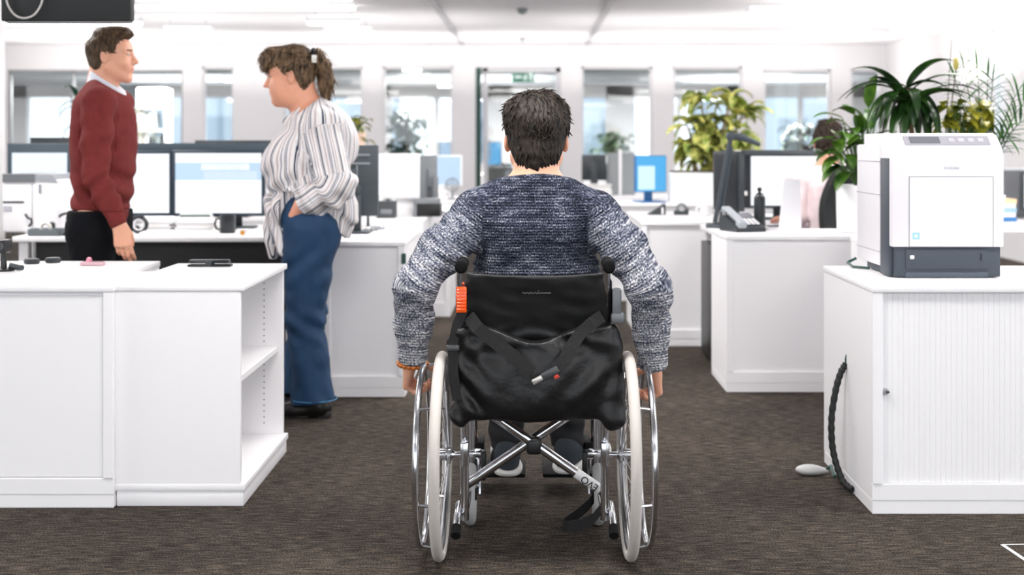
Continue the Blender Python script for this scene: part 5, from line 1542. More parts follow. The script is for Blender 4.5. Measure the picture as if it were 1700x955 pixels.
    m = MB(); m.tube([(1.085, 4.656, .02), (1.10, 4.645, .035), (1.095, 4.60, .05), (1.085, 4.55, .05), (1.082, 4.49, .04)], .006, 8); m.build('cord', darkgreen, t, True)
    t = MB(); a, b = P(1664, 905, FPX * CAMH / (905 - HY)), P(1722, 944, FPX * CAMH / (944 - HY))
    d = (b - a).normalized(); s = Vector((-d.y, d.x, 0)) * .006; z = Vector((0, 0, .0015))
    t.prism([(p.x, p.y) for p in (a + s, b + s, b - s, a - s)], 'Z', .0005, .0018)
    c = P(1722, 904, FPX * CAMH / (904 - HY)); t.prism([(a.x, a.y + .003), (a.x, a.y - .003), (c.x, c.y - .003), (c.x, c.y + .003)], 'Z', .0004, .0014)
    tag(t.build('floor_tape', mat('white_tape', (225, 225, 225), .6), None, origin=(a.x, a.y, 0)), 'white tape corner mark on the carpet at the lower right', 'tape')
    # hanging screen, top left
    Y = 5.2; x0, x1, zb = PXX(6, Y), PXX(221, Y), PZ(36, Y)
    t = thing('hanging_screen', 'black screen hanging from the ceiling at the top left corner, back towards us', 'monitor', ((x0 + x1) / 2, Y, ZC))
    bk = boxpart('housing', mat('matt_black', (20, 22, 23), .55), t, x0, x1, Y - .03, Y + .025, zb, zb + .33, .008)
    boxpart('lower_bezel', alum, t, x0 + .01, x1 - .01, Y - .012, Y + .03, zb - .006, zb + .004, .003)
    m = MB(); m.cyl(((x0 + x1) / 2, Y, zb + .3), ((x0 + x1) / 2, Y, ZC), .02); m.build('ceiling_pole', alum, t, True)
    cab = [P(10, -20, Y - .05), P(12, 5, Y - .05), P(24, 24, Y - .052), P(40, 30, Y - .054), P(57, 24, Y - .052), P(69, 5, Y - .05), P(72, -20, Y - .05)]
    m = MB(); m.tube(smooth_pts(cab, 6), .0045, 8); c = m.build('cable_loop', mat('pale_cable', (196, 192, 188), .5), t, True); c['label'] = 'pale cable loop'
    # exit sign beyond the door
    Y = 19.0; x0, x1, z0, z1 = PXX(850, Y), PXX(887, Y), PZ(137, Y), PZ(119, Y)
    t = thing('exit_sign', 'green emergency exit sign hanging behind the glazed door', 'sign', ((x0 + x1) / 2, Y, ZC))
    boxpart('plate', mat('exit_green', (20, 122, 92), .5, emit=(20, 122, 92), estr=.35), t, x0, x1, Y - .015, Y + .015, z0, z1, .004)
    sw = mat('sign_white', (235, 245, 240), .5, emit=(235, 245, 240), estr=.5); h = z1 - z0; w = x1 - x0; yy = Y - .0165
    m = MB(); m.prism([(x0 + .12 * w, z0 + .5 * h), (x0 + .24 * w, z0 + .72 * h), (x0 + .24 * w, z0 + .58 * h), (x0 + .45 * w, z0 + .58 * h), (x0 + .45 * w, z0 + .42 * h), (x0 + .24 * w, z0 + .42 * h), (x0 + .24 * w, z0 + .28 * h)], 'Y', yy - .001, yy + .002); m.build('arrow', sw, t)
    m = MB(); m.box(x0 + .80 * w, x0 + .90 * w, yy - .001, yy + .002, z0 + .15 * h, z0 + .85 * h); m.box(x0 + .7 * w, x0 + .9 * w, yy - .001, yy + .002, z0 + .80 * h, z0 + .86 * h); m.build('door_symbol', sw, t)
    m = MB(); r = .008
    for a, b in (((.62, .62), (.60, .42)), ((.60, .42), (.66, .28)), ((.66, .28), (.62, .14)), ((.60, .42), (.54, .30)), ((.54, .30), (.47, .24)), ((.62, .6), (.69, .48)), ((.62, .6), (.54, .52))):
        m.tube([(x0 + a[0] * w, yy, z0 + a[1] * h), (x0 + b[0] * w, yy, z0 + b[1] * h)], r, 6)
    m.lathe([(0, -.012), (.012, 0), (0, .012)], (x0 + .635 * w, yy, z0 + .75 * h), 10); m.build('figure_symbol', sw, t)
    for q in (.2, .8):
        m = MB(); m.cyl((x0 + w * q, Y, z1), (x0 + w * q, Y, ZC - .0), .006); m.build('rod', alum, t, True)
def mug(label, x, y, z, r, h, m_, name='mug'):
    t = thing(name, label, 'mug', (x, y, z))
    m = MB(); m.lathe([(0, 0), (r * .92, 0), (r, .006), (r, h), (r - .004, h), (r - .005, .008), (0, .008)], (x, y, z), 24); b = m.build('body', m_, t, True)
    m = MB(); m.tube([(x - r + .002, y, z + h * .8), (x - r - .022, y, z + h * .75), (x - r - .028, y, z + h * .5), (x - r - .02, y, z + h * .25), (x - r + .002, y, z + h * .2)], .006, 8); m.build('handle', m_, t, True)
    return t
def phone(label, x, y, z, yaw):
    t = thing('desk_phone', label, 'phone', (x, y, z))
    m = MB(); m.prism([(y - .09, z), (y + .09, z), (y + .09, z + .075), (y + .06, z + .082), (y - .09, z + .022)], 'X', x - .085, x + .085); m.build('base', darkp, t)
    sl = math.atan2(.06, .15)
    M = Matrix.Translation((x - .055, y - .01, z + .075)) @ Matrix.Rotation(sl, 4, 'X')
    m = MB(); m.box(-.022, .022, -.10, .10, -.004, .018, .009, 3, M); m.box(-.024, .024, -.105, -.06, -.018, .014, .008, 3, M); m.box(-.024, .024, .06, .105, -.018, .014, .008, 3, M); m.build('handset', mat('phone_grey', (150, 156, 162), .4), t, True)
    M = Matrix.Translation((x + .03, y + .03, z + .074)) @ Matrix.Rotation(sl, 4, 'X')
    m = MB(); m.box(-.04, .04, -.02, .03, -.002, .006, .002, 1, M); m.build('display', mat('display_grey', (120, 122, 130), .2), t, True)
    m = MB()
    for i in range(3):
        for j in range(4): m.box(-.035 + i * .026, -.017 + i * .026, -.10 + j * .018, -.088 + j * .018, .0, .005, .001, 1, M)
    m.build('keypad', white_pl, t, True)
    t.rotation_euler[2] = yaw
    return t
def flask(label, x, y, z, r, h, m_, cap_m, loop=False):
    t = thing('flask', label, 'flask', (x, y, z))
    m = MB(); m.lathe([(0, 0), (r * .95, 0), (r, .005), (r, h * .74), (r * .9, h * .79), (r * .62, h * .83), (r * .62, h * .86), (0, h * .86)], (x, y, z), 24); m.build('body', m_, t, True)
    m = MB()
    if loop:
        m.lathe([(0, h * .86), (r * .3, h * .86), (r * .22, h * .93), (0, h * .93)], (x, y, z), 14); m.lathe([(0, h * .9), (r * .35, h * .92), (r * .45, h * .955), (r * .3, h * .995), (0, h)], (x, y, z), 16)
    else: m.lathe([(0, h * .86), (r * .68, h * .86), (r * .68, h * .99), (0, h)], (x, y, z), 20)
    m.build('cap', cap_m, t, True); return t
def paper_stack(label, x0, x1, y0, y1, z, n=6, h=.006):
    t = thing('paper_stack', label, 'papers', ((x0 + x1) / 2, (y0 + y1) / 2, z)); r = random.Random(int(x0 * 1000))
    pm = mat('paper_white', (236, 234, 232), .8); pg = mat('paper_grey', (206, 206, 208), .8)
    for i in range(n):
        dx, dy = r.uniform(-.012, .012), r.uniform(-.01, .01)
        m = MB(); m.box(x0 + dx, x1 + dx, y0 + dy, y1 + dy, z + i * h, z + (i + 1) * h - .0006); m.build('sheaf', pm if i % 3 else pg, t)
    return t
def keyboard(label, x0, x1, y0, y1, z, m_, km):
    t = thing('keyboard', label, 'keyboard', ((x0 + x1) / 2, (y0 + y1) / 2, z))
    boxpart('body', m_, t, x0, x1, y0, y1, z, z + .016, .004)
    m = MB(); nx = 15; dx = (x1 - x0 - .02) / nx; dy = (y1 - y0 - .02) / 5
    for i in range(nx):
        for j in range(5): m.box(x0 + .01 + i * dx + .001, x0 + .01 + (i + 1) * dx - .001, y0 + .01 + j * dy + .001, y0 + .01 + (j + 1) * dy - .001, z + .015, z + .021)
    m.build('keys', km, t); return t
def build_left_desk():
    desk('long white desk behind the man in red, papers and screens on it', PXX(20, 6.58), -1.20, 6.58, 7.62, .74, True)
    desk('white desk behind the dark screen divider, carrying two dark screens', -3.25, -1.17, 8.05, 9.0, .74)
    z = .74
    bar = thing('desk_divider', 'dark grey divider rail running behind the bright screens', 'divider', (-2.05, 7.58, z))
    dg = mat('divider_grey', (52, 66, 76), .6)
    boxpart('rail', dg, bar, PXX(118, 7.58), PXX(470, 7.58), 7.565, 7.595, 1.170, PZ(237.5, 7.58), .005)
    boxpart('felt_panel', mat('divider_felt', (222, 224, 228), .9), bar, PXX(118, 7.58) + .01, PXX(470, 7.58) - .01, 7.572, 7.588, .80, 1.172, .003)
    for px in (130, 300, 462):
        m = MB(); m.box(PXX(px, 7.58) - .015, PXX(px, 7.58) + .015, 7.56, 7.60, z, .83, .003); m.build('clamp', dg, bar, True)
    monitor('screen with thick dark top bezel at far left, behind the small white printer', PXX(13, 7.45), PXX(121, 7.45), .86, PZ(238, 7.45), 7.45, z, dg, mat('screen_bluish', (12, 12, 14), .3, emit=(230, 240, 252), estr=.8), bez=.03, top=.056)
    win = [(0, 1, .86, 1.0, mat('screen_title', (12, 12, 14), .3, emit=(246, 247, 248), estr=.8)), (0, 1, .55, .84, scr_b), (.30, .86, .72, .82, scr_w), (.33, .95, .56, .70, mat('screen_pale', (12, 12, 14), .3, emit=(218, 231, 245), estr=.78))]
    monitor('bright white screen half hidden behind the man in red', PXX(131, 7.22), PXX(287, 7.22), .812, PZ(250, 7.22), 7.22, z)
    monitor('bright screen with a pale blue page between the two standing people', PXX(287, 7.20), PXX(440, 7.20), .812, PZ(249, 7.20), 7.20, z, content=win, stand_x=PXX(392, 7.25))
    monitor('dark screen back peeking over the divider beside the woman in stripes', PXX(324, 8.4), PXX(452, 8.4), .86, PZ(233, 8.4), 8.4, z, darkp, back=True)
    monitor('dark screen top peeking over the left screen, at the far left', PXX(51, 8.4), PXX(190, 8.4), .87, PZ(228, 8.4), 8.4, z, darkp, back=True)
    # small white printer
    Y = 6.78; x0, x1 = PXX(4, Y), PXX(96, Y); t = thing('desk_printer', 'small white printer with grey lid at the left end of the long desk', 'printer', ((x0 + x1) / 2, Y + .2, z))
    zt = PZ(289, Y)
    boxpart('housing', white_pl, t, x0, x1, Y, Y + .40, z + .006, zt - .03, .012, 3)
    lid = mat('lid_grey', (98, 102, 106), .45); lid2 = mat('lid_light_grey', (150, 154, 160), .45)
    m = MB(); m.prism([(x0 + .002, zt - .045), (x0 + .002, zt), (PXX(58, Y), zt), (PXX(58, Y), zt - .045)], 'Y', Y - .006, Y + .38); m.build('lid', lid, t)
    m = MB(); m.prism([(PXX(58, Y), zt - .040), (PXX(58, Y), zt - .001), (PXX(86, Y), zt - .001), (PXX(96, Y), zt - .045)], 'Y', Y - .003, Y + .38); m.build('scanner_cover', lid2, t)
    m = MB(); m.box(PXX(5, Y), PXX(40, Y), Y - .003, Y + .003, PZ(337, Y), PZ(334, Y), .001, 1); m.build('paper_slot', blackp, t)
    m = MB(); m.box(PXX(6, Y), PXX(20, Y), Y - .003, Y + .003, PZ(351, Y), PZ(342, Y), .001, 1); m.build('indicator_panel', mat('panel_grey', (176, 174, 182), .4), t)
    m = MB(); m.box(PXX(53, Y), PXX(54.2, Y), Y - .002, Y + .003, z + .02, zt - .05); m.box(PXX(64, Y), PXX(69, Y), Y - .003, Y + .003, PZ(321, Y), PZ(306, Y), .001, 1); m.build('front_seam', mat('seam_grey', (150, 150, 156), .6), t)
    m = MB(); m.tube([P(42, 356, Y - .01), P(46, 362, Y - .02), P(52, 364, Y - .02), P(53, 370, Y - .02), P(48, 376, Y - .01)], .006, 8); m.build('usb_cable', blackp, t, True)
    for a in (x0 + .04, x1 - .04):
        m = MB(); m.cyl((a, Y + .05, z), (a, Y + .05, z + .008), .014); m.cyl((a, Y + .33, z), (a, Y + .33, z + .008), .014); m.build('foot', blackp, t, True)
    flask('white thermos flask with dark lid between printer and the man in red', PXX(109, 6.98), 6.98, z, .034, .30, mat('flask_white', (232, 230, 232), .3), greyp)
    # grey tray with bits
    Y = 6.66; x0, x1 = PXX(52, Y), PXX(104, Y); t = thing('desk_tray', 'grey desk tray full of bits in front of the small printer', 'tray', ((x0 + x1) / 2, Y, z))
    tg = mat('tray_grey', (92, 100, 104), .5); m = MB(); m.box(x0, x1, Y - .05, Y + .05, z, z + .008, .002); m.box(x0, x1, Y - .05, Y - .044, z, z + .038, .002); m.box(x0, x1, Y + .044, Y + .05, z, z + .038, .002); m.box(x0, x0 + .006, Y - .05, Y + .05, z, z + .038, .002); m.box(x1 - .006, x1, Y - .05, Y + .05, z, z + .038, .002); m.build('tray_body', tg, t, True)
    t = thing('tape_dispenser', 'translucent tape dispenser standing in the grey tray', 'tape', (PXX(76, Y), Y, z + .008))
    m = MB(); m.torus((PXX(76, Y), Y, z + .042), .024, .009, 'Y', 24, 8, 1.2); m.build('tape', mat('clear_tape', (222, 220, 214), .2), t, True); m = MB(); m.box(PXX(76, Y) - .03, PXX(76, Y) + .03, Y - .014, Y + .014, z + .009, z + .022, .004); m.build('base', white_pl, t, True)
    # headset
    t = thing('headset', 'black headset lying behind the man in red on the long desk', 'headset', (PXX(112, 6.8), 6.8, z)); xh = PXX(112, 6.8)
    m = MB(); m.tube([(xh - .075 * math.cos(a), 6.80, z + .025 + .085 * math.sin(a)) for a in np.linspace(0, PI, 14)], .007, 8); m.build('headband', blackp, t, True)
    for s in (-1, 1):
        m = MB(); m.lathe([(0, -.014), (.032, -.014), (.036, 0), (.03, .016), (0, .016)], (xh + s * .075, 6.80, z + .037), 18, Matrix.Rotation(PI / 2, 4, 'Y')); m.build('ear_cup', blackp, t, True)
    paper_stack('stack of white papers under the bright screen, just right of the red sleeve', PXX(240, 6.95), PXX(288, 6.95), 6.9, 7.12, z, 9, .008)
    paper_stack('flat white papers with printed sheets left of the dark mug', PXX(296, 6.92), PXX(356, 6.92), 6.88, 7.1, z, 8, .0075)
    t = thing('folder_box', 'open white file box with dark inside, standing below the pale blue page', 'box', (PXX(322, 7.13), 7.13, z)); x0, x1 = PXX(298, 7.14), PXX(352, 7.14)
    m = MB(); m.box(x0, x1, 7.115, 7.12, z, z + .072, .001, 1); m.box(x0, x1, 7.15, 7.155, z, z + .09, .001, 1); m.box(x0, x0 + .004, 7.115, 7.155, z, z + .08, .001, 1); m.box(x1 - .004, x1, 7.115, 7.155, z, z + .08, .001, 1); m.build('box_body', white_pl, t); boxpart('dark_contents', darkgreen, t, x0 + .006, x1 - .006, 7.121, 7.149, z + .001, z + .082, .002, 1)
    keyboard('slim white keyboard near the front edge of the long desk', PXX(236, 6.72), PXX(356, 6.72), 6.66, 6.80, z, white_pl, mat('key_white', (222, 222, 226), .5))
    mug('black mug below the right-hand bright screen', PXX(378, 6.86), 6.86, z, .042, .098, mat('mug_black', (24, 30, 34), .3))
    t = thing('tape_ring', 'black and white ring-shaped tape roll beside the hand of the man in red', 'tape', (PXX(231, 6.8), 6.8, z)); m = MB(); m.torus((PXX(231, 6.8), 6.8, z + .05), .040, .011, 'Y', 32, 10, 1.3); m.build('tape', mat('mug_black', (24, 30, 34), .3), t, True)
    m = MB(); m.torus((PXX(231, 6.8), 6.8, z + .05), .030, .004, 'Y', 28, 8, 3); m.build('core', white_pl, t, True)
    t = thing('round_tin', 'white round tin with an orange dot beside the shirt tail', 'tin', (PXX(405, 6.64), 6.64, z)); m = MB(); m.lathe([(0, 0), (.034, 0), (.036, .004), (.036, .036), (0, .038)], (PXX(405, 6.64), 6.64, z), 24); m.build('body', white_pl, t, True)
    m = MB(); m.lathe([(0, -.002), (.012, -.002), (.012, .002), (0, .002)], (PXX(405, 6.64), 6.6035, z + .019), 16, Matrix.Rotation(PI / 2, 4, 'X')); m.build('orange_dot', mat('dot_orange', (236, 168, 60), .5), t)
    m_ = thing('mouse', 'dark computer mouse just behind the man in red', 'mouse', (PXX(122, 6.64), 6.64, z)); S = SDF((PXX(122, 6.64) - .09, 6.55, z - .01), (PXX(122, 6.64) + .09, 6.73, z + .06), .004); S.ell((PXX(122, 6.64), 6.64, z + .008), (.055, .03, .026), None, 0); S.cut((0, 0, z + .001), (0, 0, -1)); sdfobj(S, 'shell', darkp, m_)
    # chair under the desk, seen between the shelf cabinet and the jeans
    o = [c for c in COL.objects if c.name.startswith('office_chair')][0]
    dup(o, (-1.27, 6.31, 0), .1, 'black office chair half hidden behind the blue jeans of the woman')
def build_mid():
    z = .752
    dk = mat('slate_monitor_back', (56, 64, 70), .5)
    t = monitor('dark screen seen from behind, standing right beside the striped shirt', PXX(520, 6.72), PXX(628, 6.72), .84, PZ(241, 6.72), 6.72, z, dk, back=True, stand=False)
    h = [c for c in children(t) if c.name.startswith('housing')][0]
    m = MB(); sx = PXX(592, 6.72)
    m.box(sx - .035, sx + .03, 6.66, 6.69, z + .01, .95, .005); m.box(sx - .03, sx + .025, 6.68, 6.715, .93, 1.0, .004); m.build('stand', dk, t, True)
    boxpart('stand_foot', dk, t, sx - .08, sx + .08, 6.60, 6.78, z + .001, z + .012, .004)
    lg = mat('vent_light', (136, 142, 148), .5)
    for py in (257, 271):
        m = MB(); m.box(PXX(572, 6.72), PXX(615, 6.72), 6.704, 6.709, PZ(py + 2, 6.72), PZ(py - 1.5, 6.72), 0); m.build('vent_strip', lg, h)
    m = MB(); m.box(PXX(592, 6.72), PXX(594.5, 6.72), 6.704, 6.709, PZ(310, 6.72), PZ(274, 6.72), 0); m.build('seam', lg, h)
    # desk stand with white bulb-like webcam
    t = thing('webcam', 'white ball webcam on a small dark stand beside the dark screen back', 'webcam', (PXX(611, 6.85), 6.85, z)); x = PXX(611, 6.85)
    m = MB(); m.lathe([(0, 0), (.03, 0), (.03, .008), (.008, .014), (.007, .12), (0, .12)], (x, 6.85, z), 16); m.build('stand', darkp, t, True)
    m = MB(); m.lathe([(0, -.028), (.018, -.02), (.025, 0), (.018, .02), (0, .028)], (x, 6.85, z + .145), 18); m.build('ball', white_pl, t, True)
    t = thing('earphones', 'tangled white and grey earphones lying on the cabinet by the dark screen', 'earphones', (PXX(622, 6.88), 6.88, z))
    m = MB(); x = PXX(622, 6.88); m.tube([(x + .03 * math.cos(a * 2.3) + .02 * math.sin(a), 6.88 + .04 * math.sin(a * 1.7), z + .006 + .012 * (1 + math.sin(a * 3)) / 2) for a in np.linspace(0, 9, 50)], .005, 6); m.build('cord', mat('cord_grey', (150, 152, 156), .5), t, True)
    m = MB(); m.lathe([(0, -.012), (.012, -.006), (.012, .006), (0, .012)], (x - .03, 6.84, z + .013), 12); m.build('earpiece', white_pl, t, True)
    # white all-in-one
    Y = 8.3; x0, x1 = PXX(575, Y), PXX(697, Y)
    t = thing('computer', 'white all-in-one computer with blank bright screen, left of the rider', 'computer', ((x0 + x1) / 2, Y, z))
    boxpart('housing', white_pl, t, x0, x1, Y - .01, Y + .03, .865, PZ(255, Y), .008); boxpart('screen', scr_w, t, x0 + .012, x1 - .012, Y - .012, Y - .008, .885, PZ(257, Y), 0)
    boxpart('neck', white_pl, t, PXX(656, Y), PXX(690, Y), Y + .03, Y + .05, z + .01, .95, .004); boxpart('foot', white_pl, t, PXX(648, Y), PXX(696, Y), Y - .06, Y + .12, z, z + .01, .004)
    t = thing('dark_box', 'dark desk box with sloping front left of the white computer stand', 'box', (PXX(643, 8.1), 8.1, z)); m = MB(); m.prism([(8.03, z), (8.17, z), (8.17, z + .105), (8.09, z + .105)], 'X', PXX(627, 8.1), PXX(657, 8.1)); m.build('body', darkp, t)
    m = MB(); m.box(PXX(633, 8.1), PXX(652, 8.1), 8.045, 8.06, z + .02, z + .055, .004); m.build('front_panel', greyp, t, True)
    Y = 8.2; t = thing('black_printer', 'small black label printer on the drawer cabinet, left of the rider', 'printer', (PXX(700, Y), Y, z))
    boxpart('body', blackp, t, PXX(692, Y), PXX(731, Y), Y, Y + .16, z, PZ(339, Y), .006); boxpart('lid', greyp, t, PXX(686, Y), PXX(729, Y), Y - .01, Y + .15, PZ(339, Y), PZ(330, Y), .005)
    boxpart('bracket', greyp, t, PXX(687, Y), PXX(692, Y), Y - .008, Y + .1, z, PZ(339, Y), .003)
    t = monitor('slanted dark screen seen edge-on right of the white computer', PXX(690, 8.5), PXX(728, 8.5) + .14, .84, PZ(258, 8.5), 8.5, z, greyp, back=True, yaw=math.radians(74)); t.location = (PXX(710, 8.5), 8.55, z)
    # further desks, blurred
    desk('white desk far back left of the glazed door', -1.15, -.28, 10.9, 11.8, .74)
    monitor('pale blue screen far back, left of the glazed door', PXX(716, 11.3), PXX(752, 11.3) + .08, .85, PZ(258, 11.3), 11.3, .74, white_pl, scr_b, bez=.01)
    paper_stack('papers stacked on the far desk left of the glazed door', PXX(712, 11.1), PXX(745, 11.1), 11.0, 11.2, .74, 6, .012)
    t = thing('desk_fan', 'small grey desk fan far back, under the pale blue screen', 'fan', (PXX(738, 11.0), 10.98, .74)); x = PXX(738, 11.0)
    m = MB(); m.lathe([(0, 0), (.05, 0), (.05, .01), (.012, .02), (.012, .08), (0, .08)], (x + .07, 10.97, .74), 14); m.build('base', greyp, t, True); m = MB(); m.torus((x + .07, 10.97, .87), .055, .007, 'Y', 24, 6); m.torus((x + .07, 10.97, .87), .03, .004, 'Y', 20, 6)
    m.box(x + .07 - .055, x + .07 + .055, 10.967, 10.973, .867, .873); m.box(x + .067, x + .073, 10.967, 10.973, .815, .925); m.build('cage', greyp, t, True)
    desk('white desk far back right of the rider, with grey screens on it', .45, 1.62, 11.6, 12.5, .74)
    monitor('dark screen back on the far desk, next to the rider', PXX(966, 12.0), PXX(1006, 12.0), .88, PZ(257, 12.0), 12.0, .74, darkp, back=True)
    t = thing('screen_panel', 'grey folding screen panel on the far desk right of the rider', 'panel', (PXX(1030, 12.05), 12.05, .74)); pg = mat('panel_felt_grey', (142, 146, 148), .9)
    for a, b in ((1008, 1028), (1031, 1054)): boxpart('leaf', pg, t, PXX(a, 12.05), PXX(b, 12.05), 12.04, 12.06, .741, PZ(254, 12.05), .003)
    boxpart('post', white_pl, t, PXX(1027, 12.05), PXX(1032, 12.05), 12.03, 12.07, .741, PZ(248, 12.05), .003)
    paper_stack('pinkish-white paper pile on the far desk right of the rider', PXX(972, 11.75), PXX(1015, 11.75), 11.66, 11.85, .74, 8, .014)
    t = thing('desk_pedestal', 'dark drawer pedestal under the far desk right of the rider', 'cabinet', (PXX(1018, 11.7), 11.9, 0)); boxpart('carcass', darkp, t, .72, 1.0, 11.68, 12.2, .02, .70, .004); boxpart('drawer', blackp, t, .73, .99, 11.665, 11.685, .50, .68, .003); boxpart('drawer', blackp, t, .73, .99, 11.665, 11.685, .1, .48, .003)
    t = monitor('sky blue screen on the long far cabinet, left of the big yellow-green plant', PXX(1052, 10.2), PXX(1108, 10.2), PZ(319, 10.2), PZ(258, 10.2), 10.2, .752, mat('blue_bezel', (38, 96, 150), .4), scr_sky, bez=.006, yaw=.32, content=[(.06, .62, .05, .72, mat('screen_glow', (12, 12, 14), .3, emit=(206, 240, 250), estr=.8))])
    # things on the cabinet right of the rider
    z = .752
    t = thing('desk_stand', 'dark triangular calendar stand on the cabinet right of the rider', 'calendar', (PXX(1090, 8.45), 8.45, z)); m = MB(); m.prism([(PXX(1074, 8.45), z), (PXX(1104, 8.45), z), (PXX(1104, 8.45), z + .072), (PXX(1101, 8.45), z + .072)], 'Y', 8.40, 8.50); m.build('body', darkp, t)
    m = MB(); m.box(PXX(1097, 8.45), PXX(1100, 8.45), 8.397, 8.402, z + .004, z + .05); m.build('spine', white_pl, t)
    x = PXX(1130, 8.42); t = thing('tape_dispenser', 'dark tape dispenser on the cabinet right of the rider', 'tape', (x, 8.42, z)); m = MB(); m.prism([(x - .045, z), (x + .05, z), (x + .05, z + .045), (x + .02, z + .022), (x - .045, z + .03)], 'Y', 8.40, 8.44); m.build('base', darkp, t); m = MB(); m.torus((x + .006, 8.42, z + .042), .028, .010, 'Y', 24, 8, 1.0); m.build('tape', greyp, t, True)
    mug('white mug at the right end of that cabinet, beside the lamp', PXX(1172, 8.3), 8.3, z, .036, .075, white_pl)
def build_right():
    z = .74
    desk('white desk behind the low cabinet, carrying the lamp', 1.02, 1.48, 6.80, 7.60, z)
    desk('white desk under the big dark-framed screen, behind the pink shirt', 1.16, 1.74, 7.64, 8.7, z)
    lg = mat('lamp_graphite', (58, 66, 72), .4, .3)
    # desk lamp
    t = thing('desk_lamp', 'graphite desk lamp with a long leaning arm in front of the dark screens', 'lamp', (1.11, 7.3, z)); Y = 7.3
    m = MB(); m.lathe([(0, 0), (.075, 0), (.08, .006), (.075, .02), (.02, .03), (0, .03)], (PXX(1194, Y), Y, z), 28); m.build('base', lg, t, True)
    a, b, c = Vector((PXX(1187, Y), Y, z + .03)), P(1213, 226, Y), P(1262, 240, Y)
    m = MB(); m.tube([a, b], .015, 10); m.tube([a + Vector((.028, 0, 0)), b + Vector((.006, 0, -.06))], .009, 8); ar = m.build('lower_arm', lg, t, True)
    m = MB(); m.lathe([(0, -.028), (.026, -.02), (.026, .02), (0, .028)], b, 14, Matrix.Rotation(PI / 2, 4, 'X')); m.build('elbow_joint', lg, t, True)
    m = MB(); m.tube([b, b.lerp(c, .35) + Vector((0, 0, .012)), c], [.014, .024, .012], 10, flat=.7); m.build('lamp_head', lg, t, True)
    # edge-on screen and big screen
    o = monitor('dark screen turned edge-on behind the desk lamp', PXX(1160, 7.45), PXX(1240, 7.45), .83, PZ(251, 7.45), 7.45, z, darkp, screen=mat('screen_off', (20, 26, 32), .2), yaw=math.radians(-66)); o.location = (1.165, 7.465, z)
    win = [(.0, 1, 0, 1, scr_w)]
    monitor('big dark-framed screen with white page, right of the desk lamp', PXX(1199, 8.1), PXX(1368, 8.1), PZ(346, 8.1), PZ(249, 8.1), 8.1, z, mat('frame_slate', (46, 54, 60), .4), screen=mat('screen_off', (20, 26, 32), .2), bez=.012, top=.03, stand_x=1.60,
            content=[(.27, .985, .02, .97, scr_w)])
    # webcam on top
    t = thing('webcam', 'black clip-on webcam on the top edge of the big dark-framed screen', 'webcam', (PXX(1343, 8.1), 8.1, PZ(249, 8.1))); x = PXX(1343, 8.1); zz = PZ(249, 8.1); boxpart('body', blackp, t, x - .035, x + .035, 8.08, 8.11, zz + .006, zz + .03, .006); boxpart('clip', blackp, t, x - .012, x + .012, 8.085, 8.135, zz, zz + .008, .002); m = MB(); m.cyl((x, 8.08, zz + .018), (x, 8.074, zz + .018), .009); m.build('lens', greyp, t, True)
    # notes stuck on dark screen
    nm = mat('note_white', (232, 232, 230), .7)
    for px, py, w, h, lb in ((1222, 283, 13, 11, 'small white note stuck on the dark screen, the upper of two large notes'), (1226, 305, 17, 6, 'small white note stuck on the dark screen, the narrow middle one'), (1236, 321, 9, 7, 'small white note stuck on the dark screen, the lowest one'), (1225, 254, 10, 9, 'small white note stuck on the dark screen, the topmost one')):
        Y = 8.084; t = MB(); c = P(px, py, Y)
        t.box(c.x - w / 2 * Y / FPX, c.x + w / 2 * Y / FPX, Y - .0015, Y + .0002, c.z - h / 2 * Y / FPX, c.z + h / 2 * Y / FPX); o = t.build('paper_note', nm, None, origin=tuple(c)); tag(o, lb, 'note', 'notes stuck on the dark screen')
    phone('dark desk phone with pale handset at the left end of the low cabinet', 1.10, 6.55, .772, .35)
    flask('black drinking flask with loop cap on the low cabinet', PXX(1261, 6.6), 6.60, .772, .030, .225, mat('flask_black', (18, 26, 30), .35), blackp, True)
    keyboard('white keyboard between the flask and the white table sign', PXX(1270, 6.66), PXX(1300, 6.66), 6.6, 6.72, .772, white_pl, darkp)
    # white table sign
    Y = 6.36; t = thing('table_sign', 'tall blank white table sign leaning back on the low cabinet', 'sign', (PXX(1312, Y), Y, .772))
    m = MB(); zt = PZ(298, Y)
    a0, a1, b0, b1 = PXX(1292, Y), PXX(1331, Y), PXX(1306, Y), PXX(1333, Y); v = []
    lower = [(a0, Y, .776), (a1, Y, .776), (a1, Y + .006, .776), (a0, Y + .006, .776)]; upper = [(b0, Y + .07, zt), (b1, Y + .07, zt), (b1, Y + .076, zt), (b0, Y + .076, zt)]
    vl = [m.bm.verts.new(p) for p in lower]; vu = [m.bm.verts.new(p) for p in upper]
    m.bm.faces.new(vl); m.bm.faces.new(vu)
    for i in range(4): m.bm.faces.new((vl[i], vl[(i + 1) % 4], vu[(i + 1) % 4], vu[i]))
    m.build('panel', mat('sign_panel_white', (226, 225, 230), .5), t); boxpart('foot', white_pl, t, a0 - .005, a1 + .005, Y - .02, Y + .09, .772, .777, .001, 1)
    # black tower shape added to darken the gap between the cabinets
    t = thing('gap_dark_block', 'black computer-tower shape added to darken the gap between two white cabinets', 'computer', (1.085, 7.1, 0)); boxpart('case', blackp, t, 1.0, 1.17, 6.92, 7.40, .012, .66, .006)
    m = MB()
    for i in range(5): m.box(1.015, 1.155, 6.915, 6.922, .2 + i * .05, .215 + i * .05, .001, 1)
    m.build('front_slots', greyp, t); 
    for a in (1.03, 1.14):
        m = MB(); m.cyl((a, 6.96, 0), (a, 6.96, .014), .012); m.cyl((a, 7.36, 0), (a, 7.36, .014), .012); m.build('foot', blackp, t, True)
    # right end desk with books
    desk('white desk at the right edge with the coloured book pile', 2.62, 3.9, 7.24, 8.5, z)
    boxpart_s = boxpart
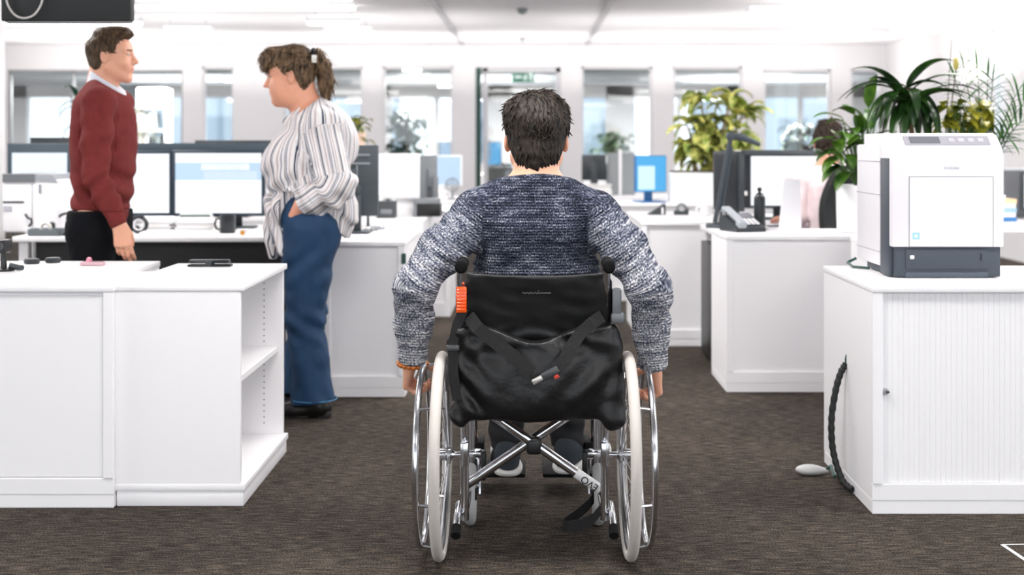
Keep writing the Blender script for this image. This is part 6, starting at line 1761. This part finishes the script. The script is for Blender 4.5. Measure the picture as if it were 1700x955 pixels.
    t = thing('desk_divider', 'grey felt divider behind the coloured book pile', 'divider', (3.3, 8.3, z)); boxpart('panel', mat('divider_mid_grey', (112, 114, 118), .9), t, PXX(1667, 8.3), 3.8, 8.29, 8.32, z, PZ(283, 8.3), .004); boxpart('rail', mat('rail_pale', (206, 210, 214), .5), t, PXX(1667, 8.3), 3.8, 8.285, 8.325, PZ(283, 8.3), PZ(279, 8.3), .003)
    monitor('dark screen at the right edge beside the coloured books', PXX(1694, 8.0), PXX(1694, 8.0) + .5, .80, PZ(284, 8.0), 8.0, z, darkp, screen=scr_w, bez=.02)
    cols = [('blue', (58, 120, 176)), ('white', (226, 224, 222)), ('pale blue', (150, 186, 214)), ('cream', (236, 226, 214)), ('peach', (240, 200, 160))]; zz = z; Y = 7.86
    for i, (cn, c) in enumerate(cols):
        h = .028; x0, x1 = PXX(1655, Y) + .004 * (i % 3), PXX(1688, Y) - .006 * (i % 2)
        t = thing('book', '%s book, %s of the pile on the right-edge desk' % (cn, ('bottom one', 'second from the bottom', 'middle one', 'second from the top', 'top one')[i]), 'book', ((x0 + x1) / 2, Y + .1, zz), 'books piled on the right-edge desk')
        m = MB(); m.box(x0, x1, Y, Y + .2, zz, zz + .003); m.box(x0, x1, Y, Y + .2, zz + h - .003, zz + h); m.box(x0, x1, Y, Y + .003, zz, zz + h); m.build('cover', mat('book_' + cn.replace(' ', '_'), c, .6), t)
        m = MB(); m.box(x0 + .003, x1 - .004, Y + .004, Y + .196, zz + .003, zz + h - .003); m.build('pages', mat('pages', (232, 226, 214), .8), t); zz += h + .0003
# ================================================================ PLANTS
def leafmat(name, a, b, scale=9, rough=.38):
    m = bpy.data.materials.new(name); m.use_nodes = True; nt = m.node_tree; p = nt.nodes['Principled BSDF']
    co = nt.nodes.new('ShaderNodeTexCoord'); n = nt.nodes.new('ShaderNodeTexNoise'); n.inputs['Scale'].default_value = scale; n.inputs['Detail'].default_value = 3
    r = nt.nodes.new('ShaderNodeValToRGB'); r.color_ramp.elements[0].position = .36; r.color_ramp.elements[1].position = .66
    r.color_ramp.elements[0].color = lin(a); r.color_ramp.elements[1].color = lin(b)
    nt.links.new(co.outputs['Object'], n.inputs['Vector']); nt.links.new(n.outputs['Fac'], r.inputs[0]); nt.links.new(r.outputs[0], p.inputs['Base Color'])
    p.inputs['Roughness'].default_value = rough; p.inputs['Transmission Weight'].default_value = 0
    t = nt.nodes.new('ShaderNodeBsdfTranslucent'); x = nt.nodes.new('ShaderNodeMixShader'); x.inputs[0].default_value = .3
    nt.links.new(r.outputs[0], t.inputs[0]); o = nt.nodes['Material Output']
    nt.links.new(p.outputs[0], x.inputs[1]); nt.links.new(t.outputs[0], x.inputs[2]); nt.links.new(x.outputs[0], o.inputs[0])
    return m
soil = mat('potting_soil', (46, 36, 28), .95, bump=.6, bscale=90)
def leaf(mb, base, d, L, W, droop=.6, fold=.25, n=8, shape=1.0, thick=.0012, roll=0.0):
    """curved leaf blade with a midrib fold and a little thickness"""
    p = Vector(base); d = Vector(d).normalized(); rows, rows2 = [], []
    for i in range(n + 1):
        t = i / n
        side = d.cross(Vector((0, 0, 1)))
        if side.length < .05: side = Vector((1, 0, 0))
        side.normalize(); up = side.cross(d).normalized()
        if roll:
            M = Matrix.Rotation(roll, 3, d); side = M @ side; up = M @ up
        w = W * .5 * (math.sin(PI * min(1, t ** shape * .97 + .03)) ** .8) + .0006
        rows.append([p + side * w + up * (fold * w), p + side * w * .5 + up * (fold * w * .35), p.copy(), p - side * w * .5 + up * (fold * w * .35), p - side * w + up * (fold * w)])
        rows2.append([q - up * thick for q in rows[-1]])
        p = p + d * (L / n); d = (d + Vector((0, 0, -droop / n * (1.2 + t)))).normalized()
    mb.strip(rows); mb.strip(rows2)
    for k in (0, -1): mb.strip([[r[k] for r in rows], [r[k] for r in rows2]])
def pot(t, x, y, z0, z1, r0, r1, m_, name='pot'):
    m = MB(); m.lathe([(0, z0), (r0 * .96, z0), (r0, z0 + .006), (r1, z1 - .004), (r1 - .002, z1), (r1 - .010, z1), (r1 - .014, z1 - .03), (0, z1 - .03)], (x, y, 0), 36); p = m.build(name, m_, t, True)
    m = MB(); m.lathe([(0, z1 - .022), (r1 - .012, z1 - .026)], (x, y, 0), 24); m.build('soil', soil, t, True); return p
def build_plants():
    r = random.Random(5)
    wp = mat('pot_white', (234, 234, 236), .4)
    # --- big yellow-green plant in a white trough, far back
    x, y, z = 1.43, 10.2, .752
    t = thing('potted_plant', 'big yellow-green broad-leaved plant in a long white trough, far back right of the rider', 'plant', (x, y, z))
    m = MB(); x0, x1 = PXX(1112, y), PXX(1232, y); zt = PZ(286, y)
    m.box(x0, x1, y - .14, y + .14, z, zt, .006); m.build('trough', wp, t, True); m = MB(); m.box(x0 + .015, x1 - .015, y - .125, y + .125, zt - .004, zt + .012, .004); m.build('soil', soil, t, True)
    A = leafmat('leaf_yellow_green', (116, 146, 52), (232, 226, 136), 14); st = MB(); fo = MB()
    tops = [(1140, 205), (1165, 165), (1190, 200), (1215, 160), (1235, 185), (1150, 245), (1200, 240), (1175, 225), (1228, 230)]
    for px, py in tops:
        yy = y + r.uniform(-.1, .1); tip = P(px, py, yy); b = Vector((x0 + (x1 - x0) * (.3 + .5 * (px - 1130) / 110), y + r.uniform(-.06, .06), zt))
        mid = b.lerp(tip, .5) + Vector((r.uniform(-.03, .03), 0, .03)); st.tube([b, mid, tip], [.014, .011, .006], 8)
        for k in range(22):
            q = b.lerp(tip, r.uniform(.3, 1.0)) if k > 11 else tip; a = r.uniform(0, 2 * PI); e = r.uniform(-.35, .95)
            leaf(fo, q, (math.cos(a), math.sin(a) * .8, e), r.uniform(.17, .28), r.uniform(.065, .105), r.uniform(.7, 1.8), .3, 7, .85, roll=r.uniform(-.5, .5))
    fo.build('foliage', A, t, True, sharp=0); s = st.build('stem', mat('stem_brown', (150, 128, 92), .7), t, True)
    # --- broad leaved plant in round white pot on the low cabinet
    x, y, z = PXX(1432, 6.46), 6.46, .772; zt = PZ(307, y)
    t = thing('potted_plant', 'glossy broad-leaved plant in a plain white pot, left of the big printer', 'plant', (x, y, z))
    pot(t, x, y, z, zt, .128, .133, wp)
    B = leafmat('leaf_mid_green', (28, 72, 26), (112, 156, 52), 8, .3); st = MB(); fo = MB()
    for px, py, L, W, dx, dz in ((1440, 160, .0, .0, 0, 0),): pass
    spec = [((1442, 178), .17, .050, (.05, -.2, 1)), ((1398, 196), .15, .045, (-1, -.2, .45)), ((1418, 190), .13, .05, (-.8, -.4, .6)), ((1455, 200), .14, .05, (.3, -.4, .9)),
            ((1385, 232), .13, .06, (-1, -.3, .25)), ((1400, 235), .13, .06, (-.4, -.6, .5)), ((1430, 222), .14, .055, (-.2, -.4, .9)), ((1450, 232), .13, .055, (.5, -.5, .6)), ((1400, 262), .13, .058, (-.9, -.4, .0)),
            ((1420, 258), .13, .06, (-.3, -.8, .1)), ((1440, 262), .12, .06, (.2, -.8, .2)), ((1410, 285), .12, .05, (-.7, -.5, -.4)), ((1432, 285), .11, .05, (.1, -.8, -.2)), ((1446, 215), .13, .05, (.0, .3, 1)), ((1412, 215), .12, .045, (-.6, .3, .8)), ((1392, 255), .12, .05, (-.9, .3, .2)), ((1425, 240), .13, .055, (-.5, .5, .6)), ((1460, 255), .12, .055, (.7, -.4, .3)), ((1415, 240), .12, .06, (-.5, -.7, .25)), ((1395, 275), .11, .05, (-.8, -.3, -.3)), ((1436, 205), .14, .05, (-.5, -.2, .8))]
    for _ in range(16):
        a = r.uniform(PI * .6, PI * 1.9); spec.append(((r.uniform(1372, 1446), r.uniform(208, 290)), .11, .052, (math.cos(a), math.sin(a), r.uniform(-.3, .7))))
    for (px, py), L, W, d in spec:
        yy = y + r.uniform(-.05, .05); q = P(px, py, yy); b = Vector((x + r.uniform(-.04, .04), y + r.uniform(-.04, .04), zt - .02))
        st.tube([b, b.lerp(q, .55) + Vector((0, 0, .03)), q], [.005, .004, .003], 6)
        leaf(fo, q, d, L * r.uniform(1.1, 1.35), W * 1.3, r.uniform(.5, 1.2), .22, 8, .8, roll=r.uniform(-.3, .3))
    fo.build('foliage', B, t, True, sharp=0); st.build('stem', mat('stem_green', (70, 104, 48), .6), t, True)
    # --- dark dracaena behind the printer
    x, y, z = PXX(1508, 5.95), 5.90, .77
    t = thing('potted_plant', 'dark dracaena with long arching leaves, directly behind the big printer', 'plant', (x, y, z)); pot(t, x, y, z, 1.0, .085, .105, wp)
    C = leafmat('leaf_dark_green', (12, 36, 24), (62, 104, 40), 7, .3); st = MB(); fo = MB(); crown = P(1508, 146, y)
    st.tube([(x, y, .98), (x + .006, y, 1.2), tuple(crown)], [.014, .012, .010], 10)
    st.tube([(x - .03, y + .02, .98), (x - .03, y + .02, 1.2), tuple(P(1492, 180, y))], [.010, .009, .008], 8)
    ang = [(px, py) for px, py in ((1412, 150), (1430, 118), (1452, 95), (1470, 118), (1545, 92), (1580, 105), (1600, 130), (1580, 150), (1560, 200), (1535, 205), (1545, 190), (1480, 205), (1460, 190), (1440, 175), (1500, 210), (1475, 165), (1560, 140), (1524, 212), (1450, 140), (1590, 118), (1488, 212), (1470, 190), (1545, 218), (1552, 172))]
    for i, (px, py) in enumerate(ang):
        tip = P(px, py, y - r.uniform(-.10, .14)); b = crown + Vector((r.uniform(-.012, .012), r.uniform(-.012, .012), -.03 * (i % 4)))
        v = tip - b; L = v.length * 1.22 + .02; v.normalize()
        leaf(fo, b, v + Vector((0, 0, .45 if py > 130 else .16)), L * 1.04, r.uniform(.046, .068), 1.6 if py > 165 else .9, .25, 12, .75, roll=r.uniform(-.35, .35))
    for i in range(26):
        a = 2 * PI * i / 26 + r.uniform(-.2, .2); b = P(1508 + r.uniform(-14, 10), 168 + r.uniform(-14, 14), y)
        leaf(fo, b, (math.cos(a), math.sin(a), r.uniform(.0, .7)), r.uniform(.17, .26), r.uniform(.046, .062), 2.2, .25, 9, .8)
    fo.build('foliage', C, t, True, sharp=0); st.build('stem', mat('stem_brown_dark', (96, 76, 48), .7), t, True)
    # --- pothos
    x, y, z = 1.98, 5.90, .77
    t = thing('potted_plant', 'yellow-green low leafy plant behind the right half of the big printer', 'plant', (x, y, z)); pot(t, x, y, z, .98, .085, .10, wp)
    D = leafmat('leaf_lime', (58, 88, 22), (196, 190, 60), 12, .35); st = MB(); fo = MB()
    for i in range(46):
        px, py = r.uniform(1562, 1648), r.uniform(166, 224); yy = y + r.uniform(-.09, .09); q = P(px, py, yy); b = Vector((x + r.uniform(-.05, .05), y + r.uniform(-.05, .05), .96))
        st.tube([b, b.lerp(q, .6) + Vector((0, 0, .04)), q], [.004, .003, .002], 5); a = r.uniform(0, 2 * PI)
        leaf(fo, q, (math.cos(a), math.sin(a) - .4, r.uniform(-.4, .6)), r.uniform(.075, .12), r.uniform(.045, .065), r.uniform(.8, 1.6), .25, 6, .7, roll=r.uniform(-.4, .4))
    fo.build('foliage', D, t, True, sharp=0); st.build('stem', mat('stem_green', (70, 104, 48), .6), t, True)
    # --- palm
    x, y, z = PXX(1632, 6.05), 6.03, .77
    t = thing('potted_plant', 'feathery green palm at the right, arching past the big printer', 'plant', (x, y, z)); pot(t, x, y, z, .98, .075, .095, wp)
    E = leafmat('leaf_palm', (24, 84, 50), (110, 168, 90), 10, .4); st = MB(); fo = MB()
    fr = [(1600, 112, 8), (1622, 112, 9), (1648, 135, 8), (1690, 152, 10), (1700, 200, 9), (1585, 130, 7), (1668, 225, 9), (1640, 128, 8), (1700, 172, 9), (1650, 232, 7)]
    for px, py, n in fr:
        tip = P(px, py, y + r.uniform(-.14, .10)); b = Vector((x, y, .97)); top = b.lerp(tip, .55) + Vector((0, 0, .13 if py > 140 else .05)); pts = []
        for k in range(11):
            s = k / 10; pts.append(b * (1 - s) ** 2 + top * (2 * s * (1 - s)) + tip * s * s)
        st.tube(pts, [.0045 - .003 * k / 10 for k in range(11)], 6)
        for k in range(4, 11):
            d = (pts[k] - pts[k - 1]).normalized(); sd = d.cross(Vector((0, -1, .3))).normalized()
            for sg in (-1, 1):
                leaf(fo, pts[k], d * .8 + sd * sg * .75, r.uniform(.09, .14), .012, .7, .2, 5, .8)
        leaf(fo, pts[-1], d, .10, .012, .5, .2, 5, .8)
    fo.build('foliage', E, t, True, sharp=0); st.build('stem', mat('stem_green', (70, 104, 48), .6), t, True)
    # tall flower spike
    x, y = PXX(1580, 5.98), 6.08
    t = thing('potted_plant', 'thin flower spike with a yellow bud rising above the printer plants', 'plant', (x, y, .77)); pot(t, x, y, .77, .96, .06, .075, wp)
    m = MB(); m.tube([(x, y, .93), (x + .005, y, 1.3), tuple(P(1580, 66, y))], [.004, .003, .0015], 6); m.tube([(x + .02, y, .93), (x + .018, y, 1.3), tuple(P(1587, 116, y))], [.004, .003, .003], 6); m.build('stem', mat('spike_brown', (120, 112, 100), .7), t, True)
    m = MB(); c = P(1587, 106, y); m.lathe([(0, -.035), (.012, -.02), (.014, .0), (.010, .025), (0, .036)], c, 12); m.build('bud', mat('bud_yellow', (206, 190, 104), .5), t, True)
    fo = MB()
    for i in range(9):
        a = 2 * PI * i / 9; leaf(fo, (x, y, .95), (math.cos(a) * .6, math.sin(a) * .6, 1), .26, .05, .9, .2, 7, .8)
    fo.build('foliage', B, t, True, sharp=0)
    # --- beige pot with lime plant behind the woman
    x, y, z = PXX(584, 9.3), 9.3, 1.10
    t = thing('potted_plant', 'lime green plant in a beige pot behind the woman in stripes', 'plant', (x, y, z)); pot(t, x, y, z, PZ(219, y) , .085, .105, mat('pot_beige', (232, 200, 178), .6))
    fo = MB(); st = MB()
    for i in range(30):
        q = P(r.uniform(582, 608), r.uniform(192, 236), y + r.uniform(-.08, .05)); b = Vector((x + .02, y, PZ(222, y)))
        st.tube([b, q], .003, 5); a = r.uniform(0, 2 * PI); leaf(fo, q, (math.cos(a), math.sin(a), r.uniform(-.3, .8)), r.uniform(.07, .12), .045, 1.0, .25, 6, .8)
    fo.build('foliage', D, t, True, sharp=0); st.build('stem', mat('stem_green', (70, 104, 48), .6), t, True)
    # --- plant with dark hanging leaves left of the man in red
    x, y = PXX(128, 10.0), 10.0
    t = thing('potted_plant', 'dark drooping-leaved plant half hidden by the man in red, left of his shoulder', 'plant', (x, y, 0)); pot(t, x, y, 0, .40, .15, .18, wp)
    fo = MB(); st = MB(); st.tube([(x, y, .36), (x + .02, y, .9), tuple(P(126, 175, y))], [.016, .013, .008], 8)
    for px, py, dx, dz in ((128, 170, -1, .3), (126, 178, -.9, .1), (128, 205, -.8, -.2), (130, 172, .7, .5), (130, 190, .8, .1), (128, 168, -.1, 1), (126, 212, -.5, -.6), (130, 215, .6, -.3)):
        leaf(fo, P(px, py, y + r.uniform(-.05, .05)), (dx, -.2, dz), .21, .055, 1.9, .25, 9, .8)
    fo.build('foliage', leafmat('leaf_blue_green', (14, 60, 48), (60, 112, 84), 7, .3), t, True, sharp=0); st.build('stem', mat('stem_brown_dark', (96, 76, 48), .7), t, True)
    # --- beyond the glass
    def bush(label, px0, px1, py0, py1, Y, m_, n, L, W):
        xc = PXX((px0 + px1) / 2, Y); t = thing('potted_plant', label, 'plant', (xc, Y, 0)); pot(t, xc, Y, 0, .42, .17, .2, wp); fo = MB(); st = MB()
        zc = PZ((py0 + py1) / 2, Y); st.tube([(xc, Y, .38), (xc + .02, Y, zc), (xc, Y, PZ(py0 + 6, Y))], [.025, .02, .008], 8)
        for i in range(n):
            q = P(r.gauss((px0 + px1) / 2, (px1 - px0) / 5), r.uniform(py0 + 8, py1), Y + r.uniform(-.2, .2)); a = r.uniform(0, 2 * PI)
            leaf(fo, q, (math.cos(a), math.sin(a), r.uniform(-.3, .8)), L * r.uniform(.8, 1.2), W, 1.3, .25, 5, .8)
        fo.build('foliage', m_, t, True, sharp=0); st.build('stem', mat('stem_brown_dark', (96, 76, 48), .7), t, True)
    dk = leafmat('leaf_deep', (14, 40, 34), (56, 96, 62), 6, .4)
    bush('tall dark bushy plant behind the glass, left of the glazed door', 640, 708, 178, 258, 20.2, dk, 190, .22, .09)
    bush('dark plant behind the glass, above the big dark-framed screen', 1290, 1356, 196, 262, 20.4, dk, 120, .2, .08)
    bush('pale flowering plant behind the glass, just right of the red shoulder', 205, 248, 170, 258, 19.8, leafmat('leaf_pale', (150, 152, 96), (226, 214, 176), 8, .5), 90, .16, .07)
    bush('leafy plant behind the glass, right of the rider', 985, 1050, 212, 262, 20.6, leafmat('leaf_soft', (70, 104, 86), (150, 176, 140), 6, .5), 120, .2, .08)
    # shelf rack beyond the glass, left
    Y = 21.0; x0, x1 = PXX(228, Y), PXX(276, Y); t = thing('shelf_rack', 'white shelf rack with binders behind the glass, right of the man in red', 'shelf', ((x0 + x1) / 2, Y, 0))
    for a in (x0, x1 - .03): boxpart('upright', white_pl, t, a, a + .03, Y, Y + .35, 0, 2.15, .003, 1)
    zs = [.3, .68, 1.06, 1.44, 1.82, 2.13]
    for zz in zs: boxpart('shelf', white_pl, t, x0 + .03, x1 - .03, Y, Y + .35, zz, zz + .025, .002, 1)
    for zz in zs[1:5]:
        xx = x0 + .05
        while xx < x1 - .11:
            if r.random() < .62:
                c = r.choice([('dark_binder', (52, 66, 70)), ('white_binder', (226, 226, 226)), ('grey_binder', (140, 148, 150)), ('beige_binder', (216, 200, 176))])
                h = r.uniform(.22, .30); tb = thing('binder', '%s binder standing on the shelf rack behind the glass' % c[0].split('_')[0], 'binder', (xx + .03, Y + .15, zz + .025), 'binders on the shelf rack')
                boxpart('cover', mat(c[0], c[1], .6), tb, xx, xx + .058, Y + .02, Y + .28, zz + .025, zz + .025 + h, .003, 1)
            xx += .064
    # desks and lamps beyond
    for (px0, px1, Y, sc, lb) in ((803, 833, 20.6, scr_sky, 'blue screen on a desk behind the glazed door'), (728, 752, 20.4, scr_b, 'pale screen on a desk behind the glass left of the glazed door')):
        xa, xb = PXX(px0, Y), PXX(px1, Y)
        desk('white desk behind the glass carrying the ' + lb.split(' on a')[0], xa - .22, xb + .18, Y - .4, Y + .4, .74)
        monitor(lb, xa, xb, .88, PZ(235, Y), Y, .74, darkp, sc, bez=.015)
    t = thing('office_chair', 'black chair behind the glazed door, under the blue screen', 'chair', (PXX(832, 19.8), 19.9, 0)); x = PXX(830, 19.9); Y = 19.9
    boxpart('seat', blackp, t, x - .23, x + .23, Y - .22, Y + .22, .42, .48, .03, 3); boxpart('backrest', blackp, t, x - .21, x + .21, Y - .25, Y - .20, .50, .88, .03, 3)
    m = MB(); m.cyl((x, Y, .06), (x, Y, .43), .03); m.build('gas_column', alum, t, True); m = MB(); m.box(x - .02, x + .02, Y - .235, Y - .2, .44, .6, .004); m.build('back_bracket', blackp, t, True)
    for i in range(5):
        a = 2 * PI * i / 5; m = MB(); m.tube([(x, Y, .08), (x + .3 * math.cos(a), Y + .3 * math.sin(a), .025)], [.03, .02], 8); m.build('leg', blackp, t, True)
    for px0, px1, py, Y, lb in ((575, 640, 170, 21, 'glowing pendant lamp behind the glass, right of the striped shoulder'), (668, 700, 118, 19.6, 'glowing lamp behind the glass, topmost in the pane left of the glazed door'), (726, 750, 145, 19.6, 'glowing pendant lamp behind the glass, nearest the glazed door'), (372, 388, 136, 19.7, 'glowing pendant lamp behind the narrow pane beside the ponytail woman')):
        pendant(PXX(px0, Y), PXX(px1, Y), Y, PZ(py, Y), lb)
# ================================================================ BUILD
EXPOSURE = 0.54
build_camera()
build_room()
build_lamps()
build_cabinets()
build_printer()
build_small()
build_wheelchair()
build_seated()
build_red_man()
build_woman()
build_desk_person()
build_left_desk()
build_mid()
build_right()
build_plants()
